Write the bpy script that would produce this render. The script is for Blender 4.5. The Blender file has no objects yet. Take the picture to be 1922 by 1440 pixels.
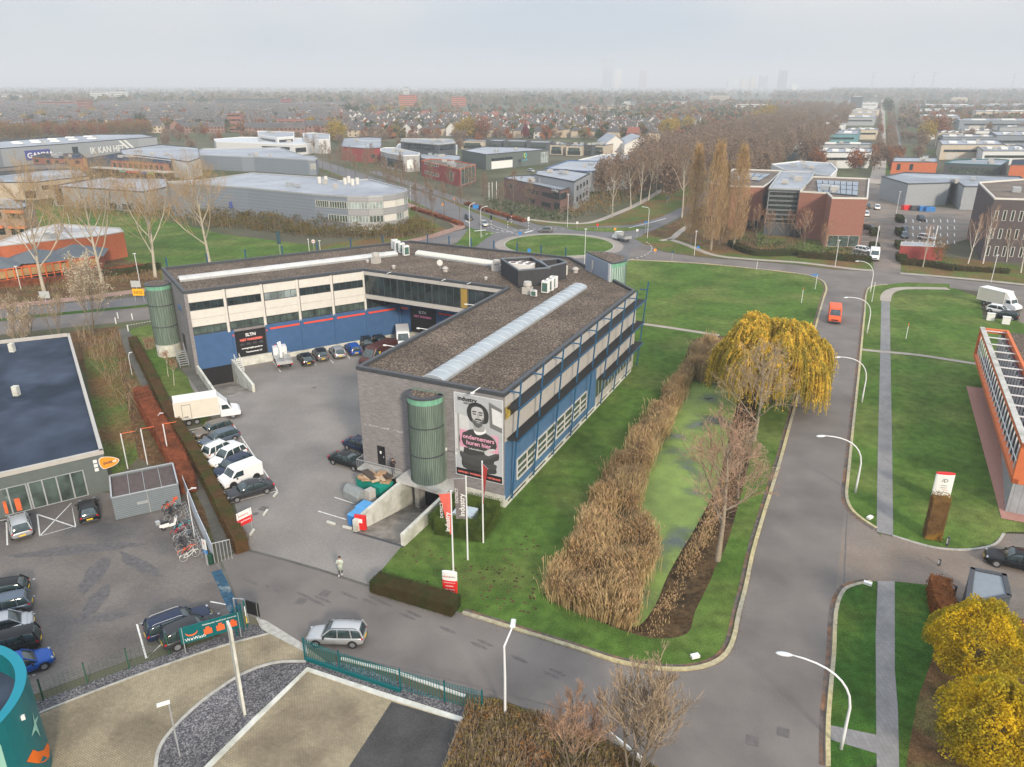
import bpy, bmesh, math, random
from mathutils import Vector, Matrix, noise
from mathutils.geometry import delaunay_2d_cdt, intersect_point_tri_2d
R = math.radians
S = bpy.context.scene
col = S.collection
# ---------------------------------------------------------------- camera
CZ, FP, PT, RL = 37.9, 1415.9, 0.3775, 0.00207
cam = bpy.data.cameras.new('camera'); camo = bpy.data.objects.new('camera', cam); col.objects.link(camo)
fw = Vector((0, math.cos(PT), -math.sin(PT))); rt = Vector((1, 0, 0)); up = rt.cross(fw)
RT = rt*math.cos(RL)+up*math.sin(RL); UP = -rt*math.sin(RL)+up*math.cos(RL)
m = Matrix((RT, UP, -fw)).transposed().to_4x4(); m.translation = (0, 0, CZ)
camo.matrix_world = m
cam.sensor_width = 36; cam.sensor_fit = 'HORIZONTAL'; cam.lens = 36*FP/1922; cam.clip_start = 0.5; cam.clip_end = 30000
S.camera = camo
# ---------------------------------------------------------------- world, sun, exposure
SUN_EL, SUN_AZ = R(25), R(158)          # azimuth clockwise from +y
w = bpy.data.worlds.new("World"); S.world = w; w.use_nodes = True
nt = w.node_tree; bg = nt.nodes['Background']
sky = nt.nodes.new('ShaderNodeTexSky'); sky.sky_type = 'NISHITA'; sky.sun_disc = False
sky.sun_elevation = SUN_EL; sky.sun_rotation = SUN_AZ; sky.dust_density = 3.0; sky.air_density = 1.2; sky.ozone_density = 1.0
tc = nt.nodes.new('ShaderNodeTexCoord'); mp = nt.nodes.new('ShaderNodeMapping'); mp.inputs['Scale'].default_value = (1.6, 1.6, 5)
nz = nt.nodes.new('ShaderNodeTexNoise'); nz.inputs['Scale'].default_value = 1.3; nz.inputs['Detail'].default_value = 3
cr = nt.nodes.new('ShaderNodeValToRGB')
cr.color_ramp.elements[0].position = .38; cr.color_ramp.elements[0].color = (5.2, 6.0, 7.1, 1)
cr.color_ramp.elements[1].position = .64; cr.color_ramp.elements[1].color = (7.3, 7.45, 7.6, 1)
mx = nt.nodes.new('ShaderNodeMixRGB'); mx.inputs[0].default_value = 0.93      # thin overcast over the clear sky
nt.links.new(tc.outputs['Generated'], mp.inputs[0]); nt.links.new(mp.outputs[0], nz.inputs[0]); nt.links.new(nz.outputs[0], cr.inputs[0])
nt.links.new(sky.outputs[0], mx.inputs[1]); nt.links.new(cr.outputs[0], mx.inputs[2]); 
sx = nt.nodes.new('ShaderNodeSeparateXYZ'); nt.links.new(tc.outputs['Generated'], sx.inputs[0])      # an overcast sky is brightest overhead
ml = nt.nodes.new('ShaderNodeMapRange'); ml.inputs[1].default_value = 0; ml.inputs[2].default_value = 1; ml.inputs[3].default_value = .57; ml.inputs[4].default_value = 1.5; nt.links.new(sx.outputs[2], ml.inputs[0])
mm = nt.nodes.new('ShaderNodeMixRGB'); mm.blend_type = 'MULTIPLY'; mm.inputs[0].default_value = 1; nt.links.new(mx.outputs[0], mm.inputs[1]); nt.links.new(ml.outputs[0], mm.inputs[2]); nt.links.new(mm.outputs[0], bg.inputs[0])
bg.inputs[1].default_value = 0.105
sl = bpy.data.lights.new('sun', 'SUN'); sl.energy = 2.8; sl.angle = R(8); sl.color = (1.0, .86, .68)
so = bpy.data.objects.new('sun', sl); col.objects.link(so)
sd = Vector((math.sin(SUN_AZ)*math.cos(SUN_EL), math.cos(SUN_AZ)*math.cos(SUN_EL), math.sin(SUN_EL)))
so.rotation_euler = sd.to_track_quat('Z', 'Y').to_euler(); so.location = (0, 0, 200)
S.view_settings.view_transform = 'Standard'; S.view_settings.look = 'None'; S.view_settings.gamma = 1
S.view_settings.exposure = 0.66
S.cycles.use_denoising = True
S.cycles.max_bounces = 5; S.cycles.diffuse_bounces = 2; S.cycles.glossy_bounces = 2; S.cycles.transparent_max_bounces = 8
S.cycles.volume_bounces = 0; S.cycles.caustics_reflective = False; S.cycles.caustics_refractive = False

# ---------------------------------------------------------------- helpers
def g(px, py, z=0.0):
    """metres on the level z of a point surveyed in the site photograph"""
    d = fw + RT*((px-961)/FP) - UP*((py-720)/FP)
    t = (CZ-z)/-d.z
    return Vector((d.x*t, d.y*t))
def G(pts, z=0.0): return [g(x, y, z) for x, y in pts]
def v3(p, z=None): return Vector((p[0], p[1], (p[2] if z is None else z)))
ORG = {}
def tag(o, label=None, cat=None, group=None, kind=None):
    if label: o['label'] = label
    if cat: o['category'] = cat
    if group: o['group'] = group
    if kind: o['kind'] = kind
    return o
def thing(name, label, cat, loc=(0, 0, 0), group=None, rz=0, build0=False):
    o = bpy.data.objects.new(name, None); col.objects.link(o); o.location = v3(loc) if len(loc) == 3 else v3(loc, 0); o.rotation_euler.z = rz
    o.empty_display_size = .5
    ORG[o] = Vector((0, 0, 0)) if build0 else Vector(o.location)
    return tag(o, label, cat, group)
class MB:
    def __init__(s): s.v = []; s.f = []; s.m = []
    def add(s, vs, fs, m=0):
        b = len(s.v); s.v += [tuple(v) for v in vs]
        for f in fs: s.f.append([b+i for i in f]); s.m.append(m)
        return s
    def poly(s, pts, m=0): return s.add(pts, [range(len(pts))], m)
    def box(s, c, d, rz=0, m=0, taper=1.0, tx=None):
        cx, cy, cz = c; hx, hy, hz = d[0]/2, d[1]/2, d[2]/2; co, si = math.cos(rz), math.sin(rz)
        vs = []
        for z, k in ((-hz, 1), (hz, taper)):
            for x, y in ((-hx, -hy), (hx, -hy), (hx, hy), (-hx, hy)):
                x *= (tx if (tx and z > 0) else k); y *= k
                vs.append((cx+x*co-y*si, cy+x*si+y*co, cz+z))
        return s.add(vs, [(0, 3, 2, 1), (4, 5, 6, 7), (0, 1, 5, 4), (1, 2, 6, 5), (2, 3, 7, 6), (3, 0, 4, 7)], m)
    def prism(s, pts, z0, z1, ms=0, mt=0, bottom=True, top=True):
        n = len(pts)
        vs = [v3(p, z0) for p in pts]+[v3(p, z1) for p in pts]
        s.add(vs, [(i, (i+1) % n, n+(i+1) % n, n+i) for i in range(n)], ms)
        if top: s.poly(vs[n:], mt)
        if bottom: s.poly(vs[:n][::-1], ms)
        return s
    def tube(s, pts, r, n=6, m=0, cap=True):
        pts = [Vector(p) for p in pts]; rr = r if isinstance(r, (list, tuple)) else [r]*len(pts); rings = []
        ref = None
        for i, p in enumerate(pts):
            d = (pts[min(i+1, len(pts)-1)]-pts[max(i-1, 0)])
            if d.length < 1e-9: d = Vector((0, 0, 1))
            d.normalize()
            if ref is None: ref = Vector((1, 0, 0)) if abs(d.x) < .8 else Vector((0, 1, 0))
            a = d.cross(ref).normalized(); b = d.cross(a); ref = b.cross(d) if False else ref
            rings.append([p+(a*math.cos(2*math.pi*k/n)+b*math.sin(2*math.pi*k/n))*rr[i] for k in range(n)])
        b0 = len(s.v)
        for q in rings: s.v += [tuple(v) for v in q]
        for i in range(len(pts)-1):
            for k in range(n):
                s.f.append([b0+i*n+k, b0+i*n+(k+1) % n, b0+(i+1)*n+(k+1) % n, b0+(i+1)*n+k]); s.m.append(m)
        if cap and n > 2:
            s.f.append([b0+k for k in range(n)][::-1]); s.m.append(m)
            s.f.append([b0+(len(pts)-1)*n+k for k in range(n)]); s.m.append(m)
        return s
    def cyl(s, c, r, z0, z1, n=20, m=0, r1=None, mt=None):
        r1 = r if r1 is None else r1
        a = [(c[0]+r*math.cos(2*math.pi*k/n), c[1]+r*math.sin(2*math.pi*k/n), z0) for k in range(n)]
        b = [(c[0]+r1*math.cos(2*math.pi*k/n), c[1]+r1*math.sin(2*math.pi*k/n), z1) for k in range(n)]
        s.add(a+b, [(k, (k+1) % n, n+(k+1) % n, n+k) for k in range(n)], m)
        s.poly(b, m if mt is None else mt); s.poly(a[::-1], m)
        return s
    def wbox(s, p0, p1, u0, u1, z0, z1, t0, t1, m=0):
        """box on a wall p0->p1: u along it, t out of it (to the right of its direction)"""
        d = Vector((p1[0]-p0[0], p1[1]-p0[1])).normalized(); n = Vector((d.y, -d.x))
        q = [Vector((p0[0], p0[1]))+d*u+n*t for u, t in ((u0, t0), (u0, t1), (u1, t1), (u1, t0))]
        return s.prism(q, z0, z1, m, m)
    def build(s, name, mats, parent=None, smooth=False):
        me = bpy.data.meshes.new(name)
        off = ORG[parent] if parent is not None else Vector((0, 0, 0))
        me.from_pydata([(v[0]-off[0], v[1]-off[1], v[2]-off[2]) for v in s.v], [], s.f)
        if not isinstance(mats, (list, tuple)): mats = [mats]
        for mm in mats: me.materials.append(mm)
        me.polygons.foreach_set('material_index', s.m)
        if smooth: me.polygons.foreach_set('use_smooth', [True]*len(s.f))
        me.update()
        o = bpy.data.objects.new(name, me); col.objects.link(o)
        ORG[o] = off
        if parent is not None: o.parent = parent
        return o
def solo(mb, name, mats, label, cat, loc=None, group=None, smooth=False, kind=None):
    """a one-mesh thing, its origin moved to its base"""
    if loc is None:
        n = len(mb.v); loc = (sum(v[0] for v in mb.v)/n, sum(v[1] for v in mb.v)/n, min(v[2] for v in mb.v))
    mb.v = [(v[0]-loc[0], v[1]-loc[1], v[2]-loc[2]) for v in mb.v]
    o = mb.build(name, mats, None, smooth); o.location = loc
    ORG[o] = Vector(loc)
    return tag(o, label, cat, group, kind)
def copy_tree(o, parent=None):
    c = o.copy(); col.objects.link(c); c.parent = parent
    for ch in o.children: copy_tree(ch, c)
    return c
def inpoly(p, poly):
    c = False; n = len(poly); j = n-1
    for i in range(n):
        a, b = poly[i], poly[j]
        if (a[1] > p[1]) != (b[1] > p[1]) and p[0] < (b[0]-a[0])*(p[1]-a[1])/(b[1]-a[1])+a[0]: c = not c
        j = i
    return c
def sheet(name, poly, z, mat, holes=(), parent=None, mb=None, m=0, build=True):
    """flat polygon with holes"""
    mb = mb or MB()
    if not holes: mb.poly([v3(p, z) for p in poly], m)
    else:
        vs = []; ed = []
        for lp in [poly]+list(holes):
            b = len(vs); vs += [Vector((p[0], p[1])) for p in lp]; ed += [(b+i, b+(i+1) % len(lp)) for i in range(len(lp))]
        r = delaunay_2d_cdt(vs, ed, [], 0, 1e-5)
        fs = []
        for f in r[2]:
            c = sum((r[0][i] for i in f), Vector((0, 0)))/len(f)
            if inpoly(c, poly) and not any(inpoly(c, h) for h in holes): fs.append(f)
        mb.add([v3(p, z) for p in r[0]], fs, m)
    # faces up
    for k, f in enumerate(mb.f):
        a, b, c = (Vector(mb.v[i]) for i in (f[0], f[1], f[2]))
    if build:
        o = mb.build(name, mat, parent)
        bm = bmesh.new(); bm.from_mesh(o.data)
        for f in bm.faces:
            if f.normal.z < -.5: f.normal_flip()
        bm.to_mesh(o.data); bm.free()
        return o
def struct(o): o['kind'] = 'structure'; return o
def spline(pts, n=6, closed=False):
    """smooth curve through points"""
    out = []; N = len(pts); P = [Vector((p[0], p[1])) for p in pts]
    rng = range(N) if closed else range(N-1)
    for i in rng:
        p1, p2 = P[i], P[(i+1) % N]
        p0 = P[i-1] if (i or closed) else p1; p3 = P[(i+2) % N] if (closed or i+2 < N) else p2
        for k in range(n):
            t = k/n
            out.append(.5*((2*p1)+(p2-p0)*t+(2*p0-5*p1+4*p2-p3)*t*t+(3*p1-p0-3*p2+p3)*t**3))
    if not closed: out.append(P[-1])
    return out
def ribbon(pts, w0, w1=None):
    """left and right offset outlines of a line -> polygon"""
    w1 = w0 if w1 is None else w1; L = []; Rr = []
    for i, p in enumerate(pts):
        d = (Vector(pts[min(i+1, len(pts)-1)])-Vector(pts[max(i-1, 0)])).normalized(); n = Vector((d.y, -d.x))
        L.append(Vector(p)-n*w0); Rr.append(Vector(p)+n*w1)
    return L, Rr
def strip(mb, pts, w, z0, z1, m=0):
    """raised band (kerb) along a line"""
    L, Q = ribbon(pts, w/2)
    for i in range(len(pts)-1):
        mb.prism([L[i], Q[i], Q[i+1], L[i+1]], z0, z1, m, m, bottom=False)
    return mb
def flat(mb, pts, w, z, m=0):
    L, Q = ribbon(pts, w/2)
    for i in range(len(pts)-1): mb.poly([v3(q, z) for q in (Q[i], Q[i+1], L[i+1], L[i])], m)
    return mb
def text(name, s, o, xdir, size, mat, parent, updir=(0, 0, 1), align='LEFT', ext=.01, bold=0.0, sx=1.0, shear=0):
    c = bpy.data.curves.new(name, 'FONT'); c.body = s; c.size = size; c.extrude = ext; c.align_x = align; c.offset = bold; c.shear = shear
    c.resolution_u = 3
    t0 = bpy.data.objects.new(name, c); col.objects.link(t0); bpy.context.view_layer.update()
    me = bpy.data.meshes.new_from_object(t0.evaluated_get(bpy.context.evaluated_depsgraph_get())); bpy.data.objects.remove(t0)
    me.materials.clear(); me.materials.append(mat); t = bpy.data.objects.new(name, me); col.objects.link(t)
    x = Vector(xdir).normalized(); y = Vector(updir).normalized(); y = (y-x*y.dot(x)).normalized(); z = x.cross(y)
    M = Matrix((x*sx, y, z)).transposed().to_4x4(); M.translation = Vector(o)-(ORG[parent] if parent else Vector((0, 0, 0)))
    me.transform(M); me.name = name
    if parent: t.parent = parent; ORG[t] = ORG[parent]
    return t
# ---------------------------------------------------------------- materials
MATS = {}
def mat(name, c, rough=.8, var=.12, sc=2.0, big=.0, bsc=.15, c2=None, f2=.5, metal=0, spec=.3, stretch=None, bump=0, emit=0, trans=0, fine=None):
    """colour with two layers of noise; c2 mixes in as patches"""
    if name in MATS: return MATS[name]
    mt = bpy.data.materials.new(name); mt.use_nodes = True; n = mt.node_tree; P = n.nodes['Principled BSDF']; MATS[name] = mt
    P.inputs['Roughness'].default_value = rough; P.inputs['Metallic'].default_value = metal; P.inputs['Specular IOR Level'].default_value = spec
    def mixc(a, b, f, mode='MIX'):
        x = n.nodes.new('ShaderNodeMixRGB'); x.blend_type = mode
        for i, q in ((1, a), (2, b)):
            if isinstance(q, tuple): x.inputs[i].default_value = (*q, 1)
            else: n.links.new(q, x.inputs[i])
        if isinstance(f, (int, float)): x.inputs[0].default_value = f
        else: n.links.new(f, x.inputs[0])
        return x.outputs[0]
    tc = n.nodes.new('ShaderNodeTexCoord'); src = tc.outputs['Object']
    if stretch:
        mp = n.nodes.new('ShaderNodeMapping'); mp.inputs['Scale'].default_value = stretch; n.links.new(src, mp.inputs[0]); src = mp.outputs[0]
    def ns(scale, det=3, lo=.3, hi=.7, s=None):
        q = n.nodes.new('ShaderNodeTexNoise'); q.inputs['Scale'].default_value = scale; q.inputs['Detail'].default_value = det
        n.links.new(s or src, q.inputs[0])
        mr = n.nodes.new('ShaderNodeMapRange'); mr.inputs[1].default_value = lo; mr.inputs[2].default_value = hi; n.links.new(q.outputs[0], mr.inputs[0]); return mr.outputs[0]
    colr = tuple(c)
    if c2 is not None:
        fac = ns(bsc, 5, .5-.18/f2*.5 if False else .62-f2*.35, .74-f2*.25)
        colr = mixc(colr, tuple(c2), fac)
    if var:
        f = ns(sc, 4)
        d = mixc((1-var,)*3, (1+var,)*3, f); colr = mixc(colr, d, 1.0, 'MULTIPLY')
    if big:
        f = ns(bsc*1.7+.01, 3, .35, .65, tc.outputs['Object'])
        d = mixc((1-big,)*3, (1+big,)*3, f); colr = mixc(colr, d, 1.0, 'MULTIPLY')
    if fine:
        f = ns(fine[0], 2, .38, .62); d = mixc((1-fine[1],)*3, (1+fine[1],)*3, f); colr = mixc(colr, d, 1.0, 'MULTIPLY')
    if isinstance(colr, tuple): P.inputs['Base Color'].default_value = (*colr, 1)
    else: n.links.new(colr, P.inputs['Base Color'])
    if bump:
        b = n.nodes.new('ShaderNodeBump'); b.inputs['Strength'].default_value = bump; b.inputs['Distance'].default_value = .05
        n.links.new(ns(sc*2, 4), b.inputs['Height']); n.links.new(b.outputs[0], P.inputs['Normal'])
    if emit: P.inputs['Emission Color'].default_value = (*c, 1); P.inputs['Emission Strength'].default_value = emit
    return mt
def lines(mt, scale, axis='Z', amt=.25, mode='SIN', width=.5):
    """panel / slat lines multiplied into a material's colour, in the object's own axes"""
    n = mt.node_tree; P = n.nodes['Principled BSDF']; tc = n.nodes.new('ShaderNodeTexCoord'); sp = n.nodes.new('ShaderNodeSeparateXYZ'); n.links.new(tc.outputs['Object'], sp.inputs[0])
    ma = n.nodes.new('ShaderNodeMath'); ma.operation = 'MULTIPLY'; ma.inputs[1].default_value = scale; n.links.new(sp.outputs[axis], ma.inputs[0])
    fr = n.nodes.new('ShaderNodeMath'); fr.operation = 'FRACT'; n.links.new(ma.outputs[0], fr.inputs[0])
    lt = n.nodes.new('ShaderNodeMath'); lt.operation = 'LESS_THAN'; lt.inputs[1].default_value = width; n.links.new(fr.outputs[0], lt.inputs[0])
    x = n.nodes.new('ShaderNodeMixRGB'); x.blend_type = 'MULTIPLY'; n.links.new(lt.outputs[0], x.inputs[0]); x.inputs[2].default_value = (1-amt,)*3+(1,)
    s = P.inputs['Base Color']
    if s.is_linked: n.links.new(s.links[0].from_socket, x.inputs[1])
    else: x.inputs[1].default_value = s.default_value
    n.links.new(x.outputs[0], s); return mt
def pavers(name, c, sz=(.42, .21), amt=.2, rot=0, **k):
    mt = mat(name, c, **k); n = mt.node_tree; P = n.nodes['Principled BSDF']; tc = n.nodes.new('ShaderNodeTexCoord')
    mp = n.nodes.new('ShaderNodeMapping'); mp.inputs['Rotation'].default_value = (0, 0, rot); n.links.new(tc.outputs['Object'], mp.inputs[0])
    b = n.nodes.new('ShaderNodeTexBrick'); b.inputs['Scale'].default_value = 1; b.inputs['Brick Width'].default_value = sz[0]; b.inputs['Row Height'].default_value = sz[1]
    b.inputs['Mortar Size'].default_value = .018; b.inputs['Color1'].default_value = (1+amt*.7,)*3+(1,); b.inputs['Color2'].default_value = (1-amt*.7,)*3+(1,); b.inputs['Mortar'].default_value = (1-amt*2.2,)*3+(1,)
    n.links.new(mp.outputs[0], b.inputs['Vector'])
    x = n.nodes.new('ShaderNodeMixRGB'); x.blend_type = 'MULTIPLY'; x.inputs[0].default_value = 1; s = P.inputs['Base Color']
    n.links.new(s.links[0].from_socket, x.inputs[1]); n.links.new(b.outputs[0], x.inputs[2]); n.links.new(x.outputs[0], s); return mt
def gravel(name, cs, scale=7, rough=.95):
    if name in MATS: return MATS[name]
    mt = mat(name, (.2, .2, .2), rough=rough, var=0); n = mt.node_tree; P = n.nodes['Principled BSDF']; tc = n.nodes.new('ShaderNodeTexCoord')
    q = n.nodes.new('ShaderNodeTexNoise'); q.inputs['Scale'].default_value = scale; q.inputs['Detail'].default_value = 4; q.inputs['Roughness'].default_value = .75; n.links.new(tc.outputs['Object'], q.inputs[0])
    r = n.nodes.new('ShaderNodeValToRGB'); r.color_ramp.elements[0].position = .36; r.color_ramp.elements[1].position = .66
    r.color_ramp.elements[0].color = (*cs[0], 1); r.color_ramp.elements[1].color = (*cs[2], 1); e = r.color_ramp.elements.new(.5); e.color = (*cs[1], 1)
    n.links.new(q.outputs[0], r.inputs[0])
    q2 = n.nodes.new('ShaderNodeTexNoise'); q2.inputs['Scale'].default_value = .22; q2.inputs['Detail'].default_value = 5; n.links.new(tc.outputs['Object'], q2.inputs[0])
    mr = n.nodes.new('ShaderNodeMapRange'); mr.inputs[1].default_value = .3; mr.inputs[2].default_value = .7; mr.inputs[3].default_value = .72; mr.inputs[4].default_value = 1.3; n.links.new(q2.outputs[0], mr.inputs[0])
    x = n.nodes.new('ShaderNodeMixRGB'); x.blend_type = 'MULTIPLY'; x.inputs[0].default_value = 1; n.links.new(r.outputs[0], x.inputs[1]); n.links.new(mr.outputs[0], x.inputs[2])
    n.links.new(x.outputs[0], P.inputs['Base Color']); return mt
def leafmat(name, c, var=.3, sc=1.2, c2=None, f2=.5, tl=.4):
    if name in MATS: return MATS[name]
    mt = mat(name, c, rough=.8, var=var, sc=sc, c2=c2, f2=f2, bsc=.5, spec=.05); n = mt.node_tree; P = n.nodes['Principled BSDF']; T = n.nodes.new('ShaderNodeBsdfTranslucent'); X = n.nodes.new('ShaderNodeMixShader'); X.inputs[0].default_value = tl
    s = P.inputs['Base Color']; n.links.new(s.links[0].from_socket, T.inputs[0]); n.links.new(P.outputs[0], X.inputs[1]); n.links.new(T.outputs[0], X.inputs[2]); n.links.new(X.outputs[0], n.nodes['Material Output'].inputs[0]); return mt
M_ = dict(
 asphalt=mat('asphalt', (.162, .145, .134), var=.06, sc=9, big=.10, bsc=.12, c2=(.125, .112, .105), f2=.4, rough=.85),
 asphalt2=mat('asphalt_grey', (.13, .126, .13), var=.06, sc=9, big=.08, bsc=.1, rough=.85),
 darkasph=mat('asphalt_dark', (.05, .048, .048), var=.2, sc=6, big=.2, bsc=.3, rough=.8),
 white=mat('white_paint', (.72, .72, .70), var=.05, sc=5, rough=.5),
 line=mat('road_marking', (.62, .62, .6), var=.2, sc=6, rough=.7),
 conc=mat('concrete', (.45, .44, .41), var=.1, sc=3, big=.08, bsc=.6, c2=(.32, .31, .28), f2=.35),
 conc2=mat('pale_concrete', (.55, .55, .5), var=.08, sc=3, big=.08, bsc=.6, c2=(.42, .42, .36), f2=.4),
 kerb=mat('kerb_stone', (.42, .36, .2), var=.25, sc=3, c2=(.3, .28, .22), f2=.5),
 kerbg=mat('kerb_grey', (.36, .35, .32), var=.2, sc=3),
 dark=mat('dark_trim', (.055, .06, .068), var=.1, rough=.5),
 black=mat('black', (.012, .012, .014), var=0, rough=.5),
 glass=mat('dark_glass', (.02, .03, .032), var=.5, sc=.8, rough=.08, spec=.8),
 glassg=mat('window_glass', (.06, .085, .075), var=.5, sc=.9, rough=.12, spec=.7),
 glassl=mat('pale_glass', (.25, .30, .30), var=.5, sc=.5, rough=.2, spec=.7),
 brick=mat('grey_brick', (.215, .20, .20), var=.22, sc=1.6, stretch=(1, 1, 6), big=.06, bsc=.4, fine=(7, .12)),
 panel=mat('cream_panel', (.59, .57, .52), var=.05, sc=1.5, rough=.6),
 panelg=mat('grey_panel', (.42, .40, .37), var=.06, sc=1.5, rough=.6),
 blue=mat('blue_panel', (.045, .105, .225), var=.08, sc=1.2, rough=.5),
 blue2=mat('blue_panel_soft', (.07, .15, .27), var=.12, sc=1.2, rough=.5),
 bpost=mat('blue_steel', (.018, .085, .17), var=.08, rough=.45),
 red=mat('red_stripe', (.72, .07, .035), var=.05, rough=.5),
 roofg=gravel('roof_gravel', ((.022, .017, .015), (.082, .06, .047), (.30, .235, .17)), 5.5),
 barkg=mat('grey_bark', (.26, .215, .16), var=.25, sc=4, c2=(.15, .12, .09), f2=.4),
 teal=mat('teal_paint', (.0, .10, .11), var=.06, sc=2, rough=.4),
 greenglass=mat('green_profiled_glass', (.15, .20, .165), var=.3, sc=1.2, stretch=(5, 5, .35), rough=.22, spec=.6),
 steel=mat('galvanised_steel', (.42, .44, .45), var=.1, rough=.45, metal=.4),
 polew=mat('white_pole', (.68, .69, .70), var=.03, rough=.4),
 bark=mat('bark', (.16, .13, .095), var=.3, sc=3, stretch=(1, 1, .3)),
 barkw=mat('pale_bark', (.42, .38, .30), var=.25, sc=4, c2=(.2, .17, .13), f2=.4),
 barkb=mat('birch_bark', (.6, .56, .5), var=.25, sc=4, c2=(.2, .17, .13), f2=.3),
 twig=mat('twig', (.21, .15, .10), var=.25, sc=2),
 cglass=mat('car_glass', (.025, .045, .05), rough=.06, var=.6, sc=1.4, spec=1.0),
 rubber=mat('rubber', (.02, .02, .022), var=0, rough=.8),
 rim=mat('wheel_rim', (.35, .36, .38), var=0, rough=.35, metal=.6),
 lampw=mat('lamp_housing', (.6, .62, .64), var=0, rough=.4),
 tail=mat('tail_light', (.45, .01, .015), var=0, rough=.25),
 headl=mat('head_light', (.33, .36, .38), var=0, rough=.15),
 plate=mat('yellow_plate', (.75, .5, .03), var=0, rough=.5),
)
HAZE = .00033
# ================================================================ SETTING
M_['grass'] = mat('lawn_grass', (.068, .122, .024), var=.26, sc=.9, big=.18, bsc=.09, c2=(.108, .142, .038), f2=.45, rough=.95, spec=.05, fine=(9, .22))
M_['grassd'] = mat('lawn_grass_damp', (.036, .088, .016), var=.25, sc=1.5, big=.15, bsc=.16, c2=(.06, .10, .02), f2=.45, rough=.95, spec=.05, fine=(9, .22))
M_['grassl'] = mat('grass_with_leaves', (.085, .12, .03), var=.25, sc=1.2, big=.1, bsc=.10, c2=(.15, .09, .04), f2=.55, rough=.95, spec=.05, fine=(7, .25))
M_['leaflit'] = mat('leaf_litter', (.115, .068, .035), var=.3, sc=1.4, big=.2, bsc=.25, c2=(.10, .09, .035), f2=.4, rough=.95, spec=.05, fine=(9, .3))
M_['earth'] = mat('far_ground', (.10, .095, .065), var=.2, sc=.05, big=.2, bsc=.01, c2=(.07, .085, .035), f2=.5, rough=1, spec=.05)
M_['bank'] = mat('reed_bank_soil', (.095, .06, .03), var=.4, sc=2.2, big=.2, bsc=.3, c2=(.05, .035, .02), f2=.5, rough=1, spec=.05, fine=(9, .3))
M_['pav'] = pavers('yard_pavers', (.24, .222, .205), sz=(.22, .11), amt=.12, rot=R(20), var=.06, sc=6, big=.12, bsc=.09, c2=(.19, .18, .175), f2=.45, rough=.9)
M_['pavd'] = pavers('parking_pavers', (.158, .14, .128), sz=(.22, .11), amt=.14, rot=R(-22), var=.10, sc=4, big=.14, bsc=.11, c2=(.085, .082, .085), f2=.35, rough=.9)
M_['pavr'] = pavers('driveway_pavers', (.215, .175, .145), sz=(.24, .12), amt=.12, rot=R(0), var=.08, sc=4, big=.12, bsc=.12, c2=(.17, .15, .135), f2=.5, rough=.9)
M_['slab'] = pavers('footpath_slabs', (.21, .205, .205), sz=(.6, .3), amt=.08, rot=R(90), var=.06, sc=3, big=.1, bsc=.3, rough=.9)
M_['path'] = mat('footpath', (.33, .29, .25), var=.08, sc=3, big=.08, bsc=.2, rough=.9)
M_['dpath'] = mat('dark_path', (.10, .098, .085), var=.15, sc=3, big=.15, bsc=.2, rough=.95)
M_['beige'] = pavers('beige_pavers', (.31, .262, .175), sz=(.24, .12), amt=.14, rot=R(28), var=.10, sc=3, big=.12, bsc=.18, c2=(.19, .155, .105), f2=.5, rough=.9)
M_['grav'] = gravel('basalt_gravel', ((.02, .02, .025), (.085, .082, .09), (.30, .29, .29)), 9)
M_['pink'] = mat('red_brick_path', (.36, .19, .155), var=.08, sc=3, rough=.9)
M_['tanroad'] = mat('roundabout_paving', (.27, .235, .21), var=.06, sc=5, big=.08, bsc=.1, rough=.9)
M_['cycle'] = mat('red_cycle_path', (.30, .19, .155), var=.08, sc=3, rough=.9)

# L-frame of the main building: u along its front wall, v along the long side wall
OB = g(946, 740, 11.8); AU = R(-25.5); DU = Vector((math.cos(AU), math.sin(AU))); DV = Vector((-DU.y, DU.x))
def L(u, v, z=None):
    p = OB+DU*u+DV*v
    return p if z is None else Vector((p.x, p.y, z))
Gw, Hw, Iw = g(343.5, 548, 11.8), g(680.5, 505, 11.8), g(950.7, 540.6, 11.8)
Fw, Ew, Dw, Cw = g(303, 503, 11.8), g(770, 452, 11.8), L(-15.9, 57.1), L(-.2, 41.1)
Aw, Bw = L(-16.3, 0), L(0, 0)
dGH = (Hw-Gw).normalized(); nGH = Vector((dGH.y, -dGH.x))

BANK = [(1289,1190),(1305,1147),(1332,1093),(1345,1060),(1365,1020),(1388,940),(1408,860),(1420,780),(1425,700),(1400,645),(1350,630),(1300,640),
 (1280,690),(1241,750),(1198,805),(1166,855),(1124,915),(1099,968),(1073,1028),(1028,1086),(1032,1125),(1090,1152),(1160,1180),(1225,1198)]
WATER = [(1237,1117),(1253,1077),(1280,1027),(1302,990),(1332,927),(1354,863),(1372,800),(1385,740),(1380,700),(1350,675),(1325,672),
 (1295,700),(1270,760),(1225,830),(1190,880),(1150,960),(1130,1020),(1110,1080),(1125,1130),(1170,1165),(1200,1168),(1222,1145)]
bank_w = spline(G(BANK), 4, True); water_w = spline(G(WATER, -.6), 4, True)
RAMP1 = [L(-10.2, -9.75), L(-5.3, -9.75), L(-5.3, .2), L(-10.2, .2)]
RAMP2 = [Gw+dGH*.45-nGH*.3, Gw+dGH*4.85-nGH*.3, Gw+dGH*4.85+nGH*11.2, Gw+dGH*.45+nGH*11.2][::-1]
big = [(-9000, -60), (9000, -60), (9000, 16000), (-9000, 16000)]
struct(sheet('ground', big, 0, M_['earth'], [bank_w, RAMP1, RAMP2]))
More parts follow.
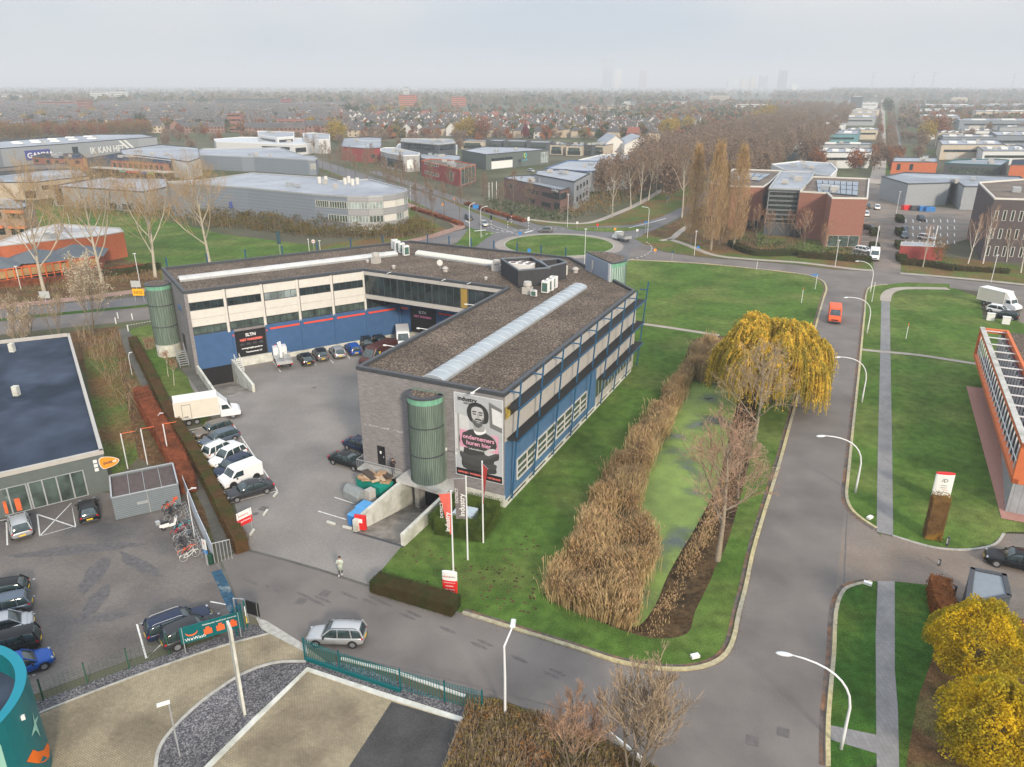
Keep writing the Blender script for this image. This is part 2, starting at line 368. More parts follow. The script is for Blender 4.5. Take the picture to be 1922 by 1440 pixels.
# pond
r = delaunay_2d_cdt([Vector(p) for p in bank_w+water_w], [(i, (i+1) % len(bank_w)) for i in range(len(bank_w))]+[(len(bank_w)+i, len(bank_w)+(i+1) % len(water_w)) for i in range(len(water_w))], [], 0, 1e-5)
vs = [Vector((p.x, p.y, .012 if any((p-q).length < 1e-3 for q in bank_w) else -.75)) for p in r[0]]
fs = [f for f in r[2] if inpoly(sum((r[0][i] for i in f), Vector((0, 0)))/3, bank_w) and not inpoly(sum((r[0][i] for i in f), Vector((0, 0)))/3, water_w)]
struct(MB().add(vs, fs).build('pond_bank', M_['bank']))
mw = mat('duckweed_water', (.155, .225, .045), var=.15, sc=.6, c2=(.055, .075, .06), f2=.32, bsc=.22, big=.12, rough=.3, spec=.5, fine=(5, .1))
n = mw.node_tree; P_ = n.nodes['Principled BSDF']
sep = n.nodes.new('ShaderNodeSeparateColor'); n.links.new(P_.inputs['Base Color'].links[0].from_socket, sep.inputs[0])
mr = n.nodes.new('ShaderNodeMapRange'); mr.inputs[1].default_value = .07; mr.inputs[2].default_value = .15; mr.inputs[3].default_value = .05; mr.inputs[4].default_value = .7
n.links.new(sep.outputs[1], mr.inputs[0]); n.links.new(mr.outputs[0], P_.inputs['Roughness'])
wl = [Vector(p)+(Vector(p)-sum((Vector(q) for q in water_w), Vector((0, 0)))/len(water_w)).normalized()*.4 for p in water_w]
struct(sheet('pond_water', wl, -.6, mw))

# kerb lines (site survey)
KL = [(868,1151),(940,1173),(1015,1197),(1080,1217),(1150,1240),(1200,1251),(1250,1257),(1300,1256),(1340,1245),(1365,1225),(1378,1195),(1386,1155),(1400,1100),(1415,1030),(1440,945),(1463,870),(1482,800),(1501,730),(1519,660),(1534,602),(1546,560),(1551,545),(1549,535),(1542,527),(1515,517),(1465,510),(1400,503),(1349,498),(1282,493),(1180,488)]
kl = spline(G(KL), 5)
KR1 = [(1554,1440),(1554,1363),(1559,1293),(1565,1227),(1569,1150),(1582,1112),(1602,1100),(1635,1093)]
KR2 = [(1645,993),(1615,973),(1597,955),(1589,932),(1592,893),(1602,793),(1612,700),(1619,627),(1623,587),(1626,552),(1635,539),(1665,535)]
kr1, kr2 = spline(G(KR1), 5), spline(G(KR2), 5)
bot = G([(1554,1440),(1552,1600),(1300,1600),(1260,1460),(1233,1440),(1140,1390),(1023,1343),(930,1310),(873,1302),(700,1245),(573,1213),(490,1165),(447,1145),(418,1078),(402,1060),(457,1030),(530,1049),(600,1068),(693,1100)])
struct(sheet('road', bot+kl+G([(1180,484),(1185,470),(1206,459),(1250,474),(1312,483),(1400,490),(1495,498),(1565,507),(1615,509),(1690,512),(1762,522),(1922,538),(2100,560),(2100,585),(1922,562),(1850,549),(1800,543),(1762,537),(1700,533)])+kr2[::-1]+G([(1650,1040)])+kr1[::-1], .02, M_['asphalt']))
Ct = g(1049, 460); RB = (g(948, 460)-g(1150, 460)).length/2
circ = lambda c, r, n=64: [Vector((c[0]+r*math.cos(2*math.pi*k/n), c[1]+r*math.sin(2*math.pi*k/n))) for k in range(n)]
struct(sheet('roundabout_road', circ(Ct, RB+10.5), .016, M_['asphalt2']))
struct(sheet('roundabout_apron', circ(Ct, RB+2.6), .03, M_['tanroad']))
struct(sheet('roundabout_lawn', circ(Ct, RB), .12, M_['grass'])); strip(k := MB(), circ(Ct, RB+.15)+[circ(Ct, RB+.15)[0]], .3, .0, .13); struct(k.build('roundabout_kerb', M_['kerbg']))
def roadline(name, px, wd, z, m, n=6): 
    o = flat(MB(), spline(G(px), n), wd, z).build(name, m); return struct(o)
roadline('north_road', [(960,442),(940,434),(898,417),(846,395),(804,376),(769,363),(672,332),(630,317),(597,307),(540,290),(470,272)], 11, .018, M_['asphalt2'])
roadline('north_road', [(1060,440),(1000,425),(960,412),(900,392),(872,380),(820,362),(770,345),(700,322)], 5, .014, M_['asphalt2'])
roadline('avenue_road', [(1150,455),(1187,436),(1229,417),(1279,392),(1340,362),(1400,325),(1470,283),(1530,242),(1570,210),(1600,185)], 8, .017, M_['asphalt2'])
roadline('cycle_lane', [(1000,428),(1090,424),(1160,425),(1215,418),(1260,400)], 4, .019, M_['asphalt2'])
roadline('west_road', [(-260,660),(-100,633),(0,616),(150,600),(297,586),(420,566),(560,534),(700,490),(800,462),(860,445),(930,432)], 8.5, .016, M_['asphalt'])
roadline('west_road', [(-260,628),(0,590),(150,575),(297,561),(430,540),(560,515),(660,488),(760,462),(830,446),(900,432),(960,432)], 6.5, .0165, M_['asphalt2'])
roadline('cycle_path', [(-260,615),(0,577),(150,560),(297,541),(420,520),(560,492),(700,466),(790,448),(840,434),(862,424),(820,404),(770,386),(730,368)], 3.2, .021, M_['cycle'])
roadline('footpath', [(1240,452),(1262,447),(1275,436),(1300,419)], 1.8, .03, M_['path'])
roadline('footpath', [(1256,449),(1290,460),(1340,479),(1410,487),(1500,493),(1600,505),(1640,508)], 1.8, .03, M_['path'])
roadline('footpath', [(1690,513),(1762,519),(1850,527),(1990,542)], 1.6, .035, M_['path'])
roadline('footpath', [(880,384),(940,402),(1000,413),(1060,419),(1108,418),(1150,404),(1200,382),(1245,355)], 2.2, .03, M_['path'])

# lawns
inner = [L(-2, 43), L(-3, 4), L(-4, 2)]
struct(sheet('main_lawn', G([(757,1022),(693,1096)])+kl+G([(1120,487),(1080,497)])+inner+[L(-5.3, -1)], .012, M_['grass'], [bank_w]))
roadline('footpath', [(1190,606),(1240,613),(1300,622),(1350,630)], 1.1, .03, M_['path'])
struct(sheet('verge_lawn', kr1+G([(1645,1093),(1645,1440),(1560,1445)]), .10, M_['grassd']))
struct(sheet('verge_lawn', G([(1653,1008),(1654,556),(1668,545),(1700,541),(1782,541),(1782,534),(1700,531)])+kr2[::-1], .10, M_['grass']))
struct(sheet('east_lawn', G([(1676,1006),(1749,1027),(1815,1031),(1860,1023),(1878,1008),(1890,1000),(2100,1000),(2100,600),(1845,600),(1840,560),(1790,541),(1700,541),(1670,548),(1670,560),(1671,660),(1674,827)]), .08, M_['grass']))
struct(sheet('leafy_bed', G([(1679,1093),(1745,1100),(1750,1120),(1922,1250),(2100,1400),(2100,1600),(1690,1600),(1687,1440),(1685,1337),(1679,1260)]), .08, M_['leaflit']))
struct(sheet('verge_lawn', G([(1679,1093),(1745,1100),(1752,1230),(1720,1320),(1700,1440),(1690,1500),(1687,1440),(1679,1260)]), .09, M_['grassd']))
struct(sheet('north_lawn', G([(1208,458),(1190,448),(1260,425),(1330,390),(1400,420),(1650,470),(1655,506),(1565,505),(1495,496),(1400,488),(1312,481),(1250,472)]), .02, M_['grassl']))
struct(sheet('north_lawn', G([(1684,475),(1760,480),(1922,500),(2100,510),(2100,556),(1922,535),(1762,520),(1700,512),(1690,508)]), .02, M_['grassl']))
struct(sheet('litter_ground', G([(1205,440),(1260,420),(1330,385),(1420,400),(1420,470),(1340,470),(1290,455)]), .024, M_['leaflit']))
struct(sheet('verge_lawn', G([(1130,425),(1060,426),(1010,420),(960,407),(1010,412),(1100,420),(1160,405),(1240,360),(1300,340),(1310,375),(1240,408),(1190,422)]), .02, M_['grassl']))
struct(sheet('verge_lawn', G([(1060,428),(1180,427),(1230,425),(1190,433),(1150,436),(1080,433)]), .025, M_['grass']))
struct(sheet('verge_lawn', G([(880,428),(930,437),(915,446),(890,465),(850,465),(868,445)]), .03, M_['grass']))
struct(sheet('verge_lawn', G([(768,392),(840,432),(820,440),(700,466),(640,470),(560,470),(640,455),(760,440)]), .011, M_['grassl']))
struct(sheet('verge_lawn', G([(600,320),(660,340),(770,380),(800,392),(868,420),(880,412),(800,380),(760,368),(660,334),(610,316)]), .012, M_['grassl']))
struct(sheet('verge_lawn', G([(840,390),(930,424),(985,424),(1000,418),(930,402),(860,380),(800,365)]), .012, M_['grassl']))
struct(sheet('west_field', G([(-100,400),(100,385),(250,400),(420,440),(600,462),(760,462),(700,480),(560,498),(420,526),(297,545),(150,560),(0,577),(-300,620)]), .010, M_['grass']))
struct(sheet('shrub_soil', G([(-300,560),(0,520),(110,500),(200,480),(290,500),(310,535),(150,556),(0,574),(-300,610)]), .014, M_['leaflit']))
struct(sheet('verge_lawn', G([(-260,640),(0,603),(150,588),(297,573),(297,566),(150,581),(0,597),(-260,632)]), .013, M_['grassd']))
struct(sheet('west_verge', G([(-260,690),(0,640),(140,622),(225,612),(238,640),(330,790),(440,1000),(400,1030),(330,900),(260,860),(120,640),(-200,690)]), .009, M_['leaflit']))
struct(sheet('west_verge', G([(155,655),(215,640),(225,700),(260,860),(215,900),(190,840),(165,720)]), .013, M_['grassl']))
struct(sheet('west_lawn', G([(240,620),(300,606),(330,690),(366,720),(400,752),(385,800),(345,775),(300,720),(262,660)]), .014, M_['grass']))
# yards
struct(sheet('yard', [L(-16.3, 2), L(-16.3, 34), Iw+Vector((2, 4)), Hw+Vector((0, 8)), Gw-nGH*1.0+dGH*6, Gw-nGH*1+dGH*.3]+G([(352,705),(358,725),(400,790),(430,900),(460,1030)])+G([(530,1049),(600,1068),(693,1098)])+[g(757, 1022), L(-5, -9.6), L(-5, 2)], .022, M_['pav'], [RAMP1, RAMP2]))
struct(sheet('dark_path', G([(222,618),(240,616),(262,655),(300,720),(350,790),(398,900),(430,1000),(456,1030),(410,1048),(385,960),(345,880),(300,790),(258,710),(236,660)]), .018, M_['dpath']))
struct(sheet('dark_path', G([(340,690),(368,690),(402,748),(390,760)]), .03, M_['dpath']))
struct(sheet('parking_lot', G([(-300,1040),(0,968),(140,925),(205,925),(330,890),(350,900),(395,1050),(404,1060),(420,1080),(450,1146),(440,1172),(320,1212),(75,1300),(-100,1370),(-400,1500)]), .024, M_['pavd']))
struct(sheet('driveway', G([(1589,932),(1597,955),(1615,973),(1645,993),(1676,1006),(1749,1027),(1815,1031),(1865,1022),(1884,1002),(2100,1010),(2100,1330),(1922,1200),(1745,1100),(1679,1093),(1635,1093),(1602,1100),(1582,1110),(1569,1148),(1565,1150),(1580,1000)]), .026, M_['pavr']))
struct(sheet('truck_bay', G([(1838,546),(1922,560),(2100,580),(2100,640),(1930,612),(1850,580)]), .09, M_['pavr']))
for k, px in enumerate([[(1600,345),(1646,345),(1694,372),(1694,440),(1690,512),(1640,510),(1638,480),(1598,480)], [(1692,384),(1870,398),(1830,445),(1770,462),(1694,462)]]): struct(sheet('east_driveway', G(px), .030+.004*k, M_['pavr']))
bay = MB()
for y in (412, 425, 438, 452):
    for k in range(8): flat(bay, [g(1700+k*13, y), g(1701+k*13, y+6)], .25, .04)
for k in range(9): flat(bay, [g(1606+k*.6, 400+k*9), g(1630+k*.4, 400+k*9)], .2, .04)
struct(bay.build('bay_markings', M_['line']))
# footpaths on the right
struct(sheet('footpath', G([(1645,1000),(1647,860),(1652,660),(1654,562),(1670,562),(1671,660),(1674,827),(1676,1008)]), .115, M_['slab']))
roadline('footpath', [(1662,566),(1663,557),(1669,549),(1682,544),(1700,542),(1740,542),(1780,543)], 1.9, .117, M_['path'])
struct(sheet('footpath', G([(1645,1440),(1644,1377),(1643,1193),(1647,1093),(1679,1093),(1679,1260),(1685,1337),(1687,1440),(1688,1600),(1645,1600)]), .115, M_['slab']))
struct(sheet('footpath', G([(1555,1363),(1645,1382),(1645,1417),(1555,1390)]), .112, M_['slab']))
roadline('footpath', [(1615,657),(1650,661),(1725,668),(1830,684),(1950,700)], 1.0, .118, M_['path'])
# kerbs
struct(strip(MB(), kl, .32, 0, .14).build('kerb', M_['kerb']))
struct(strip(strip(MB(), kr1, .28, 0, .14), kr2, .28, 0, .14).build('kerb', M_['kerb']))
struct(strip(MB(), spline(G([(1676,1007),(1749,1028),(1815,1033),(1865,1024),(1884,1003)]), 5), .22, 0, .12).build('kerb', M_['kerbg']))
gut = MB(); o1 = ribbon(kl, .38)[0]; flat(gut, o1, .3, .029); flat(gut, ribbon(kr1, .36)[0], .3, .0295); flat(gut, ribbon(kr2, .36)[0], .3, .0298)
struct(gut.build('gutter', mat('gutter_pavers', (.105, .085, .075), var=.4, sc=2, c2=(.17, .09, .05), f2=.5, bsc=.5)))
sm = MB(); flat(sm, spline(G([(1572,1440),(1580,1200),(1588,1000),(1592,940)]), 5), .12, .0285); flat(sm, spline(G([(620,1225),(900,1290),(1100,1345),(1250,1390)]), 5), .07, .0285); flat(sm, G([(1560,1148),(1600,1098)]), .1, .031)
struct(sm.build('road_seam', MATS['oil_stain'] if 'oil_stain' in MATS else mat('oil_stain', (.115, .105, .102), var=.2, sc=3)))
# car wash ground
cwb = spline(G([(575,1243),(520,1245),(465,1262),(410,1295),(365,1330),(320,1375),(298,1410),(292,1450)]), 5)
struct(sheet('wash_pavement', G([(-300,1500),(-60,1370),(77,1335),(240,1270),(400,1216),(505,1188),(575,1215),(640,1262),(720,1300),(870,1352),(830,1440),(760,1620),(-400,1700)]), .03, M_['beige']))
struct(sheet('gravel_strip', G([(-100,1390),(70,1318),(240,1255),(400,1200),(470,1172),(495,1178),(505,1190),(400,1218),(240,1274),(77,1338),(-60,1400)]), .045, M_['grav']))
struct(sheet('gravel_island', cwb+G([(285,1545),(302,1540),(392,1440),(480,1352),(577,1258)]), .06, M_['grav']))
struct(sheet('gravel_strip', G([(575,1243),(640,1245),(700,1262),(872,1330),(868,1352),(720,1306),(577,1258)]), .055, M_['grav']))
struct(strip(strip(MB(), G([(868,1353),(720,1306),(577,1258),(480,1352),(392,1440),(300,1540)]), .38, .0, .12), G([(640,1237),(740,1262),(873,1308)]), .25, 0, .1).build('kerb', M_['conc2']))
struct(strip(strip(MB(), cwb, .22, .0, .11), spline(G([(-60,1402),(77,1339),(240,1275),(400,1219),(505,1190)]), 4), .15, 0, .1).build('kerb', M_['kerbg']))
struct(sheet('dark_parking', G([(735,1318),(862,1356),(830,1440),(760,1600),(560,1600),(655,1440)]), .036, M_['darkasph']))
struct(sheet('scrub_soil', G([(875,1310),(930,1312),(1023,1345),(1140,1392),(1233,1442),(1300,1640),(700,1700),(835,1440),(868,1360)]), .04, M_['leaflit']))
struct(sheet('paver_apron', G([(480,1160),(500,1166),(575,1213),(578,1228),(540,1208),(505,1190),(490,1180)]), .05, M_['kerbg']))
# painted markings
mk = MB()
for pts, wd in [([(1180,428),(1225,417),(1250,410)], .35), ([(965,437),(930,425),(905,415)], .15)]: flat(mk, spline(G(pts), 4), wd, .034)
for k in range(14):
    a = R(150-k*5); p = Ct+Vector((math.cos(a), math.sin(a)))*(RB+9.6); q = Ct+Vector((math.cos(a-.035), math.sin(a-.035)))*(RB+9.6); flat(mk, [p, q], .25, .034)
for k in range(16):
    a = R(10-k*5); p = Ct+Vector((math.cos(a), math.sin(a)))*(RB+9.6); q = Ct+Vector((math.cos(a-.035), math.sin(a-.035)))*(RB+9.6); flat(mk, [p, q], .25, .034)
for x0 in range(8): flat(mk, [g(905+x0*9, 424+x0*2.2), g(909+x0*9, 425+x0*2.2)], .3, .034)
for k in range(9): flat(mk, [g(900+k*11, 440-k*1.0), g(905+k*11, 439.5-k*1.0)], .25, .035)
for a, b in [((890,434),(912,432)),((985,437),(1000,433))]: flat(mk, [g(*a), g(*b)], .8, .034)
for k in range(12): flat(mk, [g(240+k*5, 611-k*.9), g(243+k*5, 610.6-k*.9)], .25, .034)
struct(mk.build('road_markings', M_['line']))
pm = MB()
def pl_(pts, wd=.12, z=.04): flat(pm, [g(*p) for p in pts], wd, z)
for a, b in [((355,808),(435,790)),((360,830),(444,806)),((372,852),(462,832)),((380,876),(474,852)),((395,905),(486,876)),((408,925),(496,903)),((428,946),(521,922)),((434,792),(521,922)),
             ((628,934),(668,947)),((597,960),(650,976)),((508,672),(527,699)),((590,683),(594,686)),((620,676),(626,682)),((652,668),(657,674)),((640,866),(680,878))]: pl_([a, b])
struct(pm.build('bay_markings', M_['line']))
pm = MB()
for pts in [[(70,966),(75,1007),(142,988),(134,945),(75,1007)],[(70,966),(142,990)],[(12,975),(14,1024)],[(0,978),(16,975)],[(395,1130),(438,1138)],[(273,1170),(257,1172),(275,1237),(305,1208)]]: pl_(pts, .13)
for y0 in (1095, 1127, 1160, 1197, 1234, 1275):
    for k in range(4): pl_([(34+k*9, y0-k*2.2), (39+k*9, y0-1.2-k*2.2)], .11)
for k in range(3): pl_([(276+k*9, 1203-k*3), (281+k*9, 1201-k*3)], .12)
struct(pm.build('parking_markings', M_['line']))
bl = MB(); flat(bl, G([(406,1072),(417,1095),(428,1120),(442,1150)]), .8, .045)
struct(bl.build('blue_ground_sign', mat('blue_floor_print', (.02, .07, .12), var=.4, sc=3, c2=(.16, .2, .21), f2=.2, bsc=1.2)))
dr = MB(); flat(dr, G([(412,1050),(430,1095),(446,1140)]), .25, .04); flat(dr, G([(457,1031),(530,1050),(600,1070),(690,1100)]), .25, .045)
struct(dr.build('drain_channel', M_['dpath']))
# damp stains on the parking lot and tyre stains on the road: marks with shapes of their own
st = MB()
for c, a, b, rz in [((150,1032),5.2,.8,.2),((178,1078),.8,2.6,.1),((181,1128),.7,2.0,.1),((190,1160),2.1,.5,.2),((262,1060),3.0,.6,-.6), ]:
    p = g(*c); E_ = []
    for i in range(36):
        t = i*math.pi/18; r_ = 1+.35*noise.noise(Vector((math.cos(t)*2, math.sin(t)*2, c[0]))); x, y = a*math.cos(t)*r_, b*math.sin(t)*r_; E_.append((p.x+x*math.cos(rz)-y*math.sin(rz), p.y+x*math.sin(rz)+y*math.cos(rz), .031))
    st.poly(E_)
struct(st.build('damp_stain', mat('damp_pavers', (.095, .088, .088), var=.25, sc=3, rough=.6)))
st = MB()
for k, (x, y) in enumerate([(470,1092),(520,1104),(570,1118),(600,1128),(655,1118),(700,1128),(720,1132),(770,1155),(840,1183),(905,1210),(975,1238),(1040,1265)]):
    for dx in ((-6, 6) if k % 2 else (0,)): 
        a, b = g(x+dx-16, y-7-dx*.4), g(x+dx+16, y+7-dx*.4); mdl = (a+b)/2; d = (b-a)*.5; nn = Vector((-d.y, d.x)).normalized()*.16
        st.poly([(mdl.x+d.x*math.cos(t)+nn.x*math.sin(t), mdl.y+d.y*math.cos(t)+nn.y*math.sin(t), .024+.0008*k+.0004*(dx > 0)) for t in [i*math.pi/8 for i in range(16)]])
struct(st.build('tyre_stain', mat('oil_stain', (.115, .105, .102), var=.2, sc=3)))
mc = MB()
for x, y in [(565,1129),(610,1114),(1412,1391),(1470,1375),(495,955)]: p = g(x, y); mc.box((p.x, p.y, .03), (.75, .75, .012), R(-20))
for x, y in [(480,965),(590,728),(140,1003)]: p = g(x, y); mc.cyl((p.x, p.y), .28, .024, .034, 14)
struct(mc.build('manhole_covers', MATS['oil_stain']))
# ================================================================ MAIN BUILDING
HB = 11.8
bld = thing('office_building', 'large brick, cream and blue office with gravel roofs wrapped round the parking yard', 'building', L(-8, 20, 0))
poly = [Bw, Cw, Dw, Ew, Fw, Gw, Hw, Iw, Aw]
wm = MB()
GV = Gw+dGH*31.6                      # foot of the recessed ground floor
for i, (a, b) in enumerate(zip(poly, poly[1:]+poly[:1])):
    z0 = 7.45 if i == 6 else (-2.6 if i in (5, 8) else 0)
    wm.add([v3(a, z0), v3(b, z0), v3(b, HB), v3(a, HB)], [(0, 1, 2, 3)])
# underside of the glass box, recessed ground floor behind it
rec = [Hw, GV, GV+(Iw-Hw)*1.0, Iw]
wm.poly([v3(p, 7.45) for p in rec][::-1]); wall = wm.build('wall', M_['brick'], bld)
rw = MB(); rw.wbox(Hw-dGH*.01, GV, 0, (GV-Hw).length, -.02, 7.45, -.4, 0); rw.wbox(GV, GV+(Iw-Hw), 0, 26, -.02, 7.4, -.4, 0.0); rw.build('recessed_wall', M_['blue'], bld)
# roof with gravel and rim
ins = []
n = len(poly)
def inset(poly, d):
    out = []
    for i in range(len(poly)):
        a, b, c = poly[i-1], poly[i], poly[(i+1) % len(poly)]
        e1, e2 = (b-a).normalized(), (c-b).normalized(); n1, n2 = Vector((-e1.y, e1.x)), Vector((-e2.y, e2.x))
        k = (n1+n2); k = k/(1+n1.dot(n2)); out.append(b+k*d)
    return out
roof = sheet('roof', inset(poly, .35), HB-.28, M_['roofg'], parent=bld)
rim = MB(); o_, i_ = inset(poly, -.06), inset(poly, .38)
for k in range(n): rim.add([v3(o_[k], HB-.3), v3(o_[(k+1) % n], HB-.3), v3(o_[(k+1) % n], HB+.08), v3(o_[k], HB+.08), v3(i_[k], HB+.08), v3(i_[(k+1) % n], HB+.08), v3(i_[k], HB-.3), v3(i_[(k+1) % n], HB-.3)], [(0, 1, 2, 3), (3, 2, 5, 4), (4, 5, 7, 6)])
rim.build('roof_rim', M_['dark'], bld)
def strip_window(p0, p1, u0, u1, z0, z1, panes, parent, frame=None, glass=None, name='window', t=.06, mull=.06):
    f = MB(); e = .07
    f.wbox(p0, p1, u0, u1, z1-e, z1, -.05, t); f.wbox(p0, p1, u0, u1, z0, z0+e, -.05, t)
    for k in range(panes+1):
        c = u0+(u1-u0)*k/panes; c = min(max(c, u0+mull/2), u1-mull/2); f.wbox(p0, p1, c-mull/2, c+mull/2, z0+e, z1-e, -.05, t)
    fo = f.build(name, frame or M_['dark'], parent)
    q = MB().wbox(p0, p1, u0+.02, u1-.02, z0+.02, z1-.02, -.04, .025); q.build('pane', glass or M_['glass'], fo)
    return fo
def onwall(name, p0, p1, u0, u1, z0, z1, t0, t1, mt, parent): return MB().wbox(p0, p1, u0, u1, z0, z1, t0, t1).build(name, mt, parent)
# --- yard side of the left wing (G->H), five bays
BW = (Hw-Gw).length/5
for k in range(5):
    u0, u1 = k*BW+.32, (k+1)*BW-.03
    if k == 0: u0 = .45
    for j, (z0, z1) in enumerate([(10.2, 11.5), (9.0-1.15, 9.0), (6.75, 7.82)]): onwall('cream_panel', Gw, Hw, u0, u1, z0, z1, -.05, .12, M_['panel'], bld)
    strip_window(Gw, Hw, u0, u1, 9.03, 10.18, 5, bld, glass=M_['glassl'] if k == 2 else M_['glass'])
    strip_window(Gw, Hw, u0, u1, 5.55, 6.72, 5, bld, frame=M_['black'], glass=M_['teal'] if False else M_['glassg'])
    onwall('bay_post', Gw, Hw, (k+1)*BW-.16, (k+1)*BW+.16, 5.3, 11.5, -.05, .22, M_['panel'], bld)
onwall('corner_pier', Gw, Hw, -.02, .44, .0, 11.5, -.2, .24, M_['brick'], bld)
onwall('cream_panel', Gw, Hw, .0, 25.7, 11.44, 11.52, -.05, .16, M_['dark'], bld)
lbl = M_['blue']
onwall('blue_panel', Gw, Hw, .45, 5.55, .55, 5.5, -.05, .16, lbl, bld)
for k in range(2, 6):
    onwall('blue_panel', Gw, Hw, k*BW+.12 if k > 2 else 10.5, min((k+1)*BW-.04, 31.4), .75, 5.5, -.05, .16 if k < 5 else .1, lbl, bld)
    onwall('blue_pilaster', Gw, Hw, (k+1)*BW-.08 if k < 5 else 31.2, (k+1)*BW+.1 if k < 5 else 31.4, .75, 5.52, -.05, .26, lbl, bld)
    onwall('red_stripe', Gw, Hw, k*BW+.42 if k > 2 else 10.85, min((k+1)*BW-.2, 31.0), 4.72, 4.98, 0, .2, M_['red'], bld)
for u in (5.62, 10.3): onwall('red_stripe', Gw, Hw, u-.1, u+.1, 4.6, 4.85, 0, .32, M_['red'], bld)
onwall('plinth', Gw, Hw, 5.5, 31.4, -.02, .73, -.05, .2, M_['conc2'], bld)
onwall('dock_step', Gw, Hw, 5.5, 10.6, 0.0, 1.3, .2, .5, M_['conc2'], bld)
for u in (5.6, 10.32): onwall('blue_pilaster', Gw, Hw, u-.14, u+.18, .75, 5.5, -.05, .3, lbl, bld)
sg = onwall('dock_sign', Gw, Hw, 5.85, 10.1, 1.35, 5.15, 0, .2, M_['black'], bld)
def wtext(s, p0, d, u, z, size, mt, parent, tt=.22, **k):
    nn = Vector((d.y, -d.x)); q = p0+d*u+nn*tt
    return text('lettering', s, (q.x, q.y, z), (d.x, d.y, 0), size, mt, parent, **k)
MW, MR = mat('white_lettering', (.8, .8, .8), var=0), mat('salmon_lettering', (.75, .16, .13), var=0)
wtext('SLTN', Gw, dGH, 8.0, 4.3, .62, MW, sg, align='CENTER', bold=.015)
wtext('NIET PARKEREN', Gw, dGH, 8.0, 3.65, .44, MR, sg, align='CENTER', bold=.02)
wtext('ontvangst/afgifte goederen', Gw, dGH, 8.0, 2.45, .28, MW, sg, align='CENTER', bold=.008)
wtext('Transistorstraat 167', Gw, dGH, 8.2, 1.85, .28, MW, sg, align='CENTER', bold=.008)
for k in range(4): MB().wbox(Gw, Hw, 6.35+k*.9, 6.95+k*.9, 3.02, 3.22, .2, .215).wbox(Gw, Hw, 6.5+k*.9, 6.85+k*.9, 3.2, 3.34, .2, .213).build('car_symbol', mat('grey_print', (.06, .06, .065), var=0), sg)
# --- glass box (H->I)
dHI = (Iw-Hw).normalized(); LHI = (Iw-Hw).length
onwall('fascia', Hw, Iw, .05, LHI, 10.98, 11.5, -.05, .12, M_['panelg'], bld); onwall('fascia', Hw, Iw, .05, LHI, 7.3, 7.95, -.05, .15, M_['panelg'], bld)
onwall('pier', Hw, Iw, -.02, .22, 7.95, 10.98, -.05, .12, M_['panel'], bld)
for k in range(4): strip_window(Hw, Iw, .25+k*6.1, .25+(k+1)*6.1-.05, 7.97, 10.95, 5, bld, name='window', mull=.09)
onwall('interior_partition', Hw, Iw, 17.2, 18.6, 8.05, 10.9, -.03, .035, mat('ochre_panel', (.33, .22, .05), var=.1), bld)
dR = dHI
sg2 = onwall('dock_sign', GV, GV+(Iw-Hw), 1.9, 6.6, 1.2, 5.3, 0, .12, M_['black'], bld)
wtext('SLTN', GV, dR, 4.2, 4.4, .6, MW, sg2, tt=.14, align='CENTER', bold=.015); wtext('NIET PARKEREN', GV, dR, 4.2, 3.75, .45, mat('pink_lettering', (.6, .2, .35), var=0), sg2, tt=.14, align='CENTER', bold=.02)
onwall('red_stripe', GV, GV+(Iw-Hw), .1, 1.4, 4.72, 4.98, 0, .1, M_['red'], bld); onwall('red_stripe', GV, GV+(Iw-Hw), 7.1, 12, 4.72, 4.98, 0, .1, M_['red'], bld); onwall('red_stripe', GV, GV+(Iw-Hw), 12.4, 18, 4.72, 4.98, 0, .1, M_['red'], bld)
onwall('loading_dock', GV, GV+(Iw-Hw), 2.0, 7.4, 0, 1.15, 0, .8, M_['conc2'], bld)
strip_window(Hw, GV, .2, 5.2, 5.55, 6.9, 5, bld); onwall('plinth', GV, GV+(Iw-Hw), 7.4, 24, 0, .73, 0, .15, M_['conc2'], bld)
# --- far side EF/DE: blue steel posts above the roof edge
for a, b, ks in ((Fw, Ew, 7), (Ew, Dw, 7)):
    for k in range(ks):
        p = b+(a-b)*((k+.25)/ks) if a is Ew else a+(b-a)*((k+.15)/ks)
        d = (b-a).normalized(); nn = Vector((d.y, -d.x)) if a is Fw else Vector((d.y, -d.x))
        q = p-nn*(-.5) if False else p+nn*(-1)*(-.45)*(-1)
        q = p - nn*.55 if inpoly(p+nn*.55, poly) else p+nn*.55
        MB().box((q.x, q.y, 6.6), (.16, .16, 13.2), AU).build('steel_post', M_['bpost'], bld)
# --- left gable (F->G): grey wall with letters and door
onwall('wall_letters', Fw, Gw, 11.5, 13.0, 8.3, 8.9, 0, .06, M_['blue2'], bld)
text('lettering', 'SLTN', (*(Fw+(Gw-Fw)*.62+Vector((-.06, -.03))), 8.0), (*(Gw-Fw), 0), 1.1, M_['blue2'], bld)
dFG = (Gw-Fw).normalized(); nFG = Vector((dFG.y, -dFG.x)); LFG = (Gw-Fw).length
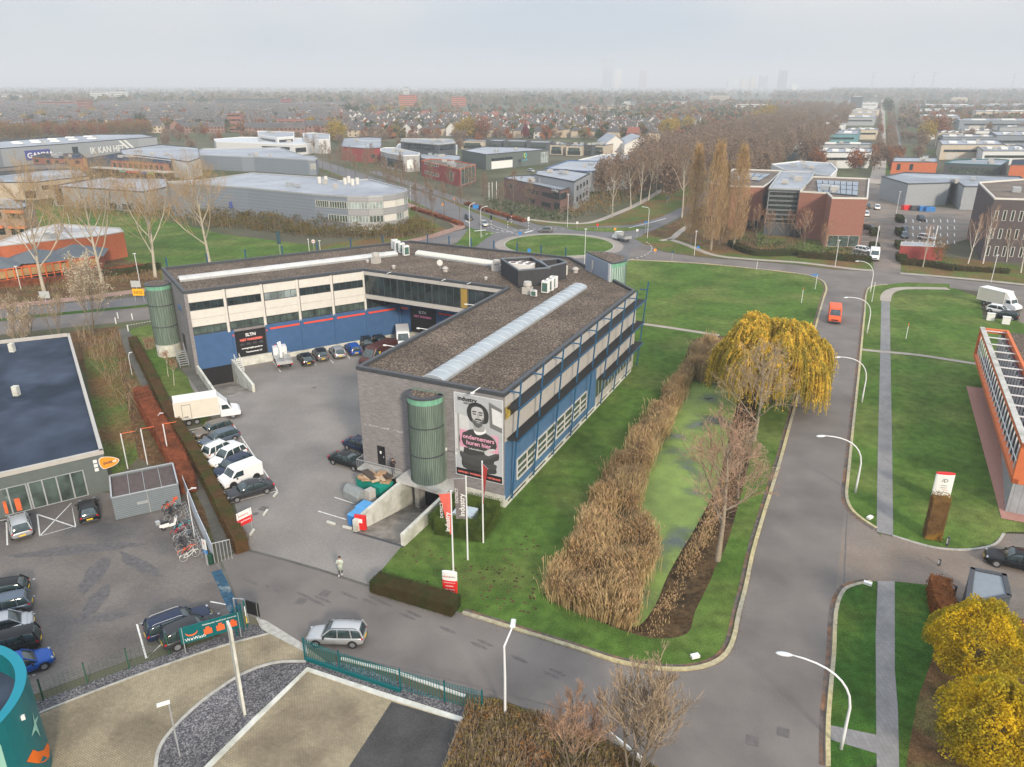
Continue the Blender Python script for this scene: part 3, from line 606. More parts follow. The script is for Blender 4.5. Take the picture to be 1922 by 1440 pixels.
# --- road side wall (B->C)
nm = M_['panelg']; LBC = 41.1
onwall('plinth', Bw, Cw, -.05, LBC+.05, 0, .75, -.1, .12, M_['conc2'], bld)
for k in range(8):
    u0, u1 = k*5.16+(.15 if k == 0 else 0), (k+1)*5.16-.06
    onwall('cream_panel', Bw, Cw, u0, u1, 10.45, 11.5, 0, .08, nm, bld)
    onwall('cream_panel', Bw, Cw, u0, u1, 7.3, 9.15, 0, .08, nm, bld)
    onwall('cream_panel', Bw, Cw, u0, u1, 4.2 if k > 4 else 6.9, 6.3 if k > 4 else 7.28, 0, .08, nm, bld)
    strip_window(Bw, Cw, u0, u1, 9.17, 10.43, 5, bld, glass=M_['glassg'])
    if k > 4:
        strip_window(Bw, Cw, u0, u1, 6.32, 7.26, 5, bld, glass=M_['glassg'])
        strip_window(Bw, Cw, u0, u1, .95, 4.15, 4, bld, glass=M_['glassg'], frame=nm)
        onwall('cream_panel', Bw, Cw, u0, u1, .75, 1.6, 0, .09, nm, bld)
    mv = MB(); mv.wbox(Bw, Cw, u0+.4, u1-.4, .38, .55, 0, .14); mv.build('basement_slot', M_['black'], bld)
onwall('blue_panel', Bw, Cw, .1, 25.0, .77, 6.85, 0, .1, M_['blue2'], bld)
onwall('blue_panel', Bw, Cw, 25.0, 25.6, .77, 6.85, 0, .16, M_['blue2'], bld)
for k in range(4):
    u0 = 2.6+k*5.16-(.0 if k == 0 else .2); u1 = min((k+1)*5.16+2.1, 22.3)
    f = MB(); p0, p1 = Bw, Cw
    for z in (1.75, 2.4, 3.05, 3.9): f.wbox(p0, p1, u0, u1, z, z+.1, .06, .24)
    for kk in range(3): u = u0+(u1-u0)*kk/2; f.wbox(p0, p1, u-.05, u+.05, 1.75, 4.0, .06, .22)
    fo = f.build('window', M_['panel'], bld); MB().wbox(p0, p1, u0, u1, 1.8, 3.95, .09, .14).build('pane', M_['glassg'], fo)
onwall('shop_window', Bw, Cw, .15, 1.1, 9.2, 10.4, .07, .12, mat('yellow_blind', (.4, .3, .06), var=.3), bld)  # yellowish blind in the first upper window
# sun shelves with blue edge and leaning posts
for z, v0, v1, nm2 in ((10.3, .3, 42.3, 'sun_shelf'), (7.15, .3, 42.3, 'sun_shelf'), (4.1, 26.3, 42.3, 'sun_shelf')):
    sh = MB().wbox(Bw, Cw, v0, v1, z, z+.06, .12, 1.25).build(nm2, mat('black_grating', (.022, .022, .024), var=.2, sc=8), bld)
    MB().wbox(Bw, Cw, v0, v1, z-.09, z+.09, 1.25, 1.33).build('edge_beam', M_['bpost'], sh)
for k in range(9):
    v = 1+k*5.16; pb, pt_ = L(.35, v, .6), L(1.25, v, 12.9)
    p = MB().tube([pb, pt_], .09, 6)
    for z in (11.75, 10.25, 7.1)+((4.05,) if k > 4 else ()):
        x = .35+.9*(z-.6)/12.3; p.box((*L(x/2+.06, v), z), (x, .1, .12), AU)
    p.build('steel_post', M_['bpost'], bld)
onwall('downpipe', Bw, Cw, LBC-.15, LBC+.1, .7, 11.5, .1, .28, M_['panelg'], bld)
# --- front wall (A->B)
dAB = DU
onwall('plinth', Aw, Bw, 9.5, 16.36, -.02, 1.25, -.1, .06, M_['conc2'], bld)
dr_ = onwall('door', Aw, Bw, 1.85, 2.75, 1.45, 3.55, -.02, .06, M_['black'], bld); onwall('handle', Aw, Bw, 2.55, 2.65, 2.3, 2.5, .06, .1, M_['steel'], dr_)
onwall('door_notice', Aw, Bw, 2.15, 2.35, 2.7, 3.0, .06, .07, M_['white'], dr_)
onwall('door', Aw, Bw, 5.95, 6.2, 1.45, 3.6, -.02, .06, M_['black'], bld)
for u, z in ((9.6, 5.2), (10.0, 4.8), (11.1, 4.6), (9.6, 3.0)): onwall('wall_lamp', Aw, Bw, u, u+.12, z, z+.25, 0, .15, M_['white'], bld)
onwall('faded_letters', Aw, Bw, 0.4, 5.2, 5.55, 5.75, -.02, .012, mat('faded_wall_paint', (.30, .285, .28), var=.5, sc=3), bld)
onwall('expansion_joint', Aw, Bw, 9.4, 11, 4.72, 4.78, 0, .02, M_['dark'], bld)
# walkway and railing on the front
slab = MB().prism([L(-16.2, -1.35), L(-10.7, -1.35), L(-10.7, -.02), L(-16.2, -.02)], .95, 1.15).build('walkway', M_['conc'], bld)
rl = MB()
for k in range(28): p = L(-16.2+k*.2, -1.32); rl.tube([(*p, 1.15), (*p, 2.15)], .018, 4)
rl.tube([(*L(-16.2, -1.32), 2.18), (*L(-10.8, -1.32), 2.18)], .03, 5); rl.tube([(*L(-16.2, -1.32), 2.18), (*L(-16.2, -.1), 2.18)], .03, 5)
rl.build('railing', M_['steel'], slab)
# --- ramp to the basement, with its walls and the slab the stair tower stands on
rp = MB(); rp.add([L(-10.25, -9.75, .02), L(-5.25, -9.75, .02), L(-5.25, .3, -2.1), L(-10.25, .3, -2.1)], [(0, 1, 2, 3)]); rp.build('ramp', mat('ramp_concrete', (.25, .225, .195), var=.15, sc=3, big=.2, bsc=.4, c2=(.12, .11, .10), f2=.4), bld)
rwl = MB()
for u0, u1 in ((-10.5, -10.15), (-5.35, -5.0)):
    q = [L(u0, -9.8), L(u1, -9.8), L(u1, -.05), L(u0, -.05)]
    rwl.add([v3(q[0], -.3), v3(q[1], -.3), v3(q[2], -2.3), v3(q[3], -2.3), v3(q[0], 1.25), v3(q[1], 1.25), v3(q[2], 1.5), v3(q[3], 1.5)], [(0, 1, 5, 4), (1, 2, 6, 5), (2, 3, 7, 6), (3, 0, 4, 7), (4, 5, 6, 7)])
rwl.build('ramp_wall', M_['conc2'], bld)
MB().prism([L(-10.75, -2.35), L(-4.4, -2.75), L(-4.4, -.03), L(-10.75, -.03)], 1.35, 1.68).build('slab', M_['conc'], bld)
onwall('garage_opening', Aw, Bw, 6.2, 11.1, -2.4, 1.3, -.05, .04, M_['black'], bld)
onwall('pier', Aw, Bw, 6.9, 7.4, -2.3, 1.34, .05, 1.2, M_['conc'], bld)
MB().prism([L(-10.45, -9.95), L(-5, -9.95), L(-5, -9.7), L(-10.45, -9.7)], .02, .05).build('drain', M_['dark'], bld)
# --- left ramp
q = lambda s, t, z: (*(Gw+dGH*s+nGH*t), z)
MB().add([q(.4, 11.2, .03), q(4.9, 11.2, .03), q(4.9, -.4, -2.3), q(.4, -.4, -2.3)], [(0, 1, 2, 3)]).build('ramp', MATS['ramp_concrete'], bld)
rwl = MB()
for s0, s1 in ((.12, .42), (4.86, 5.2)):
    rwl.add([q(s0, 11.3, -.3), q(s1, 11.3, -.3), q(s1, .1, -2.5), q(s0, .1, -2.5), q(s0, 11.3, 1.1), q(s1, 11.3, 1.1), q(s1, .1, 1.25), q(s0, .1, 1.25)], [(0, 1, 5, 4), (1, 2, 6, 5), (2, 3, 7, 6), (3, 0, 4, 7), (4, 5, 6, 7)])
rwl.build('ramp_wall', M_['conc2'], bld)
onwall('garage_opening', Gw, Hw, .5, 4.86, -2.5, .55, -.1, .05, M_['black'], bld)
onwall('red_barrier_strip', Gw, Hw, .5, 4.86, -2.28, -2.1, .3, .4, MATS['ramp_concrete'], bld)
sp = MB()
for k in range(6): sp.box((*(Gw+dGH*5.6+nGH*(.9+k*.32)), 1.15-k*.2), (.8, .28, .05), math.atan2(dGH.y, dGH.x))
for s in (5.25, 5.95): sp.tube([q(s, .6, 2.1), q(s, 2.7, .9)], .03, 5); sp.tube([q(s, .6, 1.2), q(s, 2.7, 0)], .04, 5); sp.tube([q(s, .6, 1.2), q(s, .6, 2.1)], .03, 5); sp.tube([q(s, 2.7, 0), q(s, 2.7, .9)], .03, 5)
sp.build('dock_stairs', M_['white'], bld)
# --- stair towers
def stair_tower(c, rad, z0, z1, zrings, wallm, a0=0, a1=360, basem=None, ztop=.5):
    """glazed round tower: shell, rings, crown band, gravel roof"""
    nn = 30; full = abs(a1-a0) >= 360
    arc = [R(a0+(a1-a0)*k/nn) for k in range(nn+(0 if full else 1))]
    P = lambda r: [Vector((c[0]+r*math.cos(a), c[1]+r*math.sin(a))) for a in arc]
    t = MB().prism(P(rad), z0, z1-.7, 0, 0, top=False).build('stair_tower', wallm, bld)
    MB().prism(P(rad+.02), z1-.7, z1-.12, 0, 0).build('crown_band', mat('pale_green_glass', (.16, .36, .25), var=.2, sc=1.5, stretch=(5, 5, .4), rough=.25), t)
    cap = MB().prism(P(rad+.1), z1-.12, z1+.05, 0, 0); cap.build('roof_rim', M_['dark'], t)
    MB().prism(P(rad-.38), z1+.05, z1+.06, 0, 0).build('roof', M_['roofg'], t)
    for z in zrings: MB().prism(P(rad+.06), z, z+.12).build('ring', M_['dark'], t)
    mu = MB()
    for a in arc: 
        x, y = c[0]+(rad+.012)*math.cos(a), c[1]+(rad+.012)*math.sin(a); mu.box((x, y, (z0+z1-.7)/2), (.05, .05, z1-.7-z0), a)
    mu.build('mullions', mat('green_mullion', (.075, .10, .085), var=.1), t)
    if basem: MB().prism(P(rad-.03), 0, z0).build('base', basem, t)
    return t
cT = L(-8.0, -.62); stair_tower(cT, 1.72, 1.68, 10.75, (4.6, 7.6), M_['greenglass'], 154.5, 334.5+50-40)
MB().prism([L(-9.72, -.7), L(-6.28, -.7), L(-6.28, 0), L(-9.72, 0)], 1.68, 10.8).build('tower_neck', M_['greenglass'], bld)
cL = (g(312, 676)+g(340, 640, 0)*0); cL = Vector((-51.6, 107.4)); stair_tower(cL, 1.75, 1.9, 10.9, (4.6, 7.8), M_['greenglass'], 0, 360, M_['conc2'])
onwall('door', Fw, Gw, LFG*.62, LFG*.62+1.5, 1.9, 4.3, 0, .08, M_['black'], bld)
sp = MB(); p0 = Fw+dFG*(LFG*.66)+nFG*.8
for k in range(7): sp.box((*(p0+dFG*(k*.28)), 1.75-k*.26), (.28, 1.2, .06), math.atan2(dFG.y, dFG.x))
for t_ in (.2, 1.4): 
    b = Fw+dFG*(LFG*.64)+nFG*t_; e = b+dFG*2.3; sp.tube([(*b, 2.9), (*e, .9)], .03, 5); sp.tube([(*b, 1.8), (*e, 0)], .05, 5); sp.tube([(*b, 0), (*b, 2.9)], .04, 5); sp.tube([(*e, 0), (*e, .9)], .03, 5)
sp.build('outside_stairs', M_['steel'], bld)
MG = mat('white_green_glass', (.30, .42, .36), var=.25, sc=1.2, stretch=(6, 6, .3), rough=.25)
cR = L(-8.0, 48.0); aflat = math.degrees(math.atan2((L(-5.2, 45.2)-L(-11.2, 51)).y, (L(-5.2, 45.2)-L(-11.2, 51)).x))
t3 = stair_tower(cR, 4.1, 0, 14.25, (7.6,), MG, aflat, aflat+180)
pa, pb = cR+Vector((math.cos(R(aflat+180)), math.sin(R(aflat+180))))*4.12, cR+Vector((math.cos(R(aflat)), math.sin(R(aflat))))*4.12
MB().wbox(pa, pb, 0, 8.24, 11.0, 14.1, 0, .12).build('side_wall', mat('blue_grey_cladding', (.25, .29, .36), var=.06), t3)
MB().wbox(pa, pb, 7.6, 8.24, 11.0, 14.1, .12, .18).build('end_panel', M_['white'], t3)
MB().wbox(pa, pb, 2.3, 2.7, 12.2, 13.5, .12, .3).build('downpipe', M_['steel'], t3)
# --- roof lights
def vault(p0, p1, wd, h, mt, parent=bld, z=HB-.1, segs=26):
    p0, p1 = Vector(p0), Vector(p1); d = (p1-p0).normalized(); nn = Vector((-d.y, d.x)); ln = (p1-p0).length; vv = []; K = 10
    for i in range(segs+1):
        for k in range(K+1):
            a = math.pi*k/K; q = p0+d*(ln*i/segs)+nn*(wd/2*math.cos(a)); vv.append((q.x, q.y, z+h*math.sin(a)))
    ff = [(i*(K+1)+k, i*(K+1)+k+1, (i+1)*(K+1)+k+1, (i+1)*(K+1)+k) for i in range(segs) for k in range(K)]
    mb = MB().add(vv, ff); mb.poly(vv[:K+1]); mb.poly(vv[-K-1:][::-1]); o = mb.build('skylight', mt, parent, smooth=False)
    rb = MB()
    for i in range(segs+1):
        q = p0+d*(ln*i/segs); pts = [(q.x+nn.x*(wd/2+.01)*math.cos(math.pi*k/K), q.y+nn.y*(wd/2+.01)*math.cos(math.pi*k/K), z+(h+.012)*math.sin(math.pi*k/K)) for k in range(K+1)]; rb.tube(pts, .022, 4)
    rb.build('rib', M_['lampw'], o)
    cb = MB(); 
    for s in (-1, 1): cb.wbox(p0+nn*s*wd/2, p1+nn*s*wd/2, 0, ln, z-.25, z+.08, -.08, .08)
    cb.build('kerb_frame', M_['steel'], o)
    return o
SKY1 = mat('skylight_acrylic', (.31, .35, .38), var=.12, sc=.8, rough=.25, spec=.5); SKY2 = mat('skylight_cream', (.55, .56, .50), var=.05, sc=2, rough=.4)
vault(L(-7.8, .55), L(-8.0, 40.2), 2.25, .45, SKY1)
vault(g(335, 522, 11.9), g(742, 474, 11.9), 2.0, .45, mat('skylight_white', (.5, .5, .49), var=.15, sc=.6, rough=.35))
vault(g(785, 474, 11.9), g(928, 494, 11.9), 1.7, .55, SKY2)
# --- roof plant
ZR = HB-.27
def ac_unit(p, rz=AU, s=(.95, .75, 1.6)):
    o = MB().box((p.x, p.y, ZR+s[2]/2+.1), s, rz).build('air_conditioner', M_['white'], bld)
    gr = MB(); gr.box((p.x-math.sin(rz)*-(s[1]/2+.005), p.y-math.cos(rz)*(s[1]/2+.005), ZR+s[2]/2+.05), (s[0]*.8, .02, s[2]*.75), rz); gr.build('grille', mat('green_grille', (.06, .13, .11), var=.5, sc=14, stretch=(1, 1, 1)), o)
    tp = MB(); tp.cyl((p.x, p.y), .3, ZR+s[2]+.1, ZR+s[2]+.13, 14); tp.build('fan', M_['steel'], o)
for x, y in ((741,468),(746,471),(754,475),(762,480)): ac_unit(g(x, y, ZR), AU+R(60))
for x, y in ((1024,550),(1032,546),(1039,541)): ac_unit(g(x, y, ZR), AU)
ac_unit(g(1002, 557, ZR), AU, (.8, .35, .8))
for x, y in ((706,494),(932,508),(990,551)):
    p = g(x, y, ZR); o = MB().box((p.x, p.y, ZR+.45), (1.15, 1.15, .9), AU).build('roof_fan', M_['panelg'], bld); MB().cyl(p, .42, ZR+.9, ZR+1.15, 14).cyl(p, .6, ZR+1.15, ZR+1.65, 16, 0, .52).build('fan_hood', M_['panelg'], o)
for x, y, k in ((836,510,.5),(1080,512,.55),(739,504,.35),(912,525,.3),(690,493,.3)): 
    p = g(x, y, ZR); MB().cyl(p, k*.7, ZR, ZR+k, 10).cyl(p, k, ZR+k, ZR+k*1.5, 12, 0, k*.5).build('roof_vent', M_['panelg'], bld)
for x, y in ((1107,507),(1116,512)): p = g(x, y, ZR); o = MB().box((p.x, p.y, ZR+.55), (1.0, .9, .9), AU).build('air_conditioner', M_['steel'], bld); MB().cyl(p, .3, ZR+1.0, ZR+1.03, 14).build('fan', M_['dark'], o)
p = g(826, 505, ZR); o = MB().tube([(p.x, p.y, ZR), (p.x, p.y, ZR+.6)], .04, 6).build('satellite_dish', M_['steel'], bld)
vv = [(p.x+.45*math.cos(a), p.y-.12-.1*math.sin(a), ZR+1.0+.5*math.sin(a)) for a in [i*math.pi/8 for i in range(16)]]; MB().poly(vv).add([(x, y+.03, z) for x, y, z in vv], [range(16)]).build('dish', M_['white'], o)
# plant enclosure: two dark screens with a chiller inside
Z1 = ZR; Zt = 14.0; scr = mat('black_cladding', (.045, .045, .05), var=.15, sc=1, stretch=(4, 4, .5)); RIMM = mat('grey_rim', (.14, .16, .18), var=.05)
def enclosure(px, name):
    q = G(px, Zt); o = MB()
    for i in range(len(q)):
        a, b = q[i], q[(i+1) % len(q)]; o.wbox(a, b, 0, (b-a).length, Z1, Zt-.12, -.1, .02)
    o = o.build(name, scr, bld); rr = MB()
    for i in range(len(q)):
        a, b = q[i], q[(i+1) % len(q)]; rr.wbox(a, b, -.08, (b-a).length+.08, Zt-.12, Zt+.05 + i*.002, -.16, .1)
    rr.build('rim', RIMM, o); return o
def ccw(px):
    q = G(px); a = sum(q[i].x*q[(i+1) % len(q)].y-q[(i+1) % len(q)].x*q[i].y for i in range(len(q))); return px if a > 0 else px[::-1]
e1 = enclosure(ccw([(940,485),(973,507),(1032,502),(997,482)]), 'plant_screen')
e2 = enclosure(ccw([(1012,488),(1028,501),(1063,492),(1047,485)]), 'plant_screen')
pc = g(980, 494, 13.4); ch = MB().box((pc.x, pc.y, (Z1+13.5)/2), (3.9, 2.3, 13.5-Z1), AU).build('chiller', M_['white'], bld); fn = MB()
for i in range(3):
    for j in range(2): 
        qx = pc+DU*((i-1)*1.2)+DV*((j-.5)*1.05); fn.cyl(qx, .42, 13.5, 13.53, 18)
fn.build('fan', mat('fan_brown', (.12, .08, .075), var=.3, sc=6), ch)
MB().box((*g(1063, 508, ZR+.7), ZR+.7), (.1, .9, 1.4), AU).build('screen_board', M_['panel'], bld)
for (x, y) in ((768,730),(1035-0,470+190)): pass
for u, v in ((-14.2, 0), (-2.6, 0)): 
    if u > -5: MB().tube([L(u, .3, HB+.1), L(u-.1, -.9, HB+.05)], .05, 5).box((*L(u-.1, -1.0), HB), (.3, .3, .1), AU).build('wall_lamp', M_['white'], bld)
for v in (6.5, 13.2, 24.5): MB().tube([L(-16.2, v, HB+.15), L(-17.3, v, HB+.15)], .045, 5).box((*L(-17.4, v), HB+.12), (.35, .2, .1), AU).build('yard_lamp', M_['white'], bld)
for k in (5.3, 14.8, 19): p = Hw+dHI*k; nn = Vector((dHI.y, -dHI.x)); MB().tube([(*p, HB+.1), (*(p+nn*1.1), HB+.12)], .045, 5).build('yard_lamp', M_['white'], bld)
# --- big banner on the front wall (plain invented portrait)
bn = thing('banner', 'tall banner of a bearded man with folded arms and pink brackets on the brick wall', 'banner', L(-5.2, -.1, 2.5))
BZ0, BZ1, BU0, BU1 = 2.55, 11.08, 11.15, 16.15
PG = lambda v: mat('print_grey_%02d' % int(v*100), (v, v, v), var=.06, sc=2)
MB().wbox(Aw, Bw, BU0, BU1, BZ0, BZ1, .0, .06).build('sheet', mat('print_backdrop', (.42, .43, .45), var=.12, sc=.5), bn)
fr = MB(); fr.wbox(Aw, Bw, BU0-.06, BU1+.06, BZ1, BZ1+.06, 0, .1); fr.wbox(Aw, Bw, BU0-.06, BU1+.06, BZ0-.06, BZ0, 0, .1); fr.wbox(Aw, Bw, BU0-.06, BU0, BZ0, BZ1, 0, .1); fr.wbox(Aw, Bw, BU1, BU1+.06, BZ0, BZ1, 0, .1); fr.build('frame', M_['lampw'], bn)
def bpoly(pts, layer, mt, name, sm=True):
    """pts in banner units: x 0..1, y 0..1 (top=1)"""
    if sm: pts = [tuple(p) for p in spline(pts, 5, True)]
    W_, H_ = BU1-BU0, BZ1-BZ0; t = .066+layer*.004; vv = []
    for x, y in pts:
        x = min(max(x, .005), .995); p = Aw+DU*(BU0+x*W_)+Vector((DU.y, -DU.x))*t; vv.append((p.x, p.y, BZ0+y*H_))
    return MB().poly(vv).build(name, mt, bn)
bpoly([(.72,.96),(1,.9),(1,.62),(.74,.66)], 0, PG(.16), 'window_print', False); bpoly([(.78,.9),(1,.86),(1,.68),(.80,.71)], 1, PG(.62), 'window_print', False)
bpoly([(0,.76),(.3,.74),(.3,.30),(0,.32)], 0, PG(.55), 'wall_print', False); bpoly([(.05,.76),(.09,.76),(.09,.3),(.05,.3)], 1, PG(.3), 'wall_print', False)
bpoly([(.16,.10),(.18,.36),(.08,.42),(.12,.54),(.26,.575),(.38,.60),(.55,.60),(.68,.575),(.82,.53),(.90,.44),(.93,.30),(.82,.24),(.84,.10)], 2, PG(.045), 'sweater_print')
bpoly([(.40,.60),(.44,.55),(.52,.545),(.60,.565),(.66,.60),(.6,.66),(.44,.66)], 3, PG(.75), 'collar_print')
bpoly([(.42,.585),(.62,.60),(.60,.68),(.42,.68)], 4, PG(.32), 'neck_print')
bpoly([(.30,.72),(.26,.80),(.30,.88),(.42,.925),(.56,.92),(.68,.87),(.72,.80),(.70,.72),(.62,.69),(.40,.68)], 4.5, PG(.035), 'hair_print')
bpoly([(.36,.77),(.365,.85),(.46,.88),(.58,.865),(.62,.79),(.60,.70),(.54,.655),(.47,.645),(.40,.68)], 5, PG(.45), 'face_print')
bpoly([(.37,.74),(.38,.68),(.47,.632),(.56,.65),(.61,.72),(.60,.76),(.57,.715),(.49,.71),(.41,.715)], 6, PG(.10), 'beard_print')
bpoly([(.43,.735),(.50,.742),(.57,.735),(.56,.718),(.50,.722),(.44,.718)], 7, PG(.04), 'moustache_print'); bpoly([(.46,.70),(.54,.70),(.53,.688),(.47,.688)], 7, PG(.3), 'mouth_print')
for x in (.42, .55): bpoly([(x-.03,.795),(x+.035,.795),(x+.03,.782),(x-.03,.782)], 6, PG(.06), 'eye_print'); bpoly([(x-.04,.822),(x+.04,.825),(x+.04,.812),(x-.04,.808)], 6, PG(.05), 'brow_print')
bpoly([(.48,.80),(.505,.80),(.525,.755),(.47,.752)], 6, PG(.33), 'nose_print')
bpoly([(.10,.30),(.30,.27),(.60,.31),(.84,.37),(.88,.33),(.62,.25),(.30,.20),(.12,.22)], 3, PG(.07), 'arm_print'); bpoly([(.14,.24),(.40,.24),(.66,.20),(.86,.22),(.84,.16),(.5,.15),(.18,.17)], 3.2, PG(.06), 'arm_print')
bpoly([(.62,.335),(.70,.39),(.84,.41),(.88,.37),(.80,.34),(.70,.31)], 4, PG(.5), 'hand_print')
PK = mat('pink_print', (.62, .30, .40), var=.03)
bpoly([(.10,.575),(.28,.575),(.16,.535),(.13,.45),(.17,.39),(.28,.36),(.10,.36)], 8, PK, 'pink_bracket', False); bpoly([(.92,.575),(.74,.575),(.86,.535),(.89,.45),(.85,.39),(.70,.36),(.92,.36)], 8, PK, 'pink_bracket', False)
bpoly([(0,0),(1,0),(1,.085),(0,.085)], 9, M_['black'], 'footer', False)
PKT = mat('pink_text', (.72, .36, .47), var=0)
def btext(s, x, y, size, mt, **k): return wtext(s, Aw, DU, BU0+x*(BU1-BU0), BZ0+y*(BZ1-BZ0), size, mt, bn, tt=.115, ext=.004, **k)
btext('ondernemers', .5, .475, .62, PKT, align='CENTER', bold=.012); btext('huren hier', .5, .405, .62, PKT, align='CENTER', bold=.012)
btext('industrydistrict.nl', .47, .35, .25, MW, align='CENTER'); btext('industry', .07, .925, .62, M_['black'], bold=.012); btext('DISTRICT', .2, .89, .26, M_['black'])
btext('OFFICES • WORKPLACE • STORAGE', .5, .03, .26, MR, align='CENTER', bold=.01, sx=1.12)
# ================================================================ VEGETATION
def hh(bx, by, ty, bz=0):
    """height of something standing at pixel (bx, by) whose top shows in row ty"""
    b = g(bx, by, bz); lo, hi = 0, 120
    for _ in range(40):
        m_ = (lo+hi)/2; d = Vector((b.x, b.y, m_-CZ)); y = 720-FP*d.dot(UP)/d.dot(fw)
        if y > ty: lo = m_
        else: hi = m_
    return lo
def rvec(rng): 
    while True:
        v = Vector((rng.uniform(-1, 1), rng.uniform(-1, 1), rng.uniform(-1, 1)))
        if .05 < v.length < 1: return v.normalized()
def leafq(mb, p, s, rng, m=0, droop=False):
    a = rvec(rng)
    if droop: a = (a*.35+Vector((0, 0, -1))).normalized()
    b = a.cross(rvec(rng)).normalized(); a = a*s*.5; b = b*s*(.18 if droop else .38)
    mb.add([p-a, p+b, p+a, p-b], [(0, 1, 2, 3)], m)
def ribb(mb, pts, wd, rng, m=0):
    s = rvec(rng); n_ = len(pts); vs = []
    for i, p in enumerate(pts):
        d = (pts[min(i+1, n_-1)]-pts[max(i-1, 0)]); q = d.cross(s).normalized()*wd*(1-.75*i/(n_-1))*.5; vs += [p-q, p+q]
    mb.add(vs, [(2*i, 2*i+1, 2*i+3, 2*i+2) for i in range(n_-1)], m)
def grow(mt, mc, p, d, ln, r, lvl, maxl, rng, kids, upb, spread, tips, thick=3):
    pts = [p]; k = 4; dd = d.normalized()
    for i in range(k):
        dd = (dd+rvec(rng)*.16+Vector((0, 0, upb))).normalized(); pts.append(pts[-1]+dd*ln/k)
    if lvl <= 1: mt.tube(pts, [r*(1-.62*i/k) for i in range(k+1)], 5 if lvl else 7, 0, cap=False)
    elif lvl == 2: mc.tube(pts, [max(.02, r*(1-.6*i/k)) for i in range(k+1)], 3, 0, cap=False)
    else: ribb(mc, pts, max(.035, r*1.6), rng)
    if lvl >= maxl: tips.append(pts[-1]); tips.append(pts[2]); return
    nk = kids[lvl]
    for i in range(nk):
        t = .25+.75*(i+rng.random()*.8)/nk if lvl else .35+.65*(i+.5)/nk
        j = min(int(t*k), k-1); q = pts[j].lerp(pts[j+1], min(1, t*k-j)); ax = (pts[j+1]-pts[j]).normalized()
        s_ = ax.cross(rvec(rng)).normalized(); ang = spread*(.7+.6*rng.random())
        nd = (ax*math.cos(ang)+s_*math.sin(ang)).normalized()
        grow(mt, mc, q, nd, ln*(.62 if lvl else .6)*(1.1-.45*t if lvl else 1.15-.5*t)*(.8+.4*rng.random()), r*(.5 if lvl else .45)*(1-.4*t), lvl+1, maxl, rng, kids, upb, spread, tips)
def bare_tree(name, label, seed, h, tr=.22, kids=(8, 6, 5, 4), spread=.75, upb=.1, maxl=4, bark='bark', twig='twig', leaf=None, nleaf=0, lsz=.25, clear=.3, group=None, cat='tree', lf=1.0, stems=1, leafz=0):
    rng = random.Random(seed); root = thing(name, label, cat, (0, 0, 0), group, build0=True); mt, mc, tips = MB(), MB(), []
    for s_ in range(stems):
        base = Vector((rng.uniform(-.5, .5), rng.uniform(-.5, .5), 0)) if stems > 1 else Vector((0, 0, 0))
        lean = Vector((base.x*.5, base.y*.5, 1)) if stems > 1 else Vector((rng.uniform(-.05, .05), rng.uniform(-.05, .05), 1))
        k = 6; pts = [base]; dd = lean.normalized()
        for i in range(k): dd = (dd+rvec(rng)*.05+Vector((0, 0, .05))).normalized(); pts.append(pts[-1]+dd*h*.86/k)
        mt.tube(pts, [tr*(1.15 if i == 0 else 1-.8*i/k) for i in range(k+1)], 8, 0, cap=False)
        nk = kids[0]
        for i in range(nk):
            t = clear+(1-clear)*(i+rng.random()*.6)/nk; t = min(t, .98); j = min(int(t*k), k-1); q = pts[j].lerp(pts[j+1], t*k-j)
            a = i*2.4+rng.random()*.9; ang = spread*(1.15-.55*t); nd = Vector((math.cos(a)*math.sin(ang), math.sin(a)*math.sin(ang), math.cos(ang)))
            grow(mt, mc, q, nd, lf*h*(.52-.33*t)*(.8+.4*rng.random()), tr*(.52-.3*t), 1, maxl, rng, kids, upb, spread*.85, tips)
    mt.build('trunk', M_[bark] if isinstance(bark, str) else bark, root, smooth=True)
    mats = [M_[twig] if isinstance(twig, str) else twig]
    if leaf: 
        mats.append(leaf)
        for i in range(nleaf):
            p = tips[rng.randrange(len(tips))]
            if leafz and rng.random() < (p.z-leafz)/max(1, h-leafz): continue
            leafq(mc, p+rvec(rng)*.35, lsz*(.6+.8*rng.random()), rng, 1)
    mc.build('crown', mats, root)
    return root
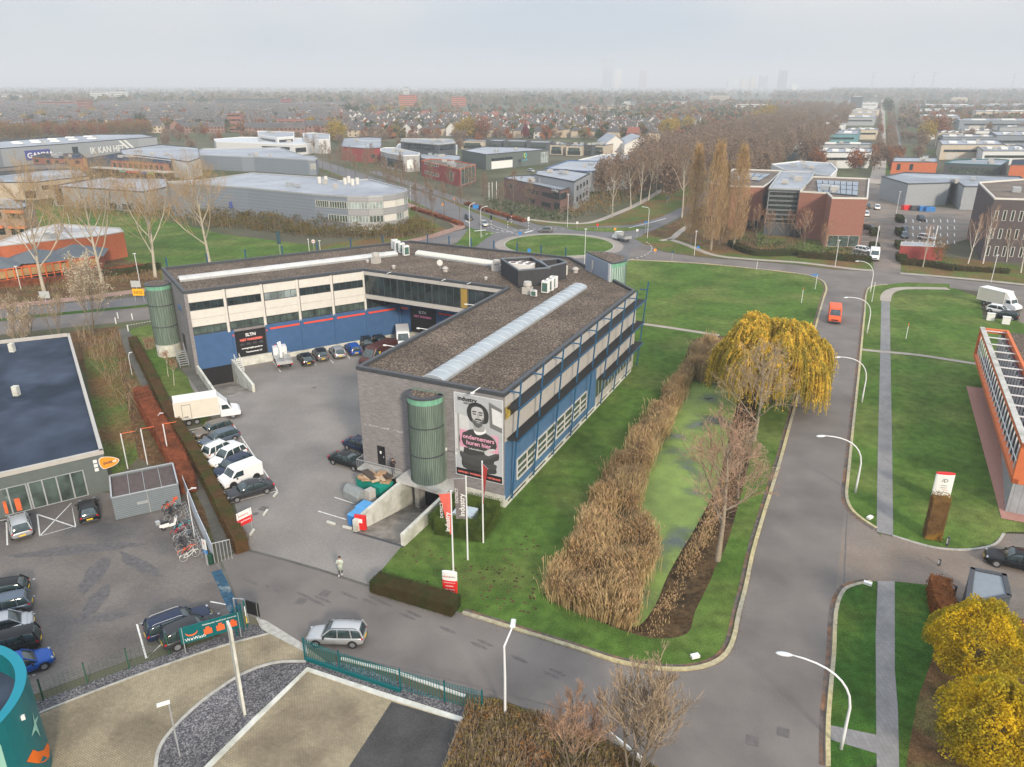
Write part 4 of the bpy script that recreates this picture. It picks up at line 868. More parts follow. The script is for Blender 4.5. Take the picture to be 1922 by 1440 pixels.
def leafy_tree(name, label, seed, h, rad, tr, leaf, nleaf, lsz, shape='round', zc=.58, group=None, limbs=9, rough=.22, cat='tree', bark='bark', z0=.12, hollow=.55, leaf2=None):
    rng = random.Random(seed); root = thing(name, label, cat, (0, 0, 0), group, build0=True); mt, mc, tips = MB(), MB(), []
    k = 5; pts = [Vector((0, 0, 0))]; dd = Vector((0, 0, 1))
    for i in range(k): dd = (dd+rvec(rng)*.05+Vector((0, 0, .05))).normalized(); pts.append(pts[-1]+dd*h*.8/k)
    mt.tube(pts, [tr*(1.15 if i == 0 else 1-.8*i/k) for i in range(k+1)], 8, 0, cap=False)
    for i in range(limbs):
        t = .25+.6*i/limbs; q = pts[min(int(t*k), k-1)]; a = i*2.4; ang = .85-.5*t
        e = q+Vector((math.cos(a)*math.sin(ang), math.sin(a)*math.sin(ang), math.cos(ang)))*rad*1.0; mt.tube([q, q.lerp(e, .5)+rvec(rng)*.2, e], [tr*.4, tr*.25, tr*.08], 5, 0, cap=False)
    mt.build('trunk', M_[bark], root, smooth=True)
    off = Vector((rng.uniform(0, 50), rng.uniform(0, 50), rng.uniform(0, 50)))
    for i in range(nleaf):
        d = rvec(rng); u = rng.random(); rr = (hollow+(1-hollow)*u**.6)
        lump = 1+rough*2.2*noise.noise(d*2.1+off)+rough*1.2*noise.noise(d*5+off)
        if noise.noise(d*3.2+off*2) < -.42 and rr > .7: continue
        x, y, z = d.x*rad*rr*lump, d.y*rad*rr*lump, d.z*rr*lump
        zz = z0*h+(h*(1-z0))*(z+1)/2
        if shape == 'egg': f = 1.12-.42*max(0, (zz/h-.35)/.65)**1.3*1.0; x *= f; y *= f
        if shape == 'cone': f = max(.05, 1.25*(1-zz/h)+.12); x *= f; y *= f
        p = Vector((x, y, zz)); leafq(mc, p, lsz*(.6+.8*rng.random()), rng, 1 if (leaf2 and noise.noise(p*.6+off) > .12) else 0)
    mc.build('crown', [leaf, leaf2] if leaf2 else leaf, root)
    return root
def put(root, p, rz=0, s=1.0, sz=None, label=None, z=0):
    root.location = (p[0], p[1], z); root.rotation_euler.z = rz; root.scale = (s, s, sz or s)
    if label: root['label'] = label
    return root
USED = set()
def inst(root, p, rz=0, s=1.0, sz=None, label=None, z=0, group=None):
    if root in USED: root = copy_tree(root)
    else: USED.add(root)
    if group: root['group'] = group
    return put(root, p, rz, s, sz, label, z)
LF = dict(
 orange=leafmat('leaves_orange', (.42, .20, .035)), rust=leafmat('leaves_rust', (.26, .10, .035)), yellow=leafmat('leaves_yellow', (.44, .29, .03), c2=(.24, .20, .03)),
 cream=leafmat('leaves_cream', (.62, .55, .42)), olive=leafmat('leaves_olive', (.13, .12, .035), c2=(.20, .13, .035)), green=leafmat('leaves_green', (.05, .075, .025)),
 hedge=leafmat('hedge_green', (.105, .15, .03), c2=(.06, .09, .02)), hedged=leafmat('hedge_dark', (.055, .072, .022), c2=(.08, .06, .025), var=.15), poplar=leafmat('poplar_twig', (.46, .32, .18)), amber=leafmat('amber', (.56, .34, .09)), hedgeb=leafmat('hedge_brown', (.13, .075, .035), c2=(.085, .085, .028), var=.15),
 hedger=leafmat('hedge_red_brown', (.30, .095, .045), c2=(.19, .07, .035)), reed=leafmat('reed_straw', (.55, .42, .22), c2=(.42, .29, .14)), redd=leafmat('leaves_red', (.22, .03, .03)),
 willow=leafmat('willow_leaves', (.80, .56, .09), c2=(.58, .43, .07), tl=.5), willow2=leafmat('willow_leaves_olive', (.36, .31, .06), tl=.5), gold=leafmat('hornbeam_leaves', (.64, .45, .02), c2=(.36, .30, .03), f2=.55), colh=leafmat('column_hedge_leaves', (.22, .13, .055), c2=(.36, .2, .03), f2=.35), brownt=leafmat('twig_haze', (.26, .185, .13)), scrub=leafmat('scrub_leaves', (.22, .17, .06), c2=(.28, .13, .05)))
# hedges -----------------------------------------------------------
def hedge(name, label, pts, wd, h, leaf, dens=26, lsz=.13, seed=1, group=None, closed=False, cat='hedge', rough=.1, z=0):
    rng = random.Random(seed); pts = [Vector(p[:2]) for p in pts]
    if closed: pts = pts+[pts[0]]
    o0 = pts[0]; root = thing(name, label, cat, (o0.x, o0.y, z), group)
    core = MB(); lf = MB(); Lq, Rq = ribbon(pts, wd/2*.88)
    for i in range(len(pts)-1): core.prism([Lq[i], Rq[i], Rq[i+1], Lq[i+1]], z, z+h*.93, bottom=False)
    core.build('twigs', leaf, root)
    for i in range(len(pts)-1):
        a, b = pts[i], pts[i+1]; d = b-a; ln = d.length; d.normalize(); nn = Vector((d.y, -d.x))
        for k in range(int(ln*(wd+2*h)*dens)):
            u = rng.uniform(-wd*.3, ln+wd*.3) if closed else rng.random()*ln; s_ = rng.random()*(wd+2*h); e = rng.gauss(0, 1)*rough*.4+rough*.5*noise.noise(Vector((a.x+u*.9, a.y+s_, h*7)))
            if s_ < wd: off, zz = s_-wd/2, h+e
            else: off, zz = (wd/2+e)*(1 if s_ < wd+h else -1), ((s_-wd) % h)
            q = a+d*u+nn*off; leafq(lf, Vector((q.x, q.y, z+zz)), lsz*(.6+.8*rng.random()), rng)
    if not closed:
        for a, d in ((pts[0], pts[0]-pts[1]), (pts[-1], pts[-1]-pts[-2])):
            d.normalize(); nn = Vector((d.y, -d.x))
            for k in range(int(wd*h*dens)): q = a+nn*rng.uniform(-wd/2, wd/2)+d*rng.gauss(0, .05); leafq(lf, Vector((q.x, q.y, z+rng.random()*h)), lsz, rng)
    lf.build('foliage', leaf, root); return root
hedge('hedge', 'long clipped brown and green hedge between the yard cars and the dark path', spline(G([(248,632),(287,707),(320,773),(360,837),(393,897),(433,977),(452,1012)], 1.4), 3), 1.25, 1.5, LF['hedgeb'], 80, .085, 2)
hedge('beech_hedge', 'rusty orange beech hedge behind the slatted shed', spline(G([(263,727),(283,767),(310,813),(330,853),(348,900)], 1.6), 3), 1.9, 1.75, LF['hedger'], 75, .10, 3)
hedge('hedge', 'low dark clipped hedge along the roadside below the red and white totem', G([(703,1083),(773,1104),(856,1128)], 1.0), 1.7, 1.15, LF['hedged'], 100, .08, 4)
hq = [L(-3.7, -6.3), L(.3, -5.9), L(-.1, -2.0), L(-4.1, -2.2)]
hedge('box_hedge', 'square clipped green hedge around a white box beside the brick building', hq, 1.5, 1.7, LF['hedge'], 110, .085, 5, closed=True)
hedge('column_hedge', 'tall narrow beech hedge, brown above and yellow below, beside the grey totem', [g(1733, 1008), g(1764, 1012)], 1.0, hh(1750, 1020, 938), LF['colh'], 130, .1, 6, rough=.3)
hedge('beech_hedge', 'brown beech hedge between the yellow trees and the driveway', spline(G([(1757,1112),(1768,1160),(1800,1190),(1880,1205),(1960,1220)]), 3), 1.6, 1.7, LF['rust'], 30, .15, 7)
hedge('hedge', 'low dark green hedge in front of the red brick offices', spline(G([(1372,460),(1400,474),(1430,480),(1495,478)]), 4), 2.2, 1.3, LF['hedged'], 8, .35, 8)
hedge('hedge', 'dark green hedge ending at the white estate car', spline(G([(1497,482),(1560,487),(1634,492)]), 4), 2.4, 1.3, LF['hedged'], 8, .35, 9)
hedge('hedge', 'dark hedge in front of the red carport', spline(G([(1690,495),(1740,500),(1790,508)]), 4), 2.4, 1.2, LF['hedged'], 8, .35, 10)
hedge('hedge', 'low dark hedge under the white birches', spline(G([(1794,507),(1840,510),(1892,513)]), 4), 1.8, .9, LF['hedged'], 8, .35, 11)
hedge('beech_hedge', 'low rust hedge on the left verge of the road to the roundabout', spline(G([(775,393),(810,404),(840,414),(866,424)]), 3), 1.8, .9, LF['hedger'], 6, .4, 12)
hedge('beech_hedge', 'low rust hedge on the right verge near the traffic lights', spline(G([(875,384),(920,399),(960,410),(984,417)]), 3), 1.8, .9, LF['hedger'], 6, .4, 13)
hedge('hedge', 'clipped dark hedge in front of the orange framed school', spline(G([(170,522),(230,517),(300,505)]), 4), 2, 1.4, LF['hedged'], 10, .3, 14)
hedge('beech_hedge', 'long rust hedge along the shrub verge by the west road', spline(G([(-40,545),(60,535),(130,528),(200,515),(290,505)]), 4), 1.6, 1.3, LF['hedger'], 12, .3, 15)
for i, (x, y) in enumerate([(1640,385+55),(1640,468),(1688,415),(1688,440),(1688,465),(1690,488)]): hedge('hedge', 'short hedge block at a corner of the parking bays beside the red brick offices', [g(x-2, y-4), g(x+2, y+4)], 2, 1.4, LF['hedged'], 6, .4, 20+i, group='hedge blocks between the parking bays')
# willow --------------------------------------------------------------
def willow():
    rng = random.Random(7); root = thing('weeping_willow', 'big golden weeping willow hanging over the pond and the road', 'tree', (0, 0, 0), build0=True)
    mt, mc = MB(), MB(); H = 11.9; Rm = 7.2
    mt.tube([(0, 0, -.6), (.1, 0, 2), (.2, .2, 4.5), (0, .2, 7)], [.65, .5, .42, .25], 9)
    for i in range(11): a = i*2.4; r_ = 3+2*rng.random(); mt.tube([(0, .1, 2.5+i*.3), (r_*.4*math.cos(a), r_*.4*math.sin(a), 5.5+i*.3), (r_*math.cos(a), r_*math.sin(a), 7.2+i*.28)], [.25, .17, .07], 6)
    mt.build('trunk', M_['bark'], root, smooth=True)
    lobes = [(Vector((math.cos(i*2.4)*rr*Rm, math.sin(i*2.4)*rr*Rm, 0)), .26*Rm*(1.25-.35*rr), (1-.36*rr**2)*H+rng.uniform(-.9, .6)) for i, rr in enumerate([(.12+.78*((i+.5)/26)**.55) for i in range(26)])]
    for i in range(5200):
        c, rl_, top = lobes[rng.randrange(26)]; a = rng.random()*2*math.pi; q = rl_*rng.random()**.5
        o_ = Vector((math.cos(a), math.sin(a), 0)); st = c+o_*q*.55; st.z = top-(q/rl_)**2*1.1-rng.random()*.4
        L_ = rng.uniform(1.2, 3.2) if c.length < .55*Rm else rng.uniform(2.6, 6.0)
        out = rng.uniform(.3, .9)*(.5+q/rl_); pts = []
        sw = rvec(rng)*.18; outw = (o_*.8+c.normalized()*.35)
        for k in range(7):
            t = k/6; pts.append(st+outw*out*(1-(1-t)**2)+Vector((0, 0, -L_*t**1.5))+sw*t)
        m_ = 1 if (rng.random() < .25) else 0
        s_ = rvec(rng); vs = []
        for k, p in enumerate(pts):
            wq = .05*(1.2-.6*k/6); n_ = Vector((s_.x, s_.y, 0)).normalized()*wq; vs += [p-n_, p+n_]
        mc.add(vs, [(2*k, 2*k+1, 2*k+3, 2*k+2) for k in range(6)], m_)
        for k in range(15): t = rng.random(); j = min(5, int(t*6)); leafq(mc, pts[j].lerp(pts[j+1], t*6-j)+rvec(rng)*.16, .3, rng, m_, k % 2)
    mc.build('crown', [LF['willow'], LF['willow2']], root); return root
wt = put(willow(), g(1452, 664, 6.6), .4, .98, 1.0)
# yellow hornbeams ---------------------------------------------------
p = g(1838, 1203, 3.4); put(leafy_tree('hornbeam', 'golden yellow egg-shaped tree beside the grey shed and driveway', 31, 6.4, 2.9, .22, LF['gold'], 26000, .15, 'egg', hollow=.6, rough=.1), p, .3)
p = g(1878, 1368, 3.5); put(leafy_tree('hornbeam', 'golden yellow egg-shaped tree lowest in the picture, overlapping its twin', 32, 6.6, 3.1, .22, LF['gold'], 32000, .15, 'egg', hollow=.6, rough=.1), p, 1.3)
# bare trees by the pond -----------------------------------------------
tw4 = mat('twig_ochre', (.36, .25, .13), var=.2); tw2 = mat('twig_light', (.33, .25, .17), var=.2); tw3 = mat('twig_red', (.36, .23, .155), var=.2)
put(bare_tree('bare_tree', 'bare grey tree standing on the brown bank at the lower end of the pond', 41, hh(1347, 1052, 800), .24, (11, 8, 6, 5), .95, .12, 4, 'barkg', tw3, clear=.28), g(1347, 1052), 1.0)
put(bare_tree('bare_tree', 'bare pale tree between the willow and the roadside kerb', 42, hh(1418, 832, 655), .2, (11, 7, 6, 5), .9, .14, 4, 'barkg', tw2, clear=.2), g(1415, 828), 2.0)
put(bare_tree('bare_tree', 'small bare tree on the pond bank just above the lower bare tree', 43, 7.5, .14, (9, 7, 6, 5), .9, .12, 4, 'bark', tw2, clear=.2), g(1385, 935), 0)
put(bare_tree('bare_tree', 'wide bare many-stemmed tree over the road at the bottom edge', 44, 7.6, .09, (7, 5, 5, 4), .55, .12, 4, 'bark', tw2, clear=.15, stems=6), g(1190, 1462), 0)
put(bare_tree('bare_tree', 'small bare tree in the scrub at the bottom edge beside the dark parking', 45, 5.0, .07, (7, 5, 5, 4), .55, .12, 4, 'bark', tw3, clear=.15, stems=4), g(1085, 1440), 0)
# large poplars on the left --------------------------------------------
for i, (x, y, ty, nl, lb) in enumerate([(83,547,345,250,'tall bare poplar with pale trunk before the orange school, beside a grey sign'),(193,533,335,350,'tall poplar with few yellow leaves at the right end of the orange framed school'),(292,521,330,250,'tall forked poplar with pale trunk between the school and the white office corner'),(394,497,318,2600,'poplar with many amber leaves behind the office roof')]):
    put(bare_tree('poplar', lb, 50+i, hh(x, y, ty), .34, (12, 8, 6, 5), .8, .12, 4, 'barkw', tw4, LF['orange'], nl+2200, .22, clear=.24, leafz=4, lf=1.4), g(x, y), i)
put(bare_tree('shrub_tree', 'thin tree with creamy white leaves beside the west road', 55, hh(178, 628, 495), .10, (8, 6, 5, 4), .5, .12, 4, 'bark', tw2, LF['cream'], 2600, .2, clear=.1, stems=3), g(172, 628), 0)
for i, (x, y) in enumerate([(20,630),(58,640),(105,632),(45,665)]): put(bare_tree('shrub_tree', ['thin leafless shrub tree above the flat dark roof, furthest west','thin leafless shrub tree second along the flat dark roof','thin leafless shrub tree nearest the cream-leaved one','low thin leafless shrub tree against the dark roof edge'][i], 56+i, 6.5, .06, (6, 5, 4, 3), .45, .12, 4, 'bark', tw2, LF['cream'], 120, .18, clear=.1, stems=3), g(x, y), i)
# small staked trees on the west lawn
for i, (x, y) in enumerate([(316,707),(327,724)]):
    put(bare_tree('staked_tree', ['small twiggy tree on a stake, nearer the stair tower','small twiggy tree on a stake, nearer the box truck'][i], 61+i, 3.6, .06, (8, 5, 4), .7, .1, 3, 'barkw', tw3, LF['rust'], 120, .12, clear=.6), g(x, y), i)
# reeds ----------------------------------------------------------------
def reeds(name, label, poly, n_, h0, h1, seed, z=-.5):
    rng = random.Random(seed); mb = MB(); xs = [p.x for p in poly]; ys = [p.y for p in poly]; k = 0
    while k < n_:
        p = Vector((rng.uniform(min(xs), max(xs)), rng.uniform(min(ys), max(ys))))
        if not inpoly(p, poly): continue
        if noise.noise(Vector((p.x*.35, p.y*.35, 3))) < -.2: 
            if rng.random() < .8: k += 1; continue
        p = p+Vector((rng.gauss(0, .35), rng.gauss(0, .35))); k += 1; f = .75+.6*noise.noise(Vector((p.x*.25, p.y*.25, 9)))
        h = rng.uniform(h0, h1)*f; zb = z+.35*rng.random(); lean = Vector((noise.noise(Vector((p.x*.3, p.y*.3, 20)))*1.0+rng.gauss(0, .3), noise.noise(Vector((p.x*.3, p.y*.3, 31)))*.9+rng.gauss(0, .3), 0))*h*.38
        pts = [Vector((p.x, p.y, zb)), Vector((p.x, p.y, zb+h*.5))+lean*.25, Vector((p.x, p.y, zb+h*.85))+lean*.65, Vector((p.x, p.y, zb+h*.95))+lean]
        a = rng.random()*6.3; nn = Vector((math.cos(a), math.sin(a), 0))*(.014+.016*rng.random()); vs = []
        for i, q in enumerate(pts): w_ = nn*(1, .9, 1.5, .4)[i]; vs += [q-w_, q+w_]
        mb.add(vs, [(0, 1, 3, 2), (2, 3, 5, 4), (4, 5, 7, 6)], 0)
        if rng.random() < .5: leafq(mb, pts[3], .26, rng, 1, True)
    o = mb.build(name, [LF['reed'], leafmat('reed_plume', (.5, .34, .2))]); return tag(o, label, None, None, 'stuff')
rp1 = spline(G([(1282,700),(1246,752),(1205,800),(1172,852),(1132,915),(1105,970),(1082,1030),(1035,1090),(1040,1128),(1095,1150),(1160,1172),(1186,1172),(1192,1120),(1210,1080),(1225,1035),(1215,1000),(1192,965),(1205,900),(1226,850),(1250,800),(1268,765),(1288,720),(1294,700)]), 3, True)
reeds('reeds', 'tall straw-coloured reeds along the near side of the pond', rp1, 50000, 1.3, 2.8, 5)
reeds('reeds', 'patch of straw reeds at the far end of the pond', spline(G([(1298,700),(1310,660),(1345,655),(1362,700),(1325,712)]), 3, True), 6500, 2.4, 3.2, 6)
reeds('reeds', 'short brown reeds on the far bank of the pond', spline(G([(1212,1190),(1245,1120),(1290,1040),(1330,960),(1360,880),(1372,880),(1350,960),(1320,1030),(1290,1080),(1262,1140),(1235,1190)]), 3, True), 3000, .1, .32, 8)
# undergrowth -----------------------------------------------------------
def brush(name, label, poly, n_, hmax, leaf, seed, lsz=.2, twigs=.3, z=0, dens=1.0, kind='stuff', cat=None):
    rng = random.Random(seed); mb = MB(); xs = [p.x for p in poly]; ys = [p.y for p in poly]; k = 0
    while k < n_:
        p = Vector((rng.uniform(min(xs), max(xs)), rng.uniform(min(ys), max(ys))))
        k += 1
        if not inpoly(p, poly): continue
        hgt_ = hmax*max(.12, .6+.85*noise.noise(Vector((p.x*.22, p.y*.22, seed)))+.3*noise.noise(Vector((p.x*.7, p.y*.7, seed))))
        if rng.random() < twigs:
            q = Vector((p.x, p.y, z)); e = q+Vector((rng.gauss(0, .3), rng.gauss(0, .3), 1))*hgt_*(.8+.4*rng.random()); ribb(mb, [q, q.lerp(e, .5), e], .05, rng, 1)
        else: leafq(mb, Vector((p.x, p.y, z+hgt_*rng.random()**.5)), lsz*(.6+.8*rng.random()), rng, 0)
    o = mb.build(name, [leaf, tw2]); return tag(o, label, cat, None, kind)
brush('undergrowth', 'tangled ochre scrub at the bottom edge between fence and road', G([(878,1322),(930,1315),(1023,1348),(1140,1396),(1233,1448),(1300,1560),(800,1560),(838,1440),(865,1370)]), 22000, 1.1, LF['scrub'], 71, .17, .45)
brush('undergrowth', 'dark brown and olive shrubs between the flat roof and the path', G([(140,622),(228,640),(240,700),(262,750),(255,790),(232,770),(190,700),(150,650)]), 9000, 2.2, LF['scrub'], 72, .22, .35)
brush('undergrowth', 'sparse brown weeds on the strip behind the shed', G([(170,700),(240,730),(300,860),(215,905),(195,830)]), 4000, .3, LF['rust'], 73, .16, .5)
brush('undergrowth', 'olive and amber shrubs in front of the banded silver office', G([(390,425),(470,432),(560,445),(690,450),(800,447),(820,436),(780,424),(700,430),(560,430),(440,412),(360,405)]), 60000, 4.6, LF['olive'], 74, .4, .1)
brush('undergrowth', 'autumn shrubs and saplings below the brown office by the footpath', G([(1075,412),(1140,400),(1190,380),(1240,352),(1220,345),(1120,370),(1062,398)]), 7000, 5.0, LF['scrub'], 75, .6, .3)
brush('undergrowth', 'shrubby verge in front of the school and the poplars', G([(-40,556),(0,550),(150,545),(240,530),(305,525),(305,508),(200,518),(60,540),(-40,550)]), 7000, 1.1, LF['scrub'], 76, .3, .35)
brush('undergrowth', 'amber bushes behind the school field', G([(120,395),(230,385),(330,390),(420,415),(440,435),(330,420),(230,408),(120,412)]), 9000, 4.5, LF['olive'], 77, .5, .3)
brush('undergrowth', 'dark shrubs at the foot of the brown office', G([(930,400),(1000,414),(1050,418),(1100,412),(1090,405),(1040,402),(960,385),(900,372)]), 3500, 2.6, LF['green'], 78, .5, .1)
brush('undergrowth', 'garden shrubs in front of the red brick offices', G([(1380,455),(1420,468),(1500,472),(1560,478),(1630,480),(1630,474),(1500,462),(1400,448)]), 2600, 1.6, LF['green'], 79, .4, .3)
brush('undergrowth', 'reddish shrub beside the round stair tower', G([(268,640),(296,632),(300,652),(274,660)]), 1500, 1.6, LF['rust'], 80, .14, .4)
gr = MB(); rng = random.Random(3)
for P_l, nn in ((kl, 9),):
    for i in range(len(P_l)-1):
        for k in range(nn):
            q = P_l[i].lerp(P_l[i+1], rng.random())+rvec(rng).xy*rng.uniform(0, .9); leafq(gr, Vector((q.x, q.y, .03)), .09, rng)
tag(gr.build('fallen_leaves', LF['rust']), None, None, None, 'stuff')
mh = MB()
for k in range(150):
    p = g(rng.uniform(900, 1010) if k % 3 else rng.uniform(760, 900), rng.uniform(1000, 1150)); q = p+rvec(rng).xy*.5
    if inpoly(p, [Vector(v) for v in G([(757,1026),(700,1092),(868,1148),(1000,1188),(1040,1150),(1060,1040),(1000,990),(880,1040)])]): mh.cyl(p, rng.uniform(.08, .2), .0, .03+.03*rng.random(), 7, 0, .05)
tag(mh.build('molehills', M_['bank']), 'small dark molehills dotted over the lawn by the flagpoles', None, None, 'stuff')
# columnar poplars by the red brick offices
for i, (x, y, ty, lb) in enumerate([(1297,458,262,'columnar poplar leftmost of the four, bare brown'),(1334,470,255,'columnar poplar with the amber tip, second from the left'),(1350,459,300,'slim columnar poplar half hidden behind its neighbours'),(1377,466,262,'columnar poplar closest to the red brick offices')]):
    h = hh(x, y, ty); rt_ = thing('columnar_poplar', lb, 'tree', (0, 0, 0), build0=True); rg = random.Random(81+i); Rm = [2.5, 2.9, 1.7, 2.6][i]; MB().tube([(0, 0, 0), (.1, 0, h*.3), (0, .1, h*.6), (0, 0, h*.9)], [.3, .22, .13, .04], 7).build('trunk', M_['barkg'], rt_); mc = MB()
    for k in range(5200):
        u = .10+.88*rg.random(); env = Rm*(math.sin(math.pi*min(1, (u*.96)**.72))**.8+.05)*(1+.3*noise.noise(Vector((math.cos(k*2.4)*1.5, math.sin(k*2.4)*1.5, u*6+i*9)))); a_ = k*2.4+rg.random(); r0 = env*rg.random()**.6; p_ = Vector((r0*math.cos(a_), r0*math.sin(a_), u*h*.93)); o_ = Vector((math.cos(a_), math.sin(a_), 0))*.16
        e_ = p_+(Vector((0, 0, 1))+o_+rvec(rg)*.18)*rg.uniform(.7, 1.9)
        if rg.random() < .72: ribb(mc, [p_, p_.lerp(e_, .5), e_], .075, rg, 0)
        elif rg.random() < (.9 if u > .62 else .3): leafq(mc, e_, .26, rg, 1)
    mc.build('crown', [LF['poplar'], LF['amber']], rt_); put(rt_, g(x, y), i)
# ================================================================ VEHICLES
def paint(name, c, metal=.35, rough=.28): return mat('paint_'+name, c, rough=rough, metal=metal, var=.03, sc=1, spec=.28)
PAINT = dict(black=paint('black', (.008, .009, .011), 0), anthracite=paint('anthracite', (.03, .032, .037), 0), greyblue=paint('grey_blue', (.10, .13, .17)), silver=paint('silver', (.45, .46, .47), .5), white=paint('white', (.72, .73, .74), 0, .35), darkblue=paint('dark_blue', (.012, .022, .055), 0), blue=paint('bright_blue', (.005, .07, .33), 0), grey=paint('grey', (.14, .14, .145)), brown=paint('maroon', (.075, .028, .025), .1), orange=paint('orange', (.75, .10, .025), 0, .4), cream=paint('cream', (.62, .58, .50), 0, .5), bronze=paint('bronze', (.16, .14, .12)), red=paint('red', (.5, .03, .02), 0))
def ring(w, zb, zm, zt, x): return [(x, -w*.86, zb), (x, -w*.98, zb+.12), (x, -w, zm), (x, -w*.965, zt-.07), (x, -w*.84, zt), (x, 0, zt+.03), (x, w*.84, zt), (x, w*.965, zt-.07), (x, w, zm), (x, w*.98, zb+.12), (x, w*.86, zb)]
def loft(mb, rings, m=0):
    n = len(rings[0]); vs = [v for r in rings for v in r]; fs = []
    for i in range(len(rings)-1): fs += [(i*n+k, i*n+(k+1) % n, (i+1)*n+(k+1) % n, (i+1)*n+k) for k in range(n)]
    fs += [tuple(range(n))[::-1], tuple((len(rings)-1)*n+k for k in range(n))]
    return mb.add(vs, fs, m)
def add_wheel(root, x, y, r, wd=.22, rimm=None):
    t = MB(); s = 1 if y > 0 else -1; n = 18; a = [2*math.pi*k/n for k in range(n)]
    prof = [(r*.62, -wd/2), (r*.96, -wd/2), (r, -wd*.3), (r, wd*.3), (r*.96, wd/2), (r*.62, wd/2)]
    vs = [(x+q*math.cos(b), y+o, r+q*math.sin(b)) for q, o in prof for b in a]
    t.add(vs, [(i*n+k, i*n+(k+1) % n, (i+1)*n+(k+1) % n, (i+1)*n+k) for i in range(5) for k in range(n)])
    w_ = t.build('wheel', M_['rubber'], root)
    rr = MB(); vs = [(x+r*.64*math.cos(b), y+s*wd*.42, r+r*.64*math.sin(b)) for b in a]
    rr.poly(vs if s < 0 else vs[::-1]); rr.poly(([(vx, y-s*wd*.42, vz) for vx, vy, vz in vs])[::s])
    hub = rr.build('rim', rimm or M_['rim'], w_)
    sp = MB()
    for k in range(5):
        b = 2*math.pi*k/5; sp.box((x+r*.4*math.cos(b+.63), y+s*(wd*.42+.004), r+r*.4*math.sin(b+.63)), (.09, .006, .09))
    sp.build('rim_gap', M_['rubber'], hub) if False else None
    return w_
def arch(root, xs, w, r):
    mb = MB()
    for x in xs:
        for s in (-1, 1):
            vs = [(x+r*1.16*math.cos(math.pi*k/10), s*(w+.003), r+r*1.16*math.sin(math.pi*k/10)) for k in range(11)]+[(x-r*1.16, s*(w+.003), r*.75), (x+r*1.16, s*(w+.003), r*.75)]
            mb.poly(vs if s < 0 else vs[::-1])
    return mb.build('wheel_arches', M_['black'], root)
STY = dict(hatch=(-.485, -.37, .07, .25, .60), suv=(-.49, -.41, .07, .22, .60), estate=(-.49, -.43, .06, .23, .60), sedan=(-.37, -.22, .06, .24, .62), mpv=(-.49, -.44, .16, .33, .58))
def lights(root, L_, w, zt, zh, plate=True, both=True):
    for s in (-1, 1):
        MB().box((L_/2-.17, s*w*.66, zh), (.16, w*.28, .10), -s*.5).build('headlight', M_['headl'], root)
        MB().box((-L_/2+.12, s*w*.76, zt), (.16, w*.22, .17)).build('tail_light', M_['tail'], root)
        MB().box((L_*.17, s*(w+.08), zh+.28), (.12, .16, .12)).build('mirror', M_['black'], root)
    MB().box((-L_/2-.012, 0, .55), (.03, .52, .12)).build('number_plate', M_['plate'], root); MB().box((L_/2+.012, 0, .40), (.03, .52, .12)).build('number_plate', M_['plate'], root)
